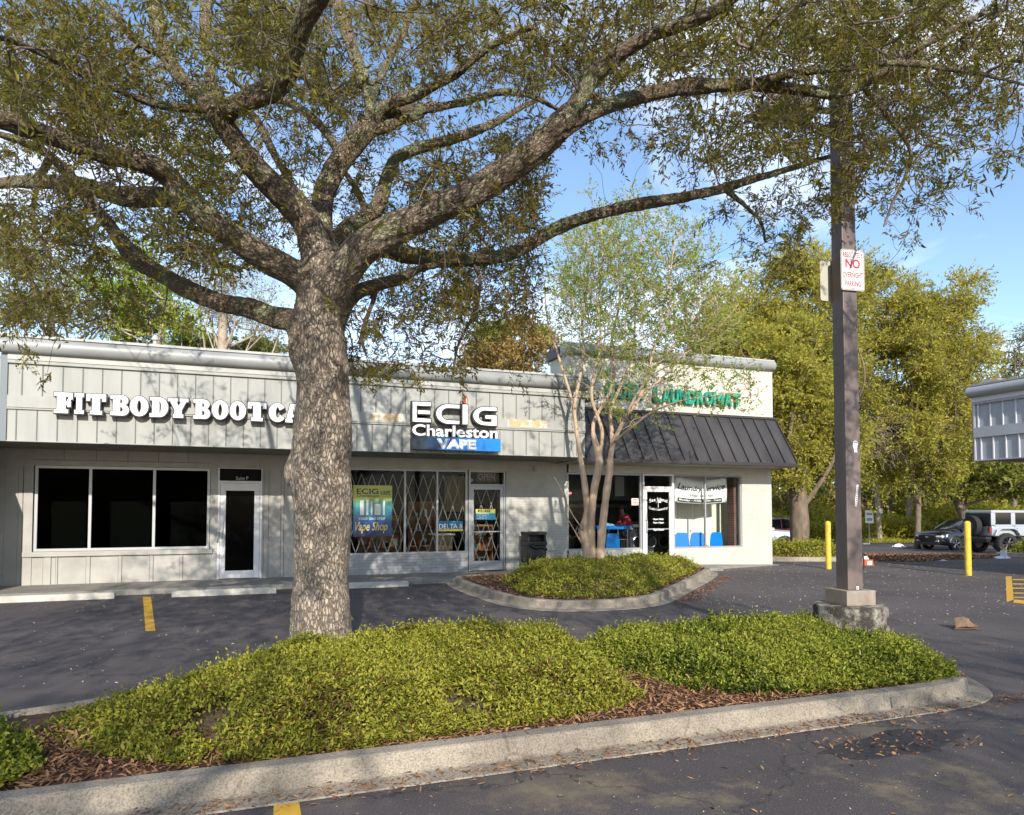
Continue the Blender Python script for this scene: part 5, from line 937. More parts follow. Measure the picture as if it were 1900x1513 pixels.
c1 = crossover('black_crossover', 'black crossover parked nose-left behind the silver off-road vehicle', BLKCAR); place(c1, 1786, 0, 37, heading_from_view(math.radians(14)))
c2 = crossover('red_car', 'red car mostly hidden behind the right corner of the laundromat', REDCAR); place(c2, 1418, 0, 42, heading_from_view(math.radians(8)))
c3 = crossover('pale_car', 'pale silver car glimpsed in front of the red car beside the laundromat corner', PALECAR); place(c3, 1385, 0, 33, heading_from_view(math.radians(180)))
def offroad():
    t = thing('off_road_vehicle', 'silver boxy off-road vehicle with rear spare wheel, partly cut by the right photo edge', 'off-road car', (0, 0, 0)); P_ = SILCAR      # rear at -X
    h = .80; DK = mat('dark fabric hard top', (.02, .02, .022, 1), .7)
    b = MB(); b.box(-2.05, 1.0, -h, h, .78, 1.22); b.box(1.0, 2.15, -h*.8, h*.8, .85, 1.20); b.build('body', P_, t, bevel=.04)
    b = MB(); b.prism([(-2.06, 1.222), (.85, 1.222), (.55, 1.83), (.45, 1.88), (-1.9, 1.90), (-2.02, 1.86)], 1, -h*.93, h*.93); b.build('cabin_glass', CARGLASS, t)
    b = MB(); b.prism([(-2.04, 1.80), (.58, 1.80), (.5, 1.90), (-1.9, 1.925), (-2.04, 1.90)], 1, -h*.95, h*.95); b.build('roof', P_, t, bevel=.02)
    for s_ in (-1, 1):
        b = MB(); y0, y1 = (h*.932, h*.965) if s_ > 0 else (-h*.965, -h*.932)
        for xa, xb in ((-2.06, -1.86), (-1.12, -.92), (-.12, .04), ): b.box(xa, xb, y0, y1, 1.222, 1.80)
        b.box(-2.06, .8, y0, y1, 1.222, 1.29); b.build('window_frame', P_, t)
        b = MB(); b.prism([(.70, 1.222), (.86, 1.222), (.58, 1.82), (.46, 1.82)], 1, y0, y1); b.build('windscreen_post', P_, t)
        for xx in (-1.42, 1.5):
            b = MB(); n = 10; pts = [(xx-.62, .82), (xx-.5, 1.08), (xx-.3, 1.16), (xx+.3, 1.16), (xx+.5, 1.08), (xx+.66, .82)]; inn = [(xx+.56, .82), (xx+.42, 1.03), (xx+.26, 1.10), (xx-.26, 1.10), (xx-.42, 1.03), (xx-.53, .82)]; ya, yb_ = sorted((s_*(h-.02), s_*(h+.17)))
            b.prism(pts+inn, 1, ya, yb_); b.build('fender', P_, t, bevel=.01); wheel(t, xx, s_*(h+.0), .46, .30, 8, mat('dark rim', (.05, .04, .05, 1), .35, .6), True)
        b = MB(); b.box(-1.0, -.85, s_*h*.99-.02, s_*h*.99+.02, 1.10, 1.13); b.box(-.05, .1, s_*h*.99-.02, s_*h*.99+.02, 1.10, 1.13); b.build('door_handle', BLACK, t)
        b = MB(); b.box(-.99, -.975, s_*h-.006, s_*h+.006, .80, 1.22); b.box(-.03, -.015, s_*h-.006, s_*h+.006, .80, 1.22); b.build('door_seam', BLACK, t)
        b = MB(); b.box(-2.12, -2.04, s_*h*.86-.07, s_*h*.86+.07, .95, 1.17); b.build('tail_light', mat('tail light red', (.3, .02, .02, 1), .3), t)
        b = MB(); b.box(.62, .72, s_*(h+.16)-.10, s_*(h+.16)+.10, 1.22, 1.42); b.build('mirror', BLACK, t)
    b = MB(); b.box(-2.075, -2.05, -h*.86, h*.86, 1.26, 1.78); b.build('rear_window', DK, t)
    b = MB(); b.box(-2.30, -2.05, -h*.95, h*.95, .62, .76); b.box(-2.0, 1.9, -.45, .45, .5, .77); b.build('bumper', BLACK, t, bevel=.02)
    b = MB(); ring = []; n = 28; R_ = .45; x0_ = -2.28
    b.tube([(x0_-.13, .05, 1.22), (x0_+.13, .05, 1.22)], R_, n); sw = b.build('spare_wheel', RUB, t, bevel=.04); b = MB(); b.tube([(x0_-.14, .05, 1.22), (x0_-.125, .05, 1.22)], .22, 20); b.build('rim', MATS['dark rim'], sw)
    b = MB(); b.box(2.15, 2.2, -h*.7, h*.7, .85, 1.18); b.build('grille', BLACK, t)
    return t
j = offroad(); place(j, 1892, 0, 31.5, heading_from_view(math.radians(6)))
# ================================================================== SMALL LITTER
def crumple(mb, cx_, cy_, cz, sx_, sy_, h, n=9, seed=0, mi=None):
    r = random.Random(seed); vs = []; fs = []
    for j in range(n):
        for i in range(n):
            u, v = i/(n-1)*2-1, j/(n-1)*2-1; e = max(0, 1-max(abs(u), abs(v))**2); vs.append((cx_+u*sx_*(1+r.uniform(-.15, .1))+r.uniform(-1, 1)*sx_*.08, cy_+v*sy_*(1+r.uniform(-.15, .1)), cz+.006+h*e*r.uniform(.3, 1)))
    for j in range(n-1):
        for i in range(n-1): a = j*n+i; fs.append((a, a+1, a+n+1, a+n))
    mb.add(vs, fs, mi)
CARD = mat('brown cardboard', (.20, .125, .075, 1), .9, col2=(.13, .08, .05, 1), scale=9)
def litter(name, label, cat, px, py, sx_, sy_, h, m, seed, n=8):
    p = onZ(px, py); 
    d = (p-CAM)@FW
    for _ in range(3): p = onZ(px, py, gz(p[0], p[1]))
    t = thing(name, label, cat, (p[0], p[1], gz(p[0], p[1]))); b = MB(); crumple(b, p[0], p[1], gz(p[0], p[1]), sx_, sy_, h, n, seed); o = b.build('scrap', m, t); o.modifiers.new('s', 'SOLIDIFY').thickness = .004; return t
p = onZ(1790, 1168); t = thing('crumpled_cardboard', 'folded and crumpled brown cardboard on the asphalt right of the lamp post', 'cardboard', (p[0], p[1], 0)); R3 = np.array([RH[0], RH[1], 0]); F3 = np.array([FH[0], FH[1], 0])
def slab(mb, pts, th=.006): n = len(pts); P = [p+R3*a+F3*b_+np.array([0, 0, c]) for a, b_, c in pts]; nn_ = np.cross(P[1]-P[0], P[2]-P[0]); nn_ = nn_/np.linalg.norm(nn_)*th; mb.add([q for q in P]+[q+nn_ for q in P], [tuple(range(n))[::-1], tuple(range(n, 2*n))]+[(i, (i+1) % n, n+(i+1) % n, n+i) for i in range(n)])
b = MB(); slab(b, [(-.17, -.05, .01), (.16, -.06, .012), (.18, .10, .03), (-.10, .12, .03)]); slab(b, [(-.15, -.04, .025), (.0, -.07, .05), (.02, .04, .17), (-.08, .10, .14)]); slab(b, [(.0, -.06, .04), (.14, -.03, .03), (.07, .05, .14), (.02, .05, .16)]); slab(b, [(-.12, .0, .06), (.17, -.05, .045), (.19, .06, .055), (-.02, .10, .10)]); slab(b, [(-.06, .06, .12), (.02, .03, .17), (.05, .11, .10), (-.04, .14, .06)]); b.build('sheet', CARD, t)
litter('flat_cardboard', 'small flat piece of tan cardboard on the road left of the right bollard', 'cardboard', 1729, 1037, .22, .07, .02, mat('pale cardboard', (.40, .28, .19, 1), .9), 3)
litter('flat_cardboard', 'grey wedge-shaped scrap on the road nearest the left side of the right bollard', 'cardboard', 1750, 1041, .16, .08, .05, mat('grey card', (.42, .40, .40, 1), .8), 4)
litter('plastic_bag', 'crumpled white plastic bag on the far road left of the black crossover', 'litter', 1668, 1015, .42, .2, .2, mat('white bag', (.62, .62, .66, 1), .5), 5)
litter('plastic_bag', 'white and pale blue paper scraps on the road in front of the off-road vehicle', 'litter', 1858, 1036, .36, .16, .12, mat('pale blue paper', (.55, .64, .68, 1), .6), 6)
litter('plastic_bag', 'small white scrap of litter far behind the lamp post base', 'litter', 1606, 1010, .3, .15, .1, MATS['white bag'], 8)
litter('paper_scrap', 'thin white scrap lying on the mulch below the right hand shrubs', 'litter', 1475, 1279, .04, .012, .02, PW, 9, 4)
p = onZ(1862, 1031); t = thing('milk_carton', 'small white carton standing on the road beside the bag scraps', 'carton', (p[0], p[1], gz(p[0], p[1]))); b = MB(); z = gz(p[0], p[1]); rotbox(b, p[0], p[1], .09, z, z+.28, .4, .08); b.build('body', MATS['white bag'], t)
p = onZ(1603, 1049); t = thing('red_box', 'small open red and white cardboard box on the asphalt behind the lamp post', 'box', (p[0], p[1], 0)); b = MB(); RD = mat('red print card', (.50, .09, .04, 1), .7)
for (a0, a1, b0, b1, z0, z1) in ((-.22, .22, -.12, -.11, 0, .17), (-.22, .22, .11, .12, 0, .17), (-.22, -.21, -.11, .11, 0, .17), (.21, .22, -.11, .11, 0, .17), (-.21, .21, -.11, .11, 0, .01)):
    cs = [p+R3*a+F3*q+np.array([0, 0, z]) for z in (z0, z1) for a, q in ((a0, b0), (a1, b0), (a1, b1), (a0, b1))]; b.add(cs, [(0, 3, 2, 1), (4, 5, 6, 7), (0, 1, 5, 4), (1, 2, 6, 5), (2, 3, 7, 6), (3, 0, 4, 7)])
b.build('carton', RD, t); b = MB(); cs = [p+R3*a+F3*-.1215+np.array([0, 0, z]) for a, z in ((.05, .02), (.18, .02), (.18, .13), (.05, .13))]; b.add(cs, [(0, 1, 2, 3)]); b.build('label', PW, t)
b = MB(); cs = [p+R3*a+F3*q+np.array([0, 0, z]) for a, q, z in ((-.22, .12, .17), (.22, .12, .17), (.2, .2, .25), (-.2, .2, .25))]; b.add(cs, [(0, 1, 2, 3)]); b.build('flap', PW, t)
p = onZ(1594, 1062); t = thing('old_tyre_band', 'black rubber loop leaning beside the lamp post behind the hedge', 'rubber loop', (p[0], p[1], 0)); b = MB(); b.tube([p+R3*.13*math.cos(a)+F3*.16*math.sin(a)*.3+np.array([0, 0, .30+.29*math.sin(a)]) for a in np.linspace(0, 2*math.pi, 26)], .022, 8, cap=False); b.build('loop', RUB, t, smooth=True)
# far small sign, utility pole
def ground_at(px, depth): p = at(px, 945, depth); return np.array([p[0], p[1], gz(p[0], p[1])])
p = ground_at(1612, 44); t = thing('small_sign', 'small white notice sign on a thin post before the far wood', 'sign', tuple(p)); b = MB(); b.tube([p+[0, 0, -.1], p+[0, 0, 2.1]], .03, 6); b.build('post', ALU, t)
b = MB(); cs = [p-F3*.04+R3*a+np.array([0, 0, z]) for a, z in ((-.25, 1.3), (.25, 1.3), (.25, 2.1), (-.25, 2.1))]; cs2 = [q-F3*.02 for q in cs]; b.add(cs+cs2, [(0, 3, 2, 1), (4, 5, 6, 7), (0, 1, 5, 4), (1, 2, 6, 5), (2, 3, 7, 6), (3, 0, 4, 7)]); b.build('plate', mat('far sign white', (.8, .8, .8, 1), .5), t)
b = MB(); b.add([p-F3*.065+R3*a+np.array([0, 0, z]) for a, z in ((-.18, 1.8), (.18, 1.8), (.18, 1.95), (-.18, 1.95))], [(0, 1, 2, 3)]); b.add([p-F3*.065+R3*a+np.array([0, 0, z]) for a, z in ((-.18, 1.45), (.18, 1.45), (.18, 1.62), (-.18, 1.62))], [(0, 1, 2, 3)]); b.build('print', mat('sign grey print', (.3, .3, .32, 1), .6), t)
p = ground_at(1631, 46); t = thing('utility_pole', 'thin pale wooden utility pole against the far wood', 'pole', tuple(p)); b = MB(); b.tube([p+[0, 0, -.2], p+R3*-.12+[0, 0, 4.0]], [.17, .14], 10); b.build('pole', BARKP, t); b = MB(); b.tube([p-F3*.2+[0, 0, 1.9], p-F3*.2+[0, 0, 2.25]], .12, 8); b.build('meter_box', PW, t)

# ================================================================== PERSON in the laundromat
yp_ = YW+2.35; pc = at(1152, 980, 1); PX = WX(1160, yp_); pz = .09
person = thing('person', 'person in a crimson top leaning over the blue folding table inside the laundromat', 'person', (PX, yp_, pz))
def skin(name, pts, edges, rad, m, parent, sub=2):
    me = bpy.data.meshes.new(name); me.from_pydata([tuple(p) for p in pts], edges, []); me.materials.append(m); o = link(name, me, parent)
    sk = o.modifiers.new('skin', 'SKIN'); sk.use_smooth_shade = True; s_ = me.skin_vertices[0].data
    for i, r_ in enumerate(rad): s_[i].radius = r_ if isinstance(r_, tuple) else (r_, r_)
    s_[0].use_root = True; sb = o.modifiers.new('sub', 'SUBSURF'); sb.levels = sb.render_levels = sub; return o
SKINM = mat('skin', (.30, .16, .10, 1), .5); TOP = mat('crimson top', (.36, .03, .07, 1), .8); SLV = mat('pink sleeve', (.55, .10, .14, 1), .8); JEAN = mat('dark trousers', (.03, .03, .05, 1), .8); HAIR = mat('grey brown hair', (.09, .06, .04, 1), .7)
q = lambda x, y, z: (PX+x, yp_+y, pz+z)
# pelvis, torso leaning to the left over the table, head, arms, legs : one continuous body
bp = [q(.14, 0, .93), q(.10, -.01, 1.08), q(.0, -.05, 1.24), q(-.10, -.09, 1.37), q(-.17, -.12, 1.45), q(-.22, -.15, 1.52), q(-.25, -.18, 1.60), q(-.10, -.28, 1.38), q(-.25, -.42, 1.18), q(-.47, -.52, 1.09), q(-.10, .08, 1.38), q(-.22, .0, 1.16), q(-.44, -.18, 1.08), q(.14, -.09, .88), q(.15, -.10, .48), q(.18, -.08, .08), q(.14, .10, .88), q(.20, .11, .48), q(.26, .12, .08), q(.08, -.12, .02), q(.16, .10, .02)]
be = [(0, 1), (1, 2), (2, 3), (3, 4), (4, 5), (5, 6), (3, 7), (7, 8), (8, 9), (3, 10), (10, 11), (11, 12), (0, 13), (13, 14), (14, 15), (15, 19), (0, 16), (16, 17), (17, 18), (18, 20)]
br_ = [(.15, .12), (.14, .11), (.15, .12), (.13, .11), .06, .075, .085, .055, .042, .03, .055, .042, .03, .085, .06, .045, .085, .06, .045, .035, .035]
body = skin('body', bp, be, br_, SKINM, person)
skin('jacket', [q(.13, 0, .90), q(.10, -.01, 1.08), q(.0, -.05, 1.24), q(-.10, -.09, 1.38), q(-.10, -.28, 1.38), q(-.25, -.42, 1.18), q(-.36, -.47, 1.13), q(-.10, .08, 1.38), q(-.22, .0, 1.16), q(-.36, -.11, 1.11)], [(0, 1), (1, 2), (2, 3), (3, 4), (4, 5), (5, 6), (3, 7), (7, 8), (8, 9)], [(.175, .14), (.165, .13), (.17, .14), (.145, .13), .072, .06, .05, .072, .06, .05], TOP, person)
skin('trousers', [q(.14, 0, .93), q(.14, -.09, .86), q(.15, -.10, .48), q(.18, -.08, .10), q(.14, .10, .86), q(.20, .11, .48), q(.26, .12, .10)], [(0, 1), (1, 2), (2, 3), (0, 4), (4, 5), (5, 6)], [(.165, .135), .10, .075, .06, .10, .075, .06], JEAN, person)
skin('hair', [q(-.22, -.14, 1.57), q(-.225, -.16, 1.64), q(-.26, -.19, 1.68)], [(0, 1), (1, 2)], [.06, .088, .06], HAIR, person)
for s_ in ((9, -.52, -.53), (12, -.49, -.22)):
    base = np.array(bp[s_[0]]); root = base+np.array([.0, 0, .0])
    for k in range(4): d_ = np.array([-.075-.008*(k in (1, 2)), -.03+.022*k-.01, -.03]); skin('finger', [root, root+d_*.6+[0, (.012*k-.018), 0], root+d_*1.1+[0, (.016*k-.024), -.015]], [(0, 1), (1, 2)], [.011, .009, .007], SKINM, body, 1)
    skin('thumb', [root, root+np.array([-.03, .035, -.01]), root+np.array([-.055, .045, -.02])], [(0, 1), (1, 2)], [.012, .010, .008], SKINM, body, 1)
t = thing('folded_laundry', 'pale blue folded laundry lying on the blue folding table', 'laundry', (WX(1128, yt), yt+.2, zt)); b = MB(); crumple(b, WX(1135, yt), yt+.3, zt, .22, .16, .10, 9, 21); b.build('cloth', mat('pale blue cloth', (.20, .42, .60, 1), .9), t, smooth='all').modifiers.new('s', 'SOLIDIFY').thickness = .01
t = thing('laundry_trolley', 'dark laundry trolley frame standing under the blue folding table', 'trolley', (WX(1150, YW+1.0), YW+1.0, .09)); b = MB(); xa, xb = WX(1141, YW+1.0), WX(1166, YW+1.0)
for z in (.35, .78): b.tube([(xa, YW+1, z), (xb, YW+1, z), (xb, YW+1.25, z), (xa, YW+1.25, z), (xa, YW+1, z)], .012, 6)
for x in np.linspace(xa, xb, 7): b.tube([(x, YW+1, .35), (x, YW+1, .78)], .006, 5)
for x, y in ((xa, YW+1), (xb, YW+1), (xa, YW+1.25), (xb, YW+1.25)): b.tube([(x, y, .12), (x, y, .35)], .012, 6)
b.build('frame', STEEL, t)
# ================================================================== VEGETATION
def resample(pts, rad, step):
    """Catmull-Rom through pts, returns points and radii about every step metres"""
    P = np.array(pts, float); R = np.array(rad, float); n = len(P); O = []; Q = []
    for i in range(n-1):
        p0, p1, p2, p3 = P[max(i-1, 0)], P[i], P[i+1], P[min(i+2, n-1)]; m_ = max(1, int(np.linalg.norm(p2-p1)/step))
        for k in range(m_):
            t = k/m_; O.append(.5*((2*p1)+(-p0+p2)*t+(2*p0-5*p1+4*p2-p3)*t*t+(-p0+3*p1-3*p2+p3)*t**3)); Q.append(R[i]*(1-t)+R[i+1]*t)
    O.append(P[-1]); Q.append(R[-1]); return np.array(O), np.array(Q)
def frusta(A, Bp, ra, rb, n=5):
    d = Bp-A; L_ = np.linalg.norm(d, axis=1, keepdims=True)+1e-9; d = d/L_; ref = np.where(np.abs(d[:, 2:3]) < .9, [[0, 0, 1.]], [[1., 0, 0]]); u = np.cross(d, ref); u /= np.linalg.norm(u, axis=1, keepdims=True); v = np.cross(d, u)
    a = 2*np.pi*np.arange(n)/n; c = np.cos(a)[None, :, None]; s_ = np.sin(a)[None, :, None]; ring = u[:, None]*c+v[:, None]*s_
    V = np.concatenate([A[:, None]+ring*ra[:, None, None], (Bp+d*ra[:, None]*.3)[:, None]+ring*rb[:, None, None]], 1).reshape(-1, 3)
    k = np.arange(n); f = np.stack([k, (k+1) % n, n+(k+1) % n, n+k], 1); F = (np.arange(len(A))[:, None, None]*2*n+f[None]).reshape(-1, 4); return V, F
def grow(SK, seeds, upb=0., plen=.15, jit=.06, r0=.0022, ex=.45):
    """attach seeds to skeleton nodes one after another; returns segments (A,B,ra,rb) and end directions"""
    N0 = len(SK); cap = N0+len(seeds)*4; P = np.zeros((cap, 3)); P[:N0] = SK; PL = np.zeros(cap); PAR = np.full(cap, -1); n = N0; order = np.argsort(((seeds[:, None, :]-SK[None, ::max(1, N0//400)])**2).sum(2).min(1)); dirs = np.zeros((len(seeds), 3)); ends = np.zeros(len(seeds), int)
    for q_ in order:
        s_ = seeds[q_]; d = P[:n]-s_; c = np.sqrt((d*d).sum(1))+plen*PL[:n]+upb*np.maximum(0, d[:, 2]+.15); k = int(np.argmin(c)); a = P[k]; L_ = np.linalg.norm(s_-a); prev = k; off = rng.normal(size=3)*jit*L_
        for f in (.33, .67, 1.):
            pt = a+(s_-a)*f+off*math.sin(math.pi*f)+(0 if f == 1 else rng.normal(size=3)*jit*.5*L_); P[n] = pt; PAR[n] = prev; PL[n] = PL[prev]+L_/3; prev = n; n += 1
        ends[q_] = prev; e = s_-P[prev-1]; dirs[q_] = e/(np.linalg.norm(e)+1e-9)
    cnt = np.zeros(n); cnt[ends] = 1
    for i in range(n-1, N0-1, -1): 
        if PAR[i] >= 0: cnt[PAR[i]] += cnt[i]
    idx = np.arange(N0, n); r_ = r0*np.maximum(cnt[:n], 1)**ex; par = PAR[idx]; rp = np.where(par < N0, r_[idx], r_[par]); rp = np.minimum(rp, r_[idx]*1.6); return P[par], P[idx], rp, r_[idx], dirs
def shoots_and_leaves(seeds, dirs, ns, nl, sl, ll, lw, spread=.9, droop=.1, fold=True, lvar=None):
    """ns shoots per seed with nl leaves each"""
    n = len(seeds)*ns; A = np.repeat(seeds, ns, 0)+rng.normal(size=(n, 3))*.03; D = np.repeat(dirs, ns, 0)+rand_unit(n)*spread; D[:, 2] -= droop; D /= np.linalg.norm(D, axis=1, keepdims=True); L_ = rng.uniform(.5, 1.2, n)*sl; E = A+D*L_[:, None]
    t = (np.arange(nl)+.6)/nl; Pl = (A[:, None]+D[:, None]*(L_[:, None]*t[None])[:, :, None]).reshape(-1, 3); Dl = np.repeat(D, nl, 0); m_ = len(Pl); rnd = rand_unit(m_); rnd -= Dl*(rnd*Dl).sum(1, keepdims=True); rnd /= np.linalg.norm(rnd, axis=1, keepdims=True)+1e-9
    dd = Dl*.75+rnd*.8; keep = rng.random(m_) < .9; Pl, dd = Pl[keep], dd[keep]; m_ = len(Pl); cv = np.clip(.5+.22*vnoise(Pl[:, 0]*1.0, Pl[:, 1]+Pl[:, 2], 1.6, 5)*2+rng.normal(size=m_)*.2, 0, 1)
    V, F, va = leaves(Pl, dd, ll*rng.uniform(.65, 1.25, m_), lw*rng.uniform(.7, 1.2, m_), cv, fold); return (A, E), (V, F, va)
def twig_mesh(name, segs, m, parent, n=5):
    V = []; F = []; o = 0
    for (A, E, ra, rb) in segs: v, f = frusta(A, E, ra, rb, n); V.append(v); F.append(f+o); o += len(v)
    V = np.concatenate(V); return npmesh(name, V, np.concatenate(F), m, parent, attrs={'bark': (V*np.array([1, 1, .5]), 'FLOAT_VECTOR')}, smooth=True)
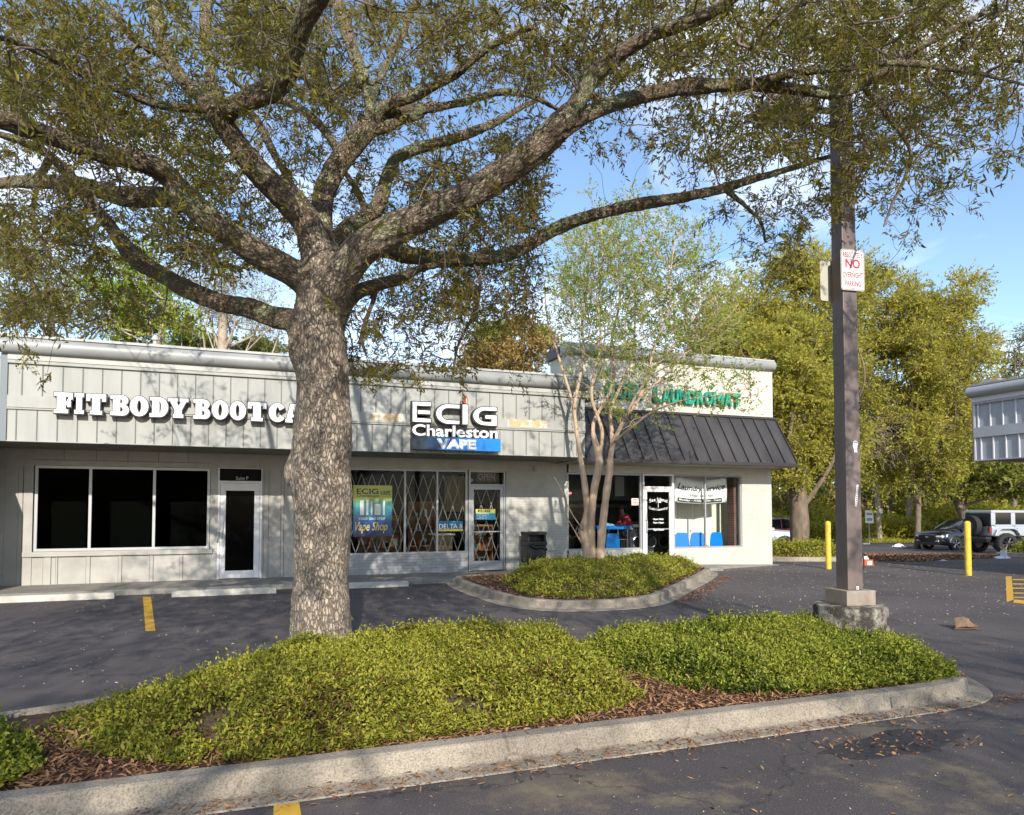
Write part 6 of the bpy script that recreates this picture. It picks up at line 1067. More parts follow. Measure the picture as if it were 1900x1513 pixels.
# ---------------------------------------------------------------- the oak
oak = thing('oak_tree', 'large lichen-spotted oak with spreading limbs growing from the front island', 'tree', tuple(onZ(596, 1215, .2)))
T0 = float((onZ(596, 1215, .2)-CAM)@FW)            # view depth of the trunk
LIMBS = {   # photo pixel, pixel radius, view depth
 'trunk': [(596, 1262, 62, 0), (596, 1200, 57, 0), (595, 1150, 55, 0), (595, 1090, 53, 0), (597, 1020, 52, 0), (599, 960, 53, 0), (598, 910, 57, 0), (594, 872, 60, 0), (598, 835, 56, 0), (600, 790, 53, 0), (600, 740, 50, 0), (598, 690, 51, 0), (594, 650, 50, 0), (590, 615, 50, 0), (594, 580, 48, 0), (600, 545, 50, 0), (603, 510, 48, 0), (603, 475, 44, 0)],
 'a': [(590, 650, 30, 0), (568, 625, 34, .02), (545, 598, 27, .05), (505, 588, 23, .1), (465, 573, 22, .2), (404, 561, 21, .4), (340, 533, 20, .6), (300, 510, 18, .8), (253, 480, 19, .9), (222, 445, 16, .95), (202, 415, 14, .95), (178, 390, 13, .9), (150, 355, 12, .85), (125, 320, 12, .8), (95, 290, 11, .7), (60, 270, 9, .6), (0, 250, 7, .4), (-80, 220, 5, .2)],
 'b': [(600, 570, 40, 0), (575, 530, 36, 0), (540, 505, 31, -.1), (490, 478, 30, -.2), (430, 438, 29, -.3), (380, 400, 29, -.45), (345, 368, 28, -.55), (322, 345, 26, -.6)],
 'b1': [(345, 372, 22, -.55), (318, 335, 24, -.62), (290, 312, 22, -.75), (245, 297, 20, -.9), (190, 285, 21, -1.1), (135, 268, 21, -1.25), (85, 250, 22, -1.4), (40, 232, 23, -1.55), (-20, 212, 23, -1.7), (-120, 190, 20, -1.9), (-300, 140, 16, -2.2)],
 'b2': [(345, 372, 18, -.5), (318, 368, 22, -.5), (285, 366, 22, -.4), (230, 365, 21, -.25), (180, 352, 18, 0), (135, 342, 18, .2), (85, 338, 15, .4), (30, 338, 13, .6), (-40, 342, 12, .8), (-140, 330, 10, 1.0)],
 'c': [(600, 500, 38, 0), (585, 455, 36, 0), (570, 415, 33, -.05), (540, 375, 30, -.15), (500, 340, 27, -.25), (465, 300, 26, -.4), (437, 262, 24, -.5), (412, 228, 23, -.6), (400, 208, 22, -.65)],
 'c1': [(408, 225, 20, -.6), (425, 204, 22, -.65), (455, 190, 22, -.75), (495, 172, 23, -.9), (525, 150, 23, -1.05), (540, 115, 23, -1.2), (552, 75, 22, -1.35), (568, 35, 22, -1.5), (590, -5, 23, -1.65), (625, -70, 21, -1.9), (680, -160, 18, -2.2), (760, -300, 14, -2.6)],
 'c2': [(402, 215, 16, -.6), (375, 185, 16, -.55), (345, 155, 15, -.5), (322, 125, 14, -.45), (305, 95, 14, -.4), (292, 55, 13, -.35), (285, 10, 13, -.3), (275, -60, 12, -.2), (250, -150, 9, -.1)],
 'c3': [(402, 208, 13, -.62), (395, 165, 12, -.5), (388, 115, 12, -.35), (380, 60, 12, -.2), (385, 0, 12, 0), (395, -70, 10, .2)],
 'c4': [(375, 200, 11, -.6), (335, 200, 9, -.8), (285, 193, 8, -1.0), (225, 170, 8, -1.2), (160, 142, 7, -1.4), (90, 105, 7, -1.6), (30, 78, 7, -1.8), (-40, 60, 6, -2.0)],
 'c5': [(310, 105, 8, -.4), (280, 95, 7, -.5), (250, 75, 8, -.6), (232, 55, 8, -.65), (212, 25, 7, -.7), (175, -5, 6, -.75), (120, -50, 6, -.8)],
 'd': [(604, 500, 32, .05), (600, 445, 26, .1), (597, 400, 23, .2), (600, 365, 22, .25), (612, 332, 23, .3), (630, 300, 24, .35), (655, 268, 25, .4), (678, 240, 24, .45), (693, 222, 20, .5)],
 'd1': [(685, 232, 14, .45), (705, 205, 13, .45), (735, 188, 12, .4), (775, 175, 11, .3), (815, 155, 10, .2), (850, 135, 10, .1), (890, 100, 9, 0), (930, 75, 8, -.1), (990, 50, 6, -.2)],
 'd2': [(690, 228, 10, .5), (715, 215, 10, .55), (745, 202, 10, .6), (790, 202, 10, .7), (830, 195, 9, .8), (880, 185, 7, .9), (930, 172, 7, 1.0), (985, 178, 6, 1.1), (1040, 205, 4, 1.2)],
 'd3': [(690, 245, 12, .45), (718, 236, 12, .5), (745, 222, 11, .6), (785, 210, 9, .7)],
 'd4': [(690, 222, 14, .5), (684, 180, 14, .6), (672, 140, 14, .7), (655, 95, 14, .8), (642, 50, 14, .9), (628, 5, 13, 1.0), (610, -60, 11, 1.1), (590, -150, 9, 1.2)],
 'd5': [(690, 190, 8, .6), (705, 145, 8, .7), (725, 105, 7, .8), (745, 70, 7, .8), (765, 20, 6, .9), (790, -40, 5, 1.0)],
 'e': [(612, 540, 42, -.05), (640, 500, 40, -.15), (672, 462, 38, -.25), (715, 435, 37, -.35), (765, 410, 34, -.45), (820, 385, 32, -.55), (870, 362, 31, -.65), (920, 332, 31, -.7), (965, 300, 30, -.8), (1010, 262, 30, -.85), (1040, 232, 28, -.9), (1058, 212, 25, -.9)],
 'e1': [(1045, 235, 20, -.9), (1066, 200, 21, -.92), (1090, 160, 20, -.95), (1120, 122, 18, -1.0), (1160, 92, 17, -1.1), (1210, 65, 16, -1.2), (1255, 48, 15, -1.3), (1300, 32, 13, -1.35), (1345, 8, 12, -1.4), (1400, -30, 11, -1.5), (1500, -90, 8, -1.6)],
 'e2': [(1040, 245, 18, -.9), (1075, 222, 17, -.85), (1110, 203, 16, -.8), (1160, 186, 16, -.7), (1215, 172, 17, -.6), (1270, 162, 17, -.5), (1330, 160, 15, -.4), (1390, 156, 14, -.35), (1440, 162, 12, -.3), (1500, 168, 12, -.3), (1545, 175, 11, -.3), (1600, 160, 9, -.35), (1650, 128, 8, -.4), (1700, 92, 7, -.5), (1760, 60, 6, -.6), (1830, 20, 5, -.7)],
 'e3': [(1390, 156, 10, -.35), (1440, 145, 10, -.4), (1500, 132, 9, -.45), (1580, 125, 8, -.5), (1680, 118, 7, -.55), (1760, 128, 5, -.6), (1830, 138, 5, -.65), (1920, 165, 4, -.7)],
 'f': [(625, 490, 28, .3), (670, 468, 20, .5), (715, 462, 19, .55), (760, 474, 18, .6), (820, 482, 16, .7), (890, 480, 15, .75), (945, 472, 14, .8), (985, 452, 16, .85), (1020, 430, 15, .9), (1065, 410, 14, .95), (1120, 394, 13, 1.0), (1180, 380, 13, 1.05), (1230, 372, 13, 1.1), (1290, 362, 11, 1.15), (1345, 350, 10, 1.2), (1400, 332, 9, 1.25), (1450, 318, 7, 1.3), (1500, 302, 6, 1.35), (1550, 290, 5, 1.4)],
 'g': [(612, 470, 26, .5), (645, 425, 22, .7), (680, 405, 18, .9), (700, 385, 17, 1.0), (712, 350, 15, 1.1), (722, 318, 13, 1.15), (735, 295, 13, 1.2), (775, 275, 13, 1.3), (830, 262, 12, 1.4), (880, 245, 10, 1.5), (925, 225, 8, 1.6), (970, 198, 6, 1.7), (1010, 180, 4, 1.8)],
 'h': [(610, 600, 36, .1), (642, 560, 20, .15), (665, 542, 16, .2), (700, 530, 14, .3), (740, 518, 13, .4), (775, 500, 9, .5), (820, 490, 7, .6), (870, 475, 5, .7), (920, 455, 3, .8)],
 'i': [(585, 430, 14, .3), (545, 350, 9, .6), (515, 300, 8, .8), (492, 250, 9, 1.0), (470, 215, 8, 1.1), (430, 190, 6, 1.3)],
 'j': [(640, 300, 9, .4), (600, 240, 10, .7), (560, 205, 10, .9), (520, 185, 10, 1.1), (470, 175, 7, 1.3), (420, 140, 5, 1.5)],
 'k': [(680, 390, 8, .9), (660, 350, 7, 1.0), (640, 320, 6, 1.1), (630, 280, 4, 1.2)],
 'l': [(95, 290, 8, .7), (75, 330, 6, .75), (60, 400, 5, .8), (90, 470, 4, .9), (140, 520, 3.5, 1.0), (190, 560, 3, 1.1)],
 'm': [(1345, 350, 6, 1.2), (1380, 380, 5, 1.2), (1410, 410, 4, 1.25), (1420, 450, 3, 1.3)],
 'n': [(1600, 160, 6, -.3), (1650, 220, 5, 0), (1690, 290, 4, .2), (1655, 380, 3, .3), (1640, 420, 2, .3)],
 'o': [(870, 475, 5, .7), (890, 520, 4, .8), (880, 580, 4, .9), (850, 640, 3, .9), (840, 700, 2, .9)],
 'p': [(700, 530, 7, .3), (690, 560, 5, .25), (672, 620, 4, .2), (680, 660, 3, .2)],
}
SKP = []; limbs = {}
for k, L_ in LIMBS.items():
    P = [at(x, y, T0+dz) for x, y, r_, dz in L_]; R_ = [r_*(.96 if k == 'trunk' else .84)*(T0+dz)/FPX for x, y, r_, dz in L_]; P, R_ = resample(P, R_, .05); limbs[k] = (P, R_)
    if k == 'trunk': P[0, 2] = .05
    if k not in ('trunk',): SKP.append(P[3::2])
big = MB()
for k, (P, R_) in limbs.items():
    if R_.max() > .028:
        kp = R_ > .011; n_ = int(kp.sum()); 
        lump = 1+.035*np.sin(np.linspace(0, len(P)*.35, len(P))+len(k)*2.)+rng.normal(size=len(P))*.008
        big.tube(P[:n_], (R_*lump)[:n_], 18, cap=True)
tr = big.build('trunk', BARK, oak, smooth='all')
# burl on the left of the trunk, cut knots
rm = tr.modifiers.new('remesh', 'REMESH'); rm.mode = 'VOXEL'; rm.voxel_size = .013; rm.use_smooth_shade = True
sm = tr.modifiers.new('smooth', 'SMOOTH'); sm.factor = .5; sm.iterations = 7
me = bpy.data.meshes.new_from_object(tr.evaluated_get(bpy.context.evaluated_depsgraph_get())); tr.modifiers.clear(); tr.data = me
n = len(me.vertices); co = np.empty(n*3, np.float32); me.vertices.foreach_get('co', co); co = co.reshape(-1, 3).astype(float); no_ = np.empty(n*3, np.float32); me.vertices.foreach_get('normal', no_); no_ = no_.reshape(-1, 3)
from mathutils.kdtree import KDTree
allP = np.concatenate([v[0] for v in limbs.values()]); allR = np.concatenate([v[1] for v in limbs.values()]); allT = np.concatenate([np.gradient(v[0], axis=0) for v in limbs.values()]); bf = lambda R__: (.22/np.maximum(R__, .03))**.5
allS = np.concatenate([np.cumsum(np.r_[0, np.linalg.norm(np.diff(v[0], axis=0), axis=1)]*bf(v[1]))+i*3.7 for i, v in enumerate(limbs.values())])
allT /= np.linalg.norm(allT, axis=1, keepdims=True); kd = KDTree(len(allP))
for i, p in enumerate(allP): kd.insert(p, i)
kd.balance(); ni = np.empty(n, int)
for i in range(n):
    best = 9e9
    for _, j_, d_ in kd.find_n(co[i], 4):
        if d_/max(allR[j_], .01) < best: best = d_/max(allR[j_], .01); ni[i] = j_
rel = co-allP[ni]; Tn = allT[ni]; al = (rel*Tn).sum(1); ref = np.cross(Tn, [0, 1, 0]); ref /= np.linalg.norm(ref, axis=1, keepdims=True); bi = np.cross(Tn, ref)
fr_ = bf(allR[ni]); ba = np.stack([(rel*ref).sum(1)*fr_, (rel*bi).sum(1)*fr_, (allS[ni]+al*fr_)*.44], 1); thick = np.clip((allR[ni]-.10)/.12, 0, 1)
# burl, base flare and real bark relief
Tz = co[:, 2]; bc = at(549, 878, T0-.06); bd = np.linalg.norm((co-bc)*[1, 1, .75], axis=1); co += no_*(.075*np.exp(-(bd/.11)**2))[:, None]
bc = at(548, 655, T0); bd = np.linalg.norm((co-bc)*[1, 1, .8], axis=1); co += no_*(.05*np.exp(-(bd/.12)**2))[:, None]
co += no_*(.05*np.clip((.55-Tz)/.4, 0, 1)**1.5)[:, None]
def vfast(p, s_, seed): return vnoise(p[:, 0]*s_, (p[:, 1]+p[:, 2]*.7)*s_, 1, seed)
co += no_*(.016*vnoise(ba[:, 0]*32+ba[:, 2]*5, ba[:, 1]*32+ba[:, 2]*4, 1, 15)+.008*vfast(ba, 28, 11)+.006*vfast(ba*[1, 1, 1.5], 70, 12))[:, None]
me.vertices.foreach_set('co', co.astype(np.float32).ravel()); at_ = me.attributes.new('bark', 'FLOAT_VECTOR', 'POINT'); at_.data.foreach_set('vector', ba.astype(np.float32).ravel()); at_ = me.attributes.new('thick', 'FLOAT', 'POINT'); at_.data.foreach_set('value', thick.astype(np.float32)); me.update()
b = MB(); kc = at(607, 463, T0-.30)
thin = [v for k, v in limbs.items() if v[1].max() <= .028]; segs = []
for P, R_ in thin: segs.append((P[:-1], P[1:], R_[:-1], R_[1:]))
for k, (P, R_) in limbs.items():
    if R_.max() > .028 and R_.min() < .014: kp = np.where(R_ < .016)[0]; kp = kp[kp < len(P)-1]; segs.append((P[kp], P[kp+1], R_[kp], R_[kp+1]))
# crown seeds
DM = """7888888788888778887
8988887788776668876
8987766677313465643
7766556667001344320
7867722678000132100
5421002685000000000
1000004431000000000""".split()
def sample_map(DMp, cw, ch, x0, y0, n, dfun):
    cells = [(i, j, float(c)**1.25) for j, r_ in enumerate(DMp) for i, c in enumerate(r_) if c != '0']; W_ = np.array([c[2] for c in cells]); pick = rng.choice(len(cells), n, p=W_/W_.sum()); P = []
    for q_ in pick: i, j, _ = cells[q_]; x = x0+cw*(i+rng.random()); y = y0+ch*(j+rng.random()); P.append(at(x, y, dfun(x, y)))
    return np.array(P)
def oak_depth(x, y):
    c = T0+.35+((.9 if x > 500 else .3) if y > 380 else 0)-(.4 if x < 500 else 0)+(-.3 if x > 1100 and y < 150 else 0); return float(np.clip(rng.normal(c, 1.25), 3.9, 9.6))
seeds = sample_map(DM, 100, 100, 0, 0, 7300, oak_depth)
tb = onZ(596, 1215, .2); r2 = ((seeds[:, 0]-tb[0])/7.5)**2+((seeds[:, 1]-tb[1])/6.0)**2; seeds = seeds[(r2 < 1) & (seeds[:, 2] < 9)]
def fas(P): xs_ = P[:, 0]+.1745*(15.2-P[:, 1]); zs_ = P[:, 2]-.484*(15.2-P[:, 1]); return ((zs_ > 2.7) & (zs_ < 5) & ((xs_ < .9) | (xs_ > 3.2)))
sgc = at(1577, 511, 8.0); sd_ = np.array(SDIR)
def on_ray(P): v = P-sgc; t_ = v@(-sd_); return (np.linalg.norm(v+sd_*t_[:, None], axis=1) < .42) & (t_ > 0)
dv = (seeds-CAM)@FW; qx = CX+FPX*((seeds-CAM)@RT)/dv; qy = CY-FPX*((seeds-CAM)@UP)/dv; seeds = seeds[~on_ray(seeds) & ~((qx > 1515) & (qx < 1635) & (qy > 405) & (qy < 620))]
seeds = seeds[~(fas(seeds) & (rng.random(len(seeds)) < .85))]
dv = (seeds-CAM)@FW; qx = CX+FPX*((seeds-CAM)@RT)/dv; qy = CY-FPX*((seeds-CAM)@UP)/dv; drop = np.zeros(len(seeds), bool)
for k, (P, R_) in limbs.items():
    if R_.max() < .03: continue
    ld = (P-CAM)@FW; lx_ = CX+FPX*((P-CAM)@RT)/ld; ly_ = CY-FPX*((P-CAM)@UP)/ld
    for i in range(0, len(P), 2): drop |= (np.hypot(qx-lx_[i], qy-ly_[i]) < R_[i]*FPX/ld[i]+24) & (dv < ld[i]+.15)
seeds = seeds[~(drop & (rng.random(len(seeds)) < .86))]
U = rng.random((3400, 3))*np.array([11.5, 6.6, 3.0])+np.array([-5.2, -1.9, 4.2]); U = U[(U[:, 2] > 2.0+.82*U[:, 1]) & (np.linalg.norm(U-CAM, axis=1) > 2.6)]; U = U[~fas(U) & ~on_ray(U)]
dv = (U-CAM)@FW; px_ = CX+FPX*((U-CAM)@RT)/np.maximum(dv, .1); py_ = CY-FPX*((U-CAM)@UP)/np.maximum(dv, .1); out_ = (dv < .5) | (px_ < -60) | (px_ > 1960) | (py_ < -50); U = U[out_][:1900]
SK = np.concatenate(SKP); segA = grow(SK, np.concatenate([seeds, U]), upb=.0, plen=.2, jit=.07, r0=.0021); ends = np.concatenate([seeds, U]); segs.append(segA[:4]); dirs = segA[4]
(A, E), (V, F, va) = shoots_and_leaves(seeds, dirs[:len(seeds)], 4, 8, .22, .057, .017, .95, .05, True)
segs.append((A, E, np.full(len(A), .0018), np.full(len(A), .0009)))
(A, E), (V2, F2, va2) = shoots_and_leaves(U, dirs[len(seeds):], 4, 7, .25, .085, .028, .95, .05, False)
BR = tagp(twig_mesh('branches', segs, BARKF, oak, 5))
npmesh('crown', V, F, LOAK, oak, attrs={'var': (va, 'FLOAT')}); npmesh('upper_crown', V2, F2, LOAK, oak, attrs={'var': (va2, 'FLOAT')})
# ---------------------------------------------------------------- crepe myrtle
T1 = 15.9; myr = thing('crepe_myrtle', 'multi-stemmed crepe myrtle with tan trunks before the laundromat window', 'tree', tuple(onZ(1100, 1040, .2)))
ML = [[(1094, 1062, 17, 0), (1090, 1015, 17, 0), (1084, 985, 15, 0), (1090, 950, 10, 0), (1085, 900, 9, 0), (1077, 850, 9, .05), (1070, 800, 8, .1), (1066, 755, 7, .1), (1075, 705, 6, .2), (1083, 650, 5, .2), (1080, 590, 4, .3), (1090, 520, 3, .3), (1095, 440, 2, .3)],
 [(1098, 1055, 14, 0), (1096, 1000, 12, -.05), (1097, 960, 10, -.1), (1103, 905, 10, -.1), (1112, 855, 11, -.1), (1100, 800, 8, -.1), (1108, 770, 7, 0), (1128, 735, 6, .1), (1140, 690, 6, .2), (1135, 630, 5, .2), (1150, 560, 4, .2), (1148, 480, 3, .2), (1155, 400, 2, .2)],
 [(1112, 1060, 13, -.1), (1116, 1000, 11, -.1), (1122, 940, 10, -.15), (1130, 880, 10, -.2), (1136, 830, 9, -.2), (1158, 780, 7, -.2), (1185, 740, 7, -.2), (1210, 690, 6, -.1), (1240, 655, 5, -.1), (1275, 610, 4, 0), (1310, 565, 3, 0), (1350, 540, 2, 0)],
 [(1136, 840, 8, -.2), (1135, 800, 8, 0), (1133, 760, 7, .1), (1150, 720, 6, .3), (1172, 665, 5, .4), (1178, 600, 4, .4), (1180, 530, 4, .5), (1190, 450, 3, .5), (1195, 385, 2, .5)],
 [(1070, 790, 7, .1), (1060, 740, 6, .2), (1045, 690, 5, .2), (1030, 640, 4, .3), (1015, 590, 3, .3), (1010, 520, 2, .3)],
 [(1112, 850, 7, -.1), (1117, 800, 7, -.2), (1098, 740, 6, -.3), (1103, 690, 5, -.3), (1115, 640, 5, -.4), (1110, 560, 3, -.4), (1118, 480, 3, -.4), (1112, 400, 2, -.4)],
 [(1160, 778, 6, -.3), (1175, 745, 6, -.5), (1200, 700, 5, -.6), (1215, 640, 4, -.7), (1240, 580, 3, -.8), (1245, 500, 3, -.8), (1255, 430, 2, -.8)],
 [(1140, 820, 6, -.3), (1170, 795, 5, -.6), (1210, 765, 4, -.9), (1260, 745, 3, -1.1), (1320, 735, 2, -1.2), (1385, 722, 1.5, -1.2)],
 [(1083, 985, 2.5, -.1), (1062, 955, 1.6, -.3), (1050, 930, 1.2, -.4), (1040, 905, 1.5, -.5), (1028, 885, 1, -.5)],
 [(1080, 1010, 2, -.1), (1066, 985, 1.4, -.3), (1052, 960, 1.5, -.4), (1045, 940, 1, -.5)],
 [(1185, 740, 5, -.2), (1230, 700, 4, 0), (1290, 640, 3, .2), (1340, 600, 2, .3), (1370, 565, 1.5, .3)]]
mb_ = MB(); SKm = []; thin = []
for L_ in ML:
    P = [at(x, y, T1+dz) for x, y, r_, dz in L_]; R_ = [r_*(.68 if y > 850 else .48)*T1/FPX for x, y, r_, dz in L_]; P, R_ = resample(P, R_, .12); SKm.append(P[2:]); mb_.tube(P, R_*(1+.04*rng.normal(size=len(P))), 12)
mb_.build('trunk', BARKM, myr, smooth='all')
DMm = """0001011010000
0003243310000
0145544342000
0256655553100
0367777665310
0477777776420
0477677776530
0267777777531
0266666777541
0135555566420
0023444455300
0012333344222
0012222222233
0001221211122
0000121100000""".split()
ms = sample_map(DMm, 33, 30, 980, 345, 1900, lambda x, y: T1+rng.normal(0, .9)*min(1, (1000-y)/300))
sg = grow(np.concatenate(SKm), ms, upb=.9, plen=.1, jit=.05, r0=.0032, ex=.42)
(A, E), (V, F, va) = shoots_and_leaves(ms, sg[4], 3, 7, .26, .06, .034, .8, 0, False)
twig_mesh('branches', [sg[:4], (A, E, np.full(len(A), .003), np.full(len(A), .0015))], BARKM, myr, 4); npmesh('crown', V, F, LMYR, myr, attrs={'var': (va, 'FLOAT')})
# ---------------------------------------------------------------- generic trees
def tree(name, label, base, depth, blobs, ns, nl, ll, lw, lm, bm, trunkr, lean=(), group=None, limbs_n=14, r0=.012, shoot=.7, sh=3, shell=.55, upb=.3):
    p = ground_at(base, depth); t = thing(name, label, 'tree', tuple(p), group)
    C_ = [(at(x, y, depth+dz), rx*depth/FPX, ry*depth/FPX) for x, y, dz, rx, ry in blobs]; w_ = np.array([c[1]**2*c[2] for c in C_]); w_ = (w_**.75)/(w_**.75).sum(); cnt = rng.multinomial(ns, w_); SD = []
    for (c, rx, ry), k in zip(C_, cnt):
        u = rand_unit(k); rr = rng.random((k, 1))**shell; bump = 1+.34*np.sin(u[:, :1]*5.1+c[0])*np.cos(u[:, 1:2]*4.3+c[1])+.30*np.sin(u[:, 2:]*7+u[:, :1]*6+c[2]); SD.append(c+R3*(u[:, :1]*rr*bump*rx)+F3*(u[:, 1:2]*rr*bump*rx*.9)+np.array([0, 0, 1.])*(u[:, 2:]*rr*bump*ry))
    SD = np.concatenate(SD); kc_ = SD[rng.choice(len(SD), max(8, len(SD)//26))]; rk = .42*np.mean([c[1] for c in C_]); pk = rng.integers(0, len(kc_), len(SD)); SD = np.where(rng.random((len(SD), 1)) < .72, kc_[pk]+rand_unit(len(SD))*rk*rng.random((len(SD), 1))**.5*np.array([1, 1, .6]), SD); SD = SD[SD[:, 2] > p[2]+.3]
    top = C_[0][0]; path = [p-[0, 0, .2]]+[at(x, y, depth) for x, y in lean]; path.append(np.array(path[-1])*.25+np.array(top)*.75 if len(lean) == 0 else np.array(path[-1])*.4+np.array(top)*.6); rad = np.linspace(trunkr, trunkr*.45, len(path)); P, R_ = resample(path, rad, .3); R_[0] *= 1.25; mb_ = MB(); mb_.tube(P, R_*(1+.05*rng.normal(size=len(P))), 12); SK_ = [P[len(P)//3:]]
    for c, rx, ry in C_:
        for _ in range(max(2, limbs_n//len(C_))):
            s0 = P[int(rng.integers(len(P)*2//5, len(P)))]; u = rand_unit(1)[0]; e = c+R3*u[0]*rx*.7+F3*u[1]*rx*.7+np.array([0, 0, 1])*(abs(u[2])*ry*.6-.15*ry); mdp = (s0+e)/2+np.array([0, 0, -.08])*np.linalg.norm(e-s0)+rng.normal(size=3)*.1*np.linalg.norm(e-s0)
            q_, rq = resample([s0, mdp, e], [trunkr*.32, trunkr*.18, trunkr*.06], .3); mb_.tube(q_, rq, 7); SK_.append(q_)
    mb_.build('trunk', bm, t, smooth='all'); sg = grow(np.concatenate(SK_), SD, upb=upb, plen=.1, jit=.08, r0=r0, ex=.36)
    (A, E), (V, F, va) = shoots_and_leaves(SD, sg[4], sh, nl, shoot, ll, lw, 1.0, .0, False); twig_mesh('branches', [sg[:4], (A, E, np.full(len(A), r0*.7), np.full(len(A), r0*.3))], bm, t, 3)
    npmesh('crown', V, F, lm, t, attrs={'var': (va, 'FLOAT')}); return t
# near tree in the hedge at the laundromat corner
tree('live_oak', 'yellow-green oak with stout trunk in the hedge behind the laundromat corner', 1482, 24.5, [(1490, 740, 0, 80, 130), (1450, 700, .5, 60, 90), (1530, 800, .3, 60, 100), (1470, 870, -.5, 50, 45), (1420, 780, 1.0, 40, 80), (1520, 660, .5, 60, 70)], 2000, 8, .13, .065, LYG, BARKF, .36, lean=((1483, 950), (1478, 900), (1470, 850)), r0=.006, shoot=.5, sh=4, group=None)
tree('live_oak', 'tall golden-green oak rising behind the laundromat roof, left of the lamp post', 1560, 36, [(1480, 600, 0, 130, 120), (1400, 640, 0, 110, 90), (1560, 540, 0, 80, 80), (1480, 500, 0, 70, 50), (1340, 620, 1, 80, 60), (1530, 700, 0, 120, 100), (1560, 830, -1, 90, 60), (1375, 560, 0, 60, 45)], 3100, 8, .18, .08, LYG, BARKF, .25, lean=((1562, 900), (1555, 800)), r0=.010, shoot=.8, sh=4)
tree('live_oak', 'broad rounded yellow-green oak right of the lamp post with drooping bare twigs', 1700, 38, [(1700, 680, 0, 120, 110), (1760, 720, 0, 90, 90), (1640, 620, 0, 80, 90), (1740, 590, 0, 80, 60), (1690, 800, -1, 110, 70), (1620, 750, 0, 60, 90), (1800, 660, 0, 60, 60), (1620, 530, 0, 40, 40), (1790, 800, 0, 70, 70), (1600, 840, 0, 50, 60), (1650, 870, -.5, 60, 50), (1740, 860, 0, 70, 50), (1420, 820, 1, 40, 60)], 3800, 8, .18, .08, LYG, BARKF, .17, lean=((1703, 900), (1690, 800)), r0=.010, shoot=.8, sh=4)
bt = [o for o in bpy.data.objects if o.get('label', '').startswith('broad rounded')][0]; A_ = []; B_ = []
for k in range(230):
    x, y = random.uniform(1590, 1700), random.uniform(770, 850); q0 = at(x, y, 36.2+random.uniform(-.6, .4)); dr_ = R3*random.uniform(-.4, 1.0)+F3*random.uniform(-.5, .2)+np.array([0, 0, random.uniform(-.15, .35)])
    for s_ in range(7): q1 = q0+dr_*random.uniform(.16, .26)+rng.normal(size=3)*.035; A_.append(q0); B_.append(q1); q0 = q1; dr_ = dr_+np.array([0, 0, -.13])
twig_mesh('bare_twigs', [(np.array(A_), np.array(B_), np.full(len(A_), .011), np.full(len(A_), .009))], BARKP, bt, 3)
tree('twiggy_tree', 'thin bluish tree with sparse leaves at the far right edge above the neighbouring roof', 1880, 48, [(1880, 660, 0, 50, 60), (1900, 720, 0, 60, 50), (1860, 740, 0, 40, 40)], 420, 4, .18, .09, LGR, BARKF, .25, r0=.014, shoot=.9, sh=3)
tree('shade_oak', 'dark spreading oak with leaning trunk behind the parked vehicles', 1790, 43, [(1830, 870, 0, 110, 45), (1900, 890, 0, 80, 40), (1760, 880, 0, 60, 40)], 1100, 7, .24, .12, LGR, BARKF, .36, lean=((1790, 960), (1775, 925), (1790, 900)), r0=.010, shoot=.8, sh=4)
# far wood band: trunks one can tell apart
for k, (px, d, top, r_, bm, lab) in enumerate([(1647, 50, 820, .30, BARKF, 'reddish brown forest trunk just right of the utility pole'), (1684, 49, 780, .26, BARKP, 'pale leaning forest trunk behind the far grass verge'), (1713, 53, 800, .18, BARKF, 'thin grey forest trunk between the pale trunk and the black crossover'), (1600, 54, 800, .2, BARKF, 'thin forest trunk hidden partly by the lamp post'), (1735, 56, 800, .15, BARKP, 'slender pale trunk with vines left of the black crossover'), (1450, 52, 820, .2, BARKF, 'thin forest trunk beside the right laundromat corner'), (1860, 54, 840, .22, BARKF, 'forest trunk above the silver off-road vehicle roof')]):
    tree('forest_tree', lab, px, d, [(px+10, top+20, 0, 55, 55), (px-20, top+70, 0, 45, 40), (px+25, top+90, 1, 40, 35)], 330, 6, .24, .12, [LYG, LGR, LBR][k % 3], bm, r_, lean=((px+3, 950), (px+8, 880)), group='trees of the far wood', r0=.012, shoot=.9, sh=3, limbs_n=6)
def understory(name, label, l0, l1, d0, d1, n, h, lm, ll, seed):
    r_ = np.random.default_rng(seed); L_ = r_.uniform(l0, l1, n); D_ = r_.uniform(d0, d1, n); x = L_*RH[0]+D_*FH[0]; y = L_*RH[1]+D_*FH[1]; hh = h*(.45+.35*vnoise(x, y, .55, seed)+.2*vnoise(x, y, 1.7, seed+1)+.35*(D_-d0)/(d1-d0)); z = hh*r_.random(n)**.75+np.interp(D_, KN, KZ); P = np.stack([x, y, z], 1)
    D2 = rand_unit(n); V, F, va = leaves(P, D2, ll*r_.uniform(.6, 1.3, n), ll*.5*r_.uniform(.6, 1.2, n), np.clip(.5+.3*vnoise(x, z*2, 1.2, seed+2)+r_.normal(size=n)*.18, 0, 1)); o = npmesh(name, V, F, lm, attrs={'var': (va, 'FLOAT')}); tagp(o, label, 'undergrowth', kind='stuff')
understory('undergrowth', 'tangled yellow-green brush along the foot of the far wood', 12, 40, 46.5, 52, 42000, 3.4, LYG, .28, 31)
understory('undergrowth', 'dim brown-green thicket filling the depth of the far wood', 10, 44, 54, 62, 42000, 6.5, LGR, .42, 33)
understory('undergrowth', 'dry brown brush and vines within the far wood', 12, 42, 50, 58, 14000, 4.5, LBR, .3, 35)
understory('undergrowth', 'short ragged grass tufts on the far verge', 10, 44, 44.6, 48.5, 16000, .32, LYG, .16, 37)
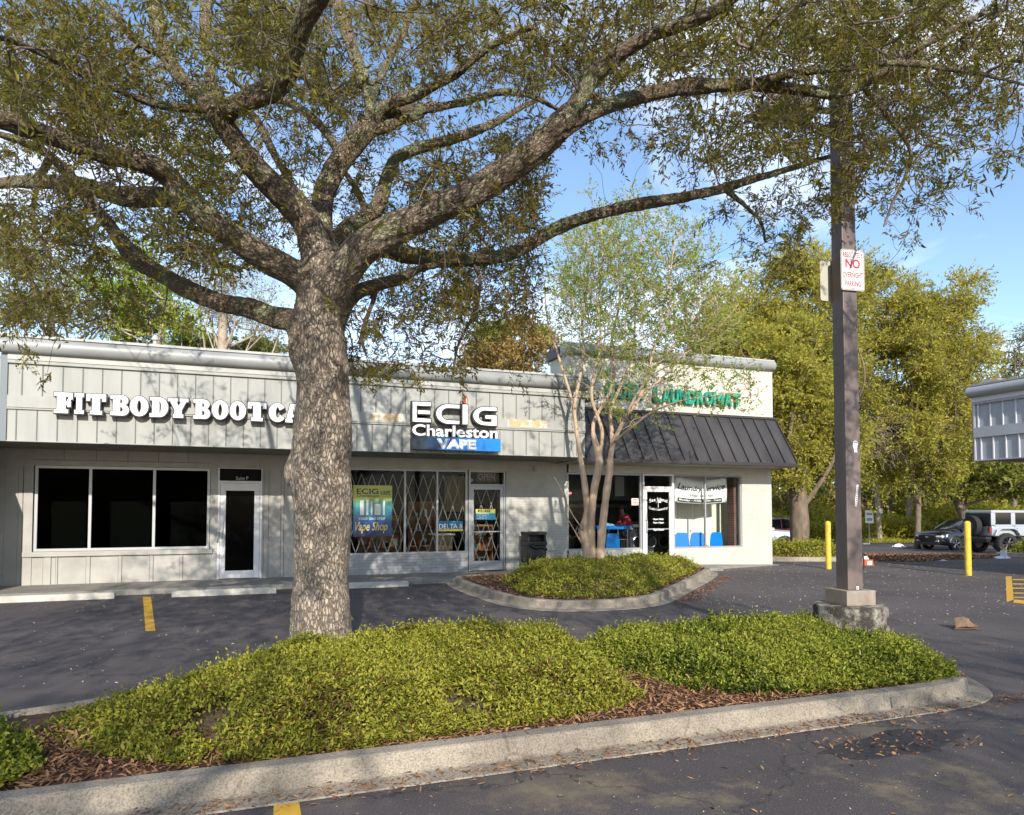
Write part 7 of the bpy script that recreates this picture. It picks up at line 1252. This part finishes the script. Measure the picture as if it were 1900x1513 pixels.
# trees behind the shops on the left
tree('bare_tree', 'grey twiggy budding tree behind the left end of the shop roof', 90, 30, [(90, 560, 0, 110, 80), (180, 590, 1, 80, 60), (30, 480, 0, 80, 80)], 620, 4, .15, .07, LGR, BARKF, .25, r0=.008, shoot=.8, sh=3, lean=((95, 640),))
tree('bright_green_tree', 'bright green leafy tree behind the shop roof between the oak limbs', 270, 31, [(270, 560, 0, 70, 60), (240, 600, 0, 70, 40), (310, 600, 0, 60, 40), (260, 500, 0, 50, 40)], 560, 6, .19, .10, leafmat('fresh green leaves', [(.16, .24, .02), (.27, .36, .03), (.42, .48, .05)], .45), BARKP, .2, r0=.009, shoot=.7, sh=3, lean=((300, 620), (330, 570)))
tree('bare_tree', 'leafless grey tree with upright pinkish trunk just left of the oak trunk', 413, 32, [(430, 560, 0, 90, 70), (490, 600, 0, 60, 50), (380, 540, 0, 60, 60)], 560, 2, .12, .06, LGR, BARKP, .26, r0=.008, shoot=.8, sh=3, lean=((413, 640), (415, 570)))
tree('low_green_tree', 'low dark green tree top showing over the roof left of the oak trunk', 470, 36, [(470, 650, 0, 70, 22), (360, 635, 0, 60, 20), (520, 655, 0, 40, 20)], 330, 6, .2, .1, LGR, BARKF, .2, r0=.01, shoot=.6, sh=3)
tree('russet_tree', 'russet budding tree over the shop roof left of the myrtle', 940, 34, [(940, 665, 0, 75, 35), (985, 640, 0, 40, 40), (890, 680, 0, 50, 25)], 620, 7, .17, .09, LBR, BARKF, .25, r0=.008, shoot=.6, sh=4)
tree('pine_tree', 'dark rounded evergreen top behind the russet tree over the shop roof', 920, 40, [(920, 622, 0, 36, 20), (895, 650, 0, 30, 16), (1000, 625, 0, 30, 18)], 330, 7, .22, .07, LGR, BARKF, .25, r0=.01, shoot=.6, sh=4)
# trees standing behind the photographer, which dapple the light
def back_tree(label, x, y, r_, zc_, rz, ns, seed):
    t = thing('parking_lot_oak', label, 'tree', (x, y, 0), 'oaks behind the viewpoint'); u = rand_unit(ns)*(rng.random((ns, 1))**.5)*np.array([r_, r_, rz])+np.array([x, y, zc_]); mb_ = MB(); P, R_ = resample([(x, y, -.1), (x+.1, y, 1.5), (x, y+.1, 3.0), (x+.1, y, zc_)], [.3, .24, .22, .1], .3); mb_.tube(P, R_, 12); SK_ = [P[5:]]
    for k in range(9):
        a = k*.7+seed; q_, rq = resample([P[9], (x+math.cos(a)*r_*.4, y+math.sin(a)*r_*.4, zc_-.3*rz), (x+math.cos(a)*r_*.8, y+math.sin(a)*r_*.8, zc_+.2*rz)], [.12, .08, .03], .3); mb_.tube(q_, rq, 7); SK_.append(q_)
    mb_.build('trunk', BARKF, t, smooth='all'); sg = grow(np.concatenate(SK_), u, upb=.2, plen=.1, jit=.08, r0=.004, ex=.4); (A, E), (V, F, va) = shoots_and_leaves(u, sg[4], 4, 6, .4, .10, .03, .95, 0, False)
    twig_mesh('branches', [sg[:4], (A, E, np.full(len(A), .003), np.full(len(A), .001))], BARKF, t, 3); npmesh('crown', V, F, LOAK, t, attrs={'var': (va, 'FLOAT')})
back_tree('parking lot oak behind the viewpoint to the left', -4.5, -7.5, 3.6, 5.4, 1.7, 900, 1)
back_tree('parking lot oak behind the viewpoint to the right', 5.5, -9.0, 3.8, 5.2, 1.6, 900, 3)
# ---------------------------------------------------------------- ground cover in the islands
def cover(name, label, poly, hf, n, ll, lm, under, seed, thin=None, fold=True):
    Pp = np.array(poly); x0, y0 = Pp.min(0); x1, y1 = Pp.max(0); r_ = np.random.default_rng(seed); x = r_.uniform(x0, x1, n); y = r_.uniform(y0, y1, n); k = inside(Pp, x, y); x, y = x[k], y[k]; ed = edge_dist(Pp, x, y); h = hf(x, y, ed); e = .03; hx = (hf(x+e, y, edge_dist(Pp, x+e, y))-h)/e; hy = (hf(x, y+e, edge_dist(Pp, x, y+e))-h)/e
    if thin is not None: k = r_.random(len(x)) < thin(x, y); x, y, h, hx, hy = x[k], y[k], h[k], hx[k], hy[k]
    m_ = len(x); nr = np.stack([-hx, -hy, np.ones(m_)], 1); nr /= np.linalg.norm(nr, axis=1, keepdims=True); dz_ = r_.exponential(.028, m_); base = np.stack([x, y, h], 1)+nr*(.02-np.minimum(dz_, .1))[:, None]; base += r_.normal(size=(m_, 3))*.008
    D_ = nr*.55+rand_unit(m_)*.85; D_[:, 2] = np.abs(D_[:, 2])*.8; cv = np.clip(.5+.42*vnoise(x, y, 2.2, seed)*1.4+.30*vnoise(x, y, 9, seed+1)+r_.normal(size=m_)*.24, 0, 1); lw_ = ll*.46
    V, F, va = leaves(base, D_, ll*r_.uniform(.5, 1.5, m_), lw_*r_.uniform(.6, 1.35, m_), cv, fold, nrm=nr+rand_unit(m_)*.6)
    # sprigs standing up above the mass
    ns_ = m_//38; kk = r_.choice(m_, ns_); bs = np.stack([x[kk], y[kk], h[kk]], 1); dd = nr[kk]*.8+rand_unit(ns_)*.6; dd[:, 2] = np.abs(dd[:, 2])+.3; dd /= np.linalg.norm(dd, axis=1, keepdims=True); Ls = r_.uniform(.03, .13, ns_)*(ll/.036); tt = np.linspace(.25, 1, 5); pl = (bs[:, None]+dd[:, None]*(Ls[:, None]*tt)[:, :, None]).reshape(-1, 3); dl = np.repeat(dd, 5, 0)*.5+rand_unit(ns_*5)*.8; V3, F3_, va3 = leaves(pl, dl, np.full(len(pl), ll*.8), np.full(len(pl), lw_*.8), np.clip(.55+r_.normal(size=len(pl))*.15, 0, 1), fold)
    V = np.concatenate([V, V3]); F = np.concatenate([F, F3_+len(va)]); va = np.concatenate([va, va3]); o = npmesh(name, V, F, lm, attrs={'var': (va, 'FLOAT')}); tagp(o, label, 'ground cover', kind='stuff')
    Vg, Fg = grid_in(Pp, .07, lambda a, b_: hf(a, b_, edge_dist(Pp, a, b_))-.075); u = npmesh('stem_mat', Vg, Fg, under, o, smooth=True); tagp(u, kind='stuff'); return o
UND = mat('stems and shade litter', (.12, .065, .038, 1), .95, col2=(.05, .045, .018, 1), scale=22, detail=9, bump=1, bscale=50)
sst = lambda t: np.clip(t, 0, 1)**2*(3-2*np.clip(t, 0, 1))
def rag(x, y, ed, s_): return ed*(1+.45*vnoise(x, y, 7, s_)+.35*vnoise(x, y, 19, s_+1))
def h1(x, y, ed): H = .08+.26*sst((x+1.2)/1.8)*(1-.30*np.exp(-((x-3.2)/.45)**2))*(.62+.38*sst((y-4.7)/1.5)); return .16+(H+.075*vnoise(x, y, 2.8, 2)+.05*vnoise(x, y, 7, 6)+.02*vnoise(x, y, 17, 16))*sst(rag(x, y, ed, 71)/.50)
COV1 = [(-1.08, 5.15), (-.78, 4.88), (-.42, 4.66), (0, 4.58), (.6, 4.58), (1.3, 4.64), (2.0, 4.68), (2.6, 4.76), (2.95, 4.92), (3.05, 5.35), (3.15, 6.0), (3.2, 6.9), (2.2, 7.05), (.4, 7.0), (-.6, 6.5), (-1.2, 6.1), (-1.36, 5.6)]
cover('ground_cover', 'yellow-green jasmine ground cover around the oak trunk on the front island', COV1, h1, 150000, .036, LJAS, UND, 41, thin=lambda x, y: np.clip(1.0-.8*np.exp(-(((x+.35)/.25)**2+((y-5.2)/.3)**2))-.85*sst((vnoise(x, y, 5.5, 81)+.5*vnoise(x, y, 15, 82)-.30)/.30), .08, 1))
def h1b(x, y, ed): return .17+((.235-.03*sst((x-5.3)/1.0))*(.65+.35*sst((y-4.7)/1.3))+.07*vnoise(x, y, 3.0, 8)+.05*vnoise(x, y, 7, 9)+.02*vnoise(x, y, 17, 19))*sst(rag(x, y, ed, 73)/.50)
COV1b = [(3.1, 5.4), (3.45, 4.98), (3.9, 4.72), (4.8, 4.58), (5.5, 4.56), (6.02, 4.60), (6.38, 4.98), (6.72, 5.6), (6.82, 6.3), (6.3, 6.95), (5, 7.0), (3.3, 7.0), (3.05, 6.3)]
cover('ground_cover', 'greener jasmine mound around the lamp post footing at the right end of the front island', COV1b, h1b, 85000, .038, LJASG, UND, 43, thin=lambda x, y: (np.hypot(x-lx, y-ly) > .41)*np.clip(1-.8*sst((vnoise(x, y, 5, 83)+.5*vnoise(x, y, 15, 84)-.36)/.30), .1, 1))
def h1c(x, y, ed): return .17+(.27+.05*vnoise(x, y, 3, 10)+.03*vnoise(x, y, 9, 11))*sst(rag(x, y, ed, 75)/.4)
cover('ground_cover', 'small jasmine clump cut by the left photo edge beyond the mulch gap', [(-3.6, 4.60), (-1.28, 4.60), (-1.12, 4.8), (-1.2, 5.1), (-1.5, 5.6), (-1.7, 6.0), (-3.6, 6.0)], h1c, 42000, .038, LJASG, UND, 45)
def h2(x, y, ed): return .17+(.33+.07*vnoise(x, y, 2, 12)+.04*vnoise(x, y, 6, 14))*sst(rag(x, y, ed, 77)/.55)
cover('ground_cover', 'sunlit trimmed jasmine hedge at the feet of the crepe myrtle', [(4.75, 13.6), (4.55, 11.8), (4.85, 10.95), (5.7, 10.72), (6.5, 10.95), (7.1, 11.5), (10.4, 14.8), (11.0, 15.5), (10.5, 15.7), (7.2, 15.7), (5.9, 15.0)], h2, 70000, .055, LJAS, UND, 47, fold=False)
def h3(x, y, ed): return .1+(.45+.05*vnoise(x, y, 1.5, 13))*sst(ed/.5)**.8+np.interp(x*FH[0]+y*FH[1], KN, KZ)
cover('ground_cover', 'clipped yellow-green hedge around the trunk beyond the laundromat corner', [(16.15, 19.0), (16.5, 18.4), (17.2, 18.0), (18.2, 17.85), (18.8, 18.3), (18.9, 20), (18.4, 22.5), (16.4, 23.5)], h3, 30000, .08, LJAS, UND, 49, fold=False)
pq = ground_at(1898, 27.5)
P4 = [(pq[0]-.9, pq[1]-.8), (pq[0]+3, pq[1]-1.5), (pq[0]+3.5, pq[1]+.6), (pq[0]-.6, pq[1]+.7)]; kerb('kerb', P4)
cover('ground_cover', 'bright green clipped hedge corner at the right photo edge before the off-road vehicle', offset_poly(P4, .2), h3, 9000, .09, LJASG, UND, 51, fold=False)
# ---------------------------------------------------------------- mulch chips, fallen leaves, petals
def scatter(name, label, cat, fn, n, ll, lm, seed, flat=.25, wd=.35, lift=.004):
    r_ = np.random.default_rng(seed); x, y, z = fn(r_, n); m_ = len(x); a = r_.uniform(0, 2*np.pi, m_); D_ = np.stack([np.cos(a), np.sin(a), r_.normal(size=m_)*flat], 1); P = np.stack([x, y, z+lift+np.abs(D_[:, 2])*ll*.5], 1)
    V, F, va = leaves(P, D_, ll*r_.uniform(.3, 1.7, m_), ll*wd*r_.uniform(.4, 1.4, m_), r_.random(m_), True, nrm=np.tile([0, 0, 1.], (m_, 1))); tagp(npmesh(name, V, F, lm, attrs={'var': (va, 'FLOAT')}), label, cat, kind='stuff')
def in_poly(P, f=None, keep=None):
    P = np.array(P)
    def fn(r_, n):
        x = r_.uniform(P[:, 0].min(), P[:, 0].max(), n); y = r_.uniform(P[:, 1].min(), P[:, 1].max(), n); k = inside(P, x, y)
        if keep is not None: k &= r_.random(n) < keep(x, y)
        x, y = x[k], y[k]; return x, y, (f(x, y) if f else np.interp(x*FH[0]+y*FH[1], KN, KZ))
    return fn
scatter('mulch_chips', 'reddish brown bark chips and dead leaves on the front island bed', 'mulch', in_poly([(-3, 4.57), (6.1, 4.57), (6.6, 5.6), (-3, 5.6)], lambda x, y: f1(x, y)), 20000, .055, LLIT, 61, .35, .3, .006)
scatter('mulch_chips', 'bark chips and leaves on the bed before the myrtle hedge', 'mulch', in_poly(offset_poly(ISL2, .17), lambda x, y: f2(x, y)), 9000, .07, LLIT, 62, .3, .3, .006)
scatter('fallen_leaves', 'dry brown oak leaves gathered along the front kerb', 'leaf litter', in_poly([(-2, 4.0), (6.6, 4.0), (6.6, 4.42), (-2, 4.42)], None, lambda x, y: np.exp(-((y-4.27)/.09)**2)*.5+.02), 7500, .04, LLIT, 63, .2, .3, .02)
scatter('fallen_leaves', 'dry leaves strewn over the near asphalt', 'leaf litter', in_poly([(-1, 2.2), (8, 2.2), (8.5, 6), (6.8, 4.2), (-1, 4.2)], None, lambda x, y: .10+.9*np.exp(-(((x-4.3)/.45)**2+((y-3.75)/.16)**2))), 2600, .045, LLIT, 64, .3, .4)
scatter('fallen_leaves', 'pale curled leaves lying on the dark oil stain of the near asphalt', 'leaf litter', in_poly([(3.7, 3.6), (4.9, 3.55), (5.0, 3.95), (3.75, 4.05)]), 150, .036, LLIT, 70, .5, .5)
scatter('fallen_leaves', 'reddish leaves banked in the gutter of the myrtle island', 'leaf litter', in_poly([(7.2, 11.0), (10.9, 14.5), (11.1, 14.3), (7.6, 10.8)]), 5000, .05, LLIT, 65, .25, .4, .01)
scatter('dropped_petals', 'pale specks of petals and pollen scattered over the driveway', 'petals', in_poly([(-4, 7.5), (30, 7.5), (30, 24), (-4, 15.4)], None, lambda x, y: .12+.5*sst((x-4)/5)), 17000, .028, LPALE, 66, .2, .6)
scatter('fallen_leaves', 'broad drift of pinkish leaves across the far road', 'leaf litter', in_poly(gp((1560, 1019), (1860, 1024), (1850, 1031), (1700, 1042), (1560, 1038))), 24000, .10, LLIT, 67, .3, .5)
scatter('dropped_petals', 'pale litter flecks on the near asphalt', 'petals', in_poly([(-1, 2.4), (9, 2.4), (10, 9), (7, 7), (6.8, 4.2), (-1, 4.2)]), 2500, .010, LPALE, 68, .2, .6)
print('FACES', sum(len(o.data.polygons) for o in bpy.data.objects if o.type == 'MESH'))
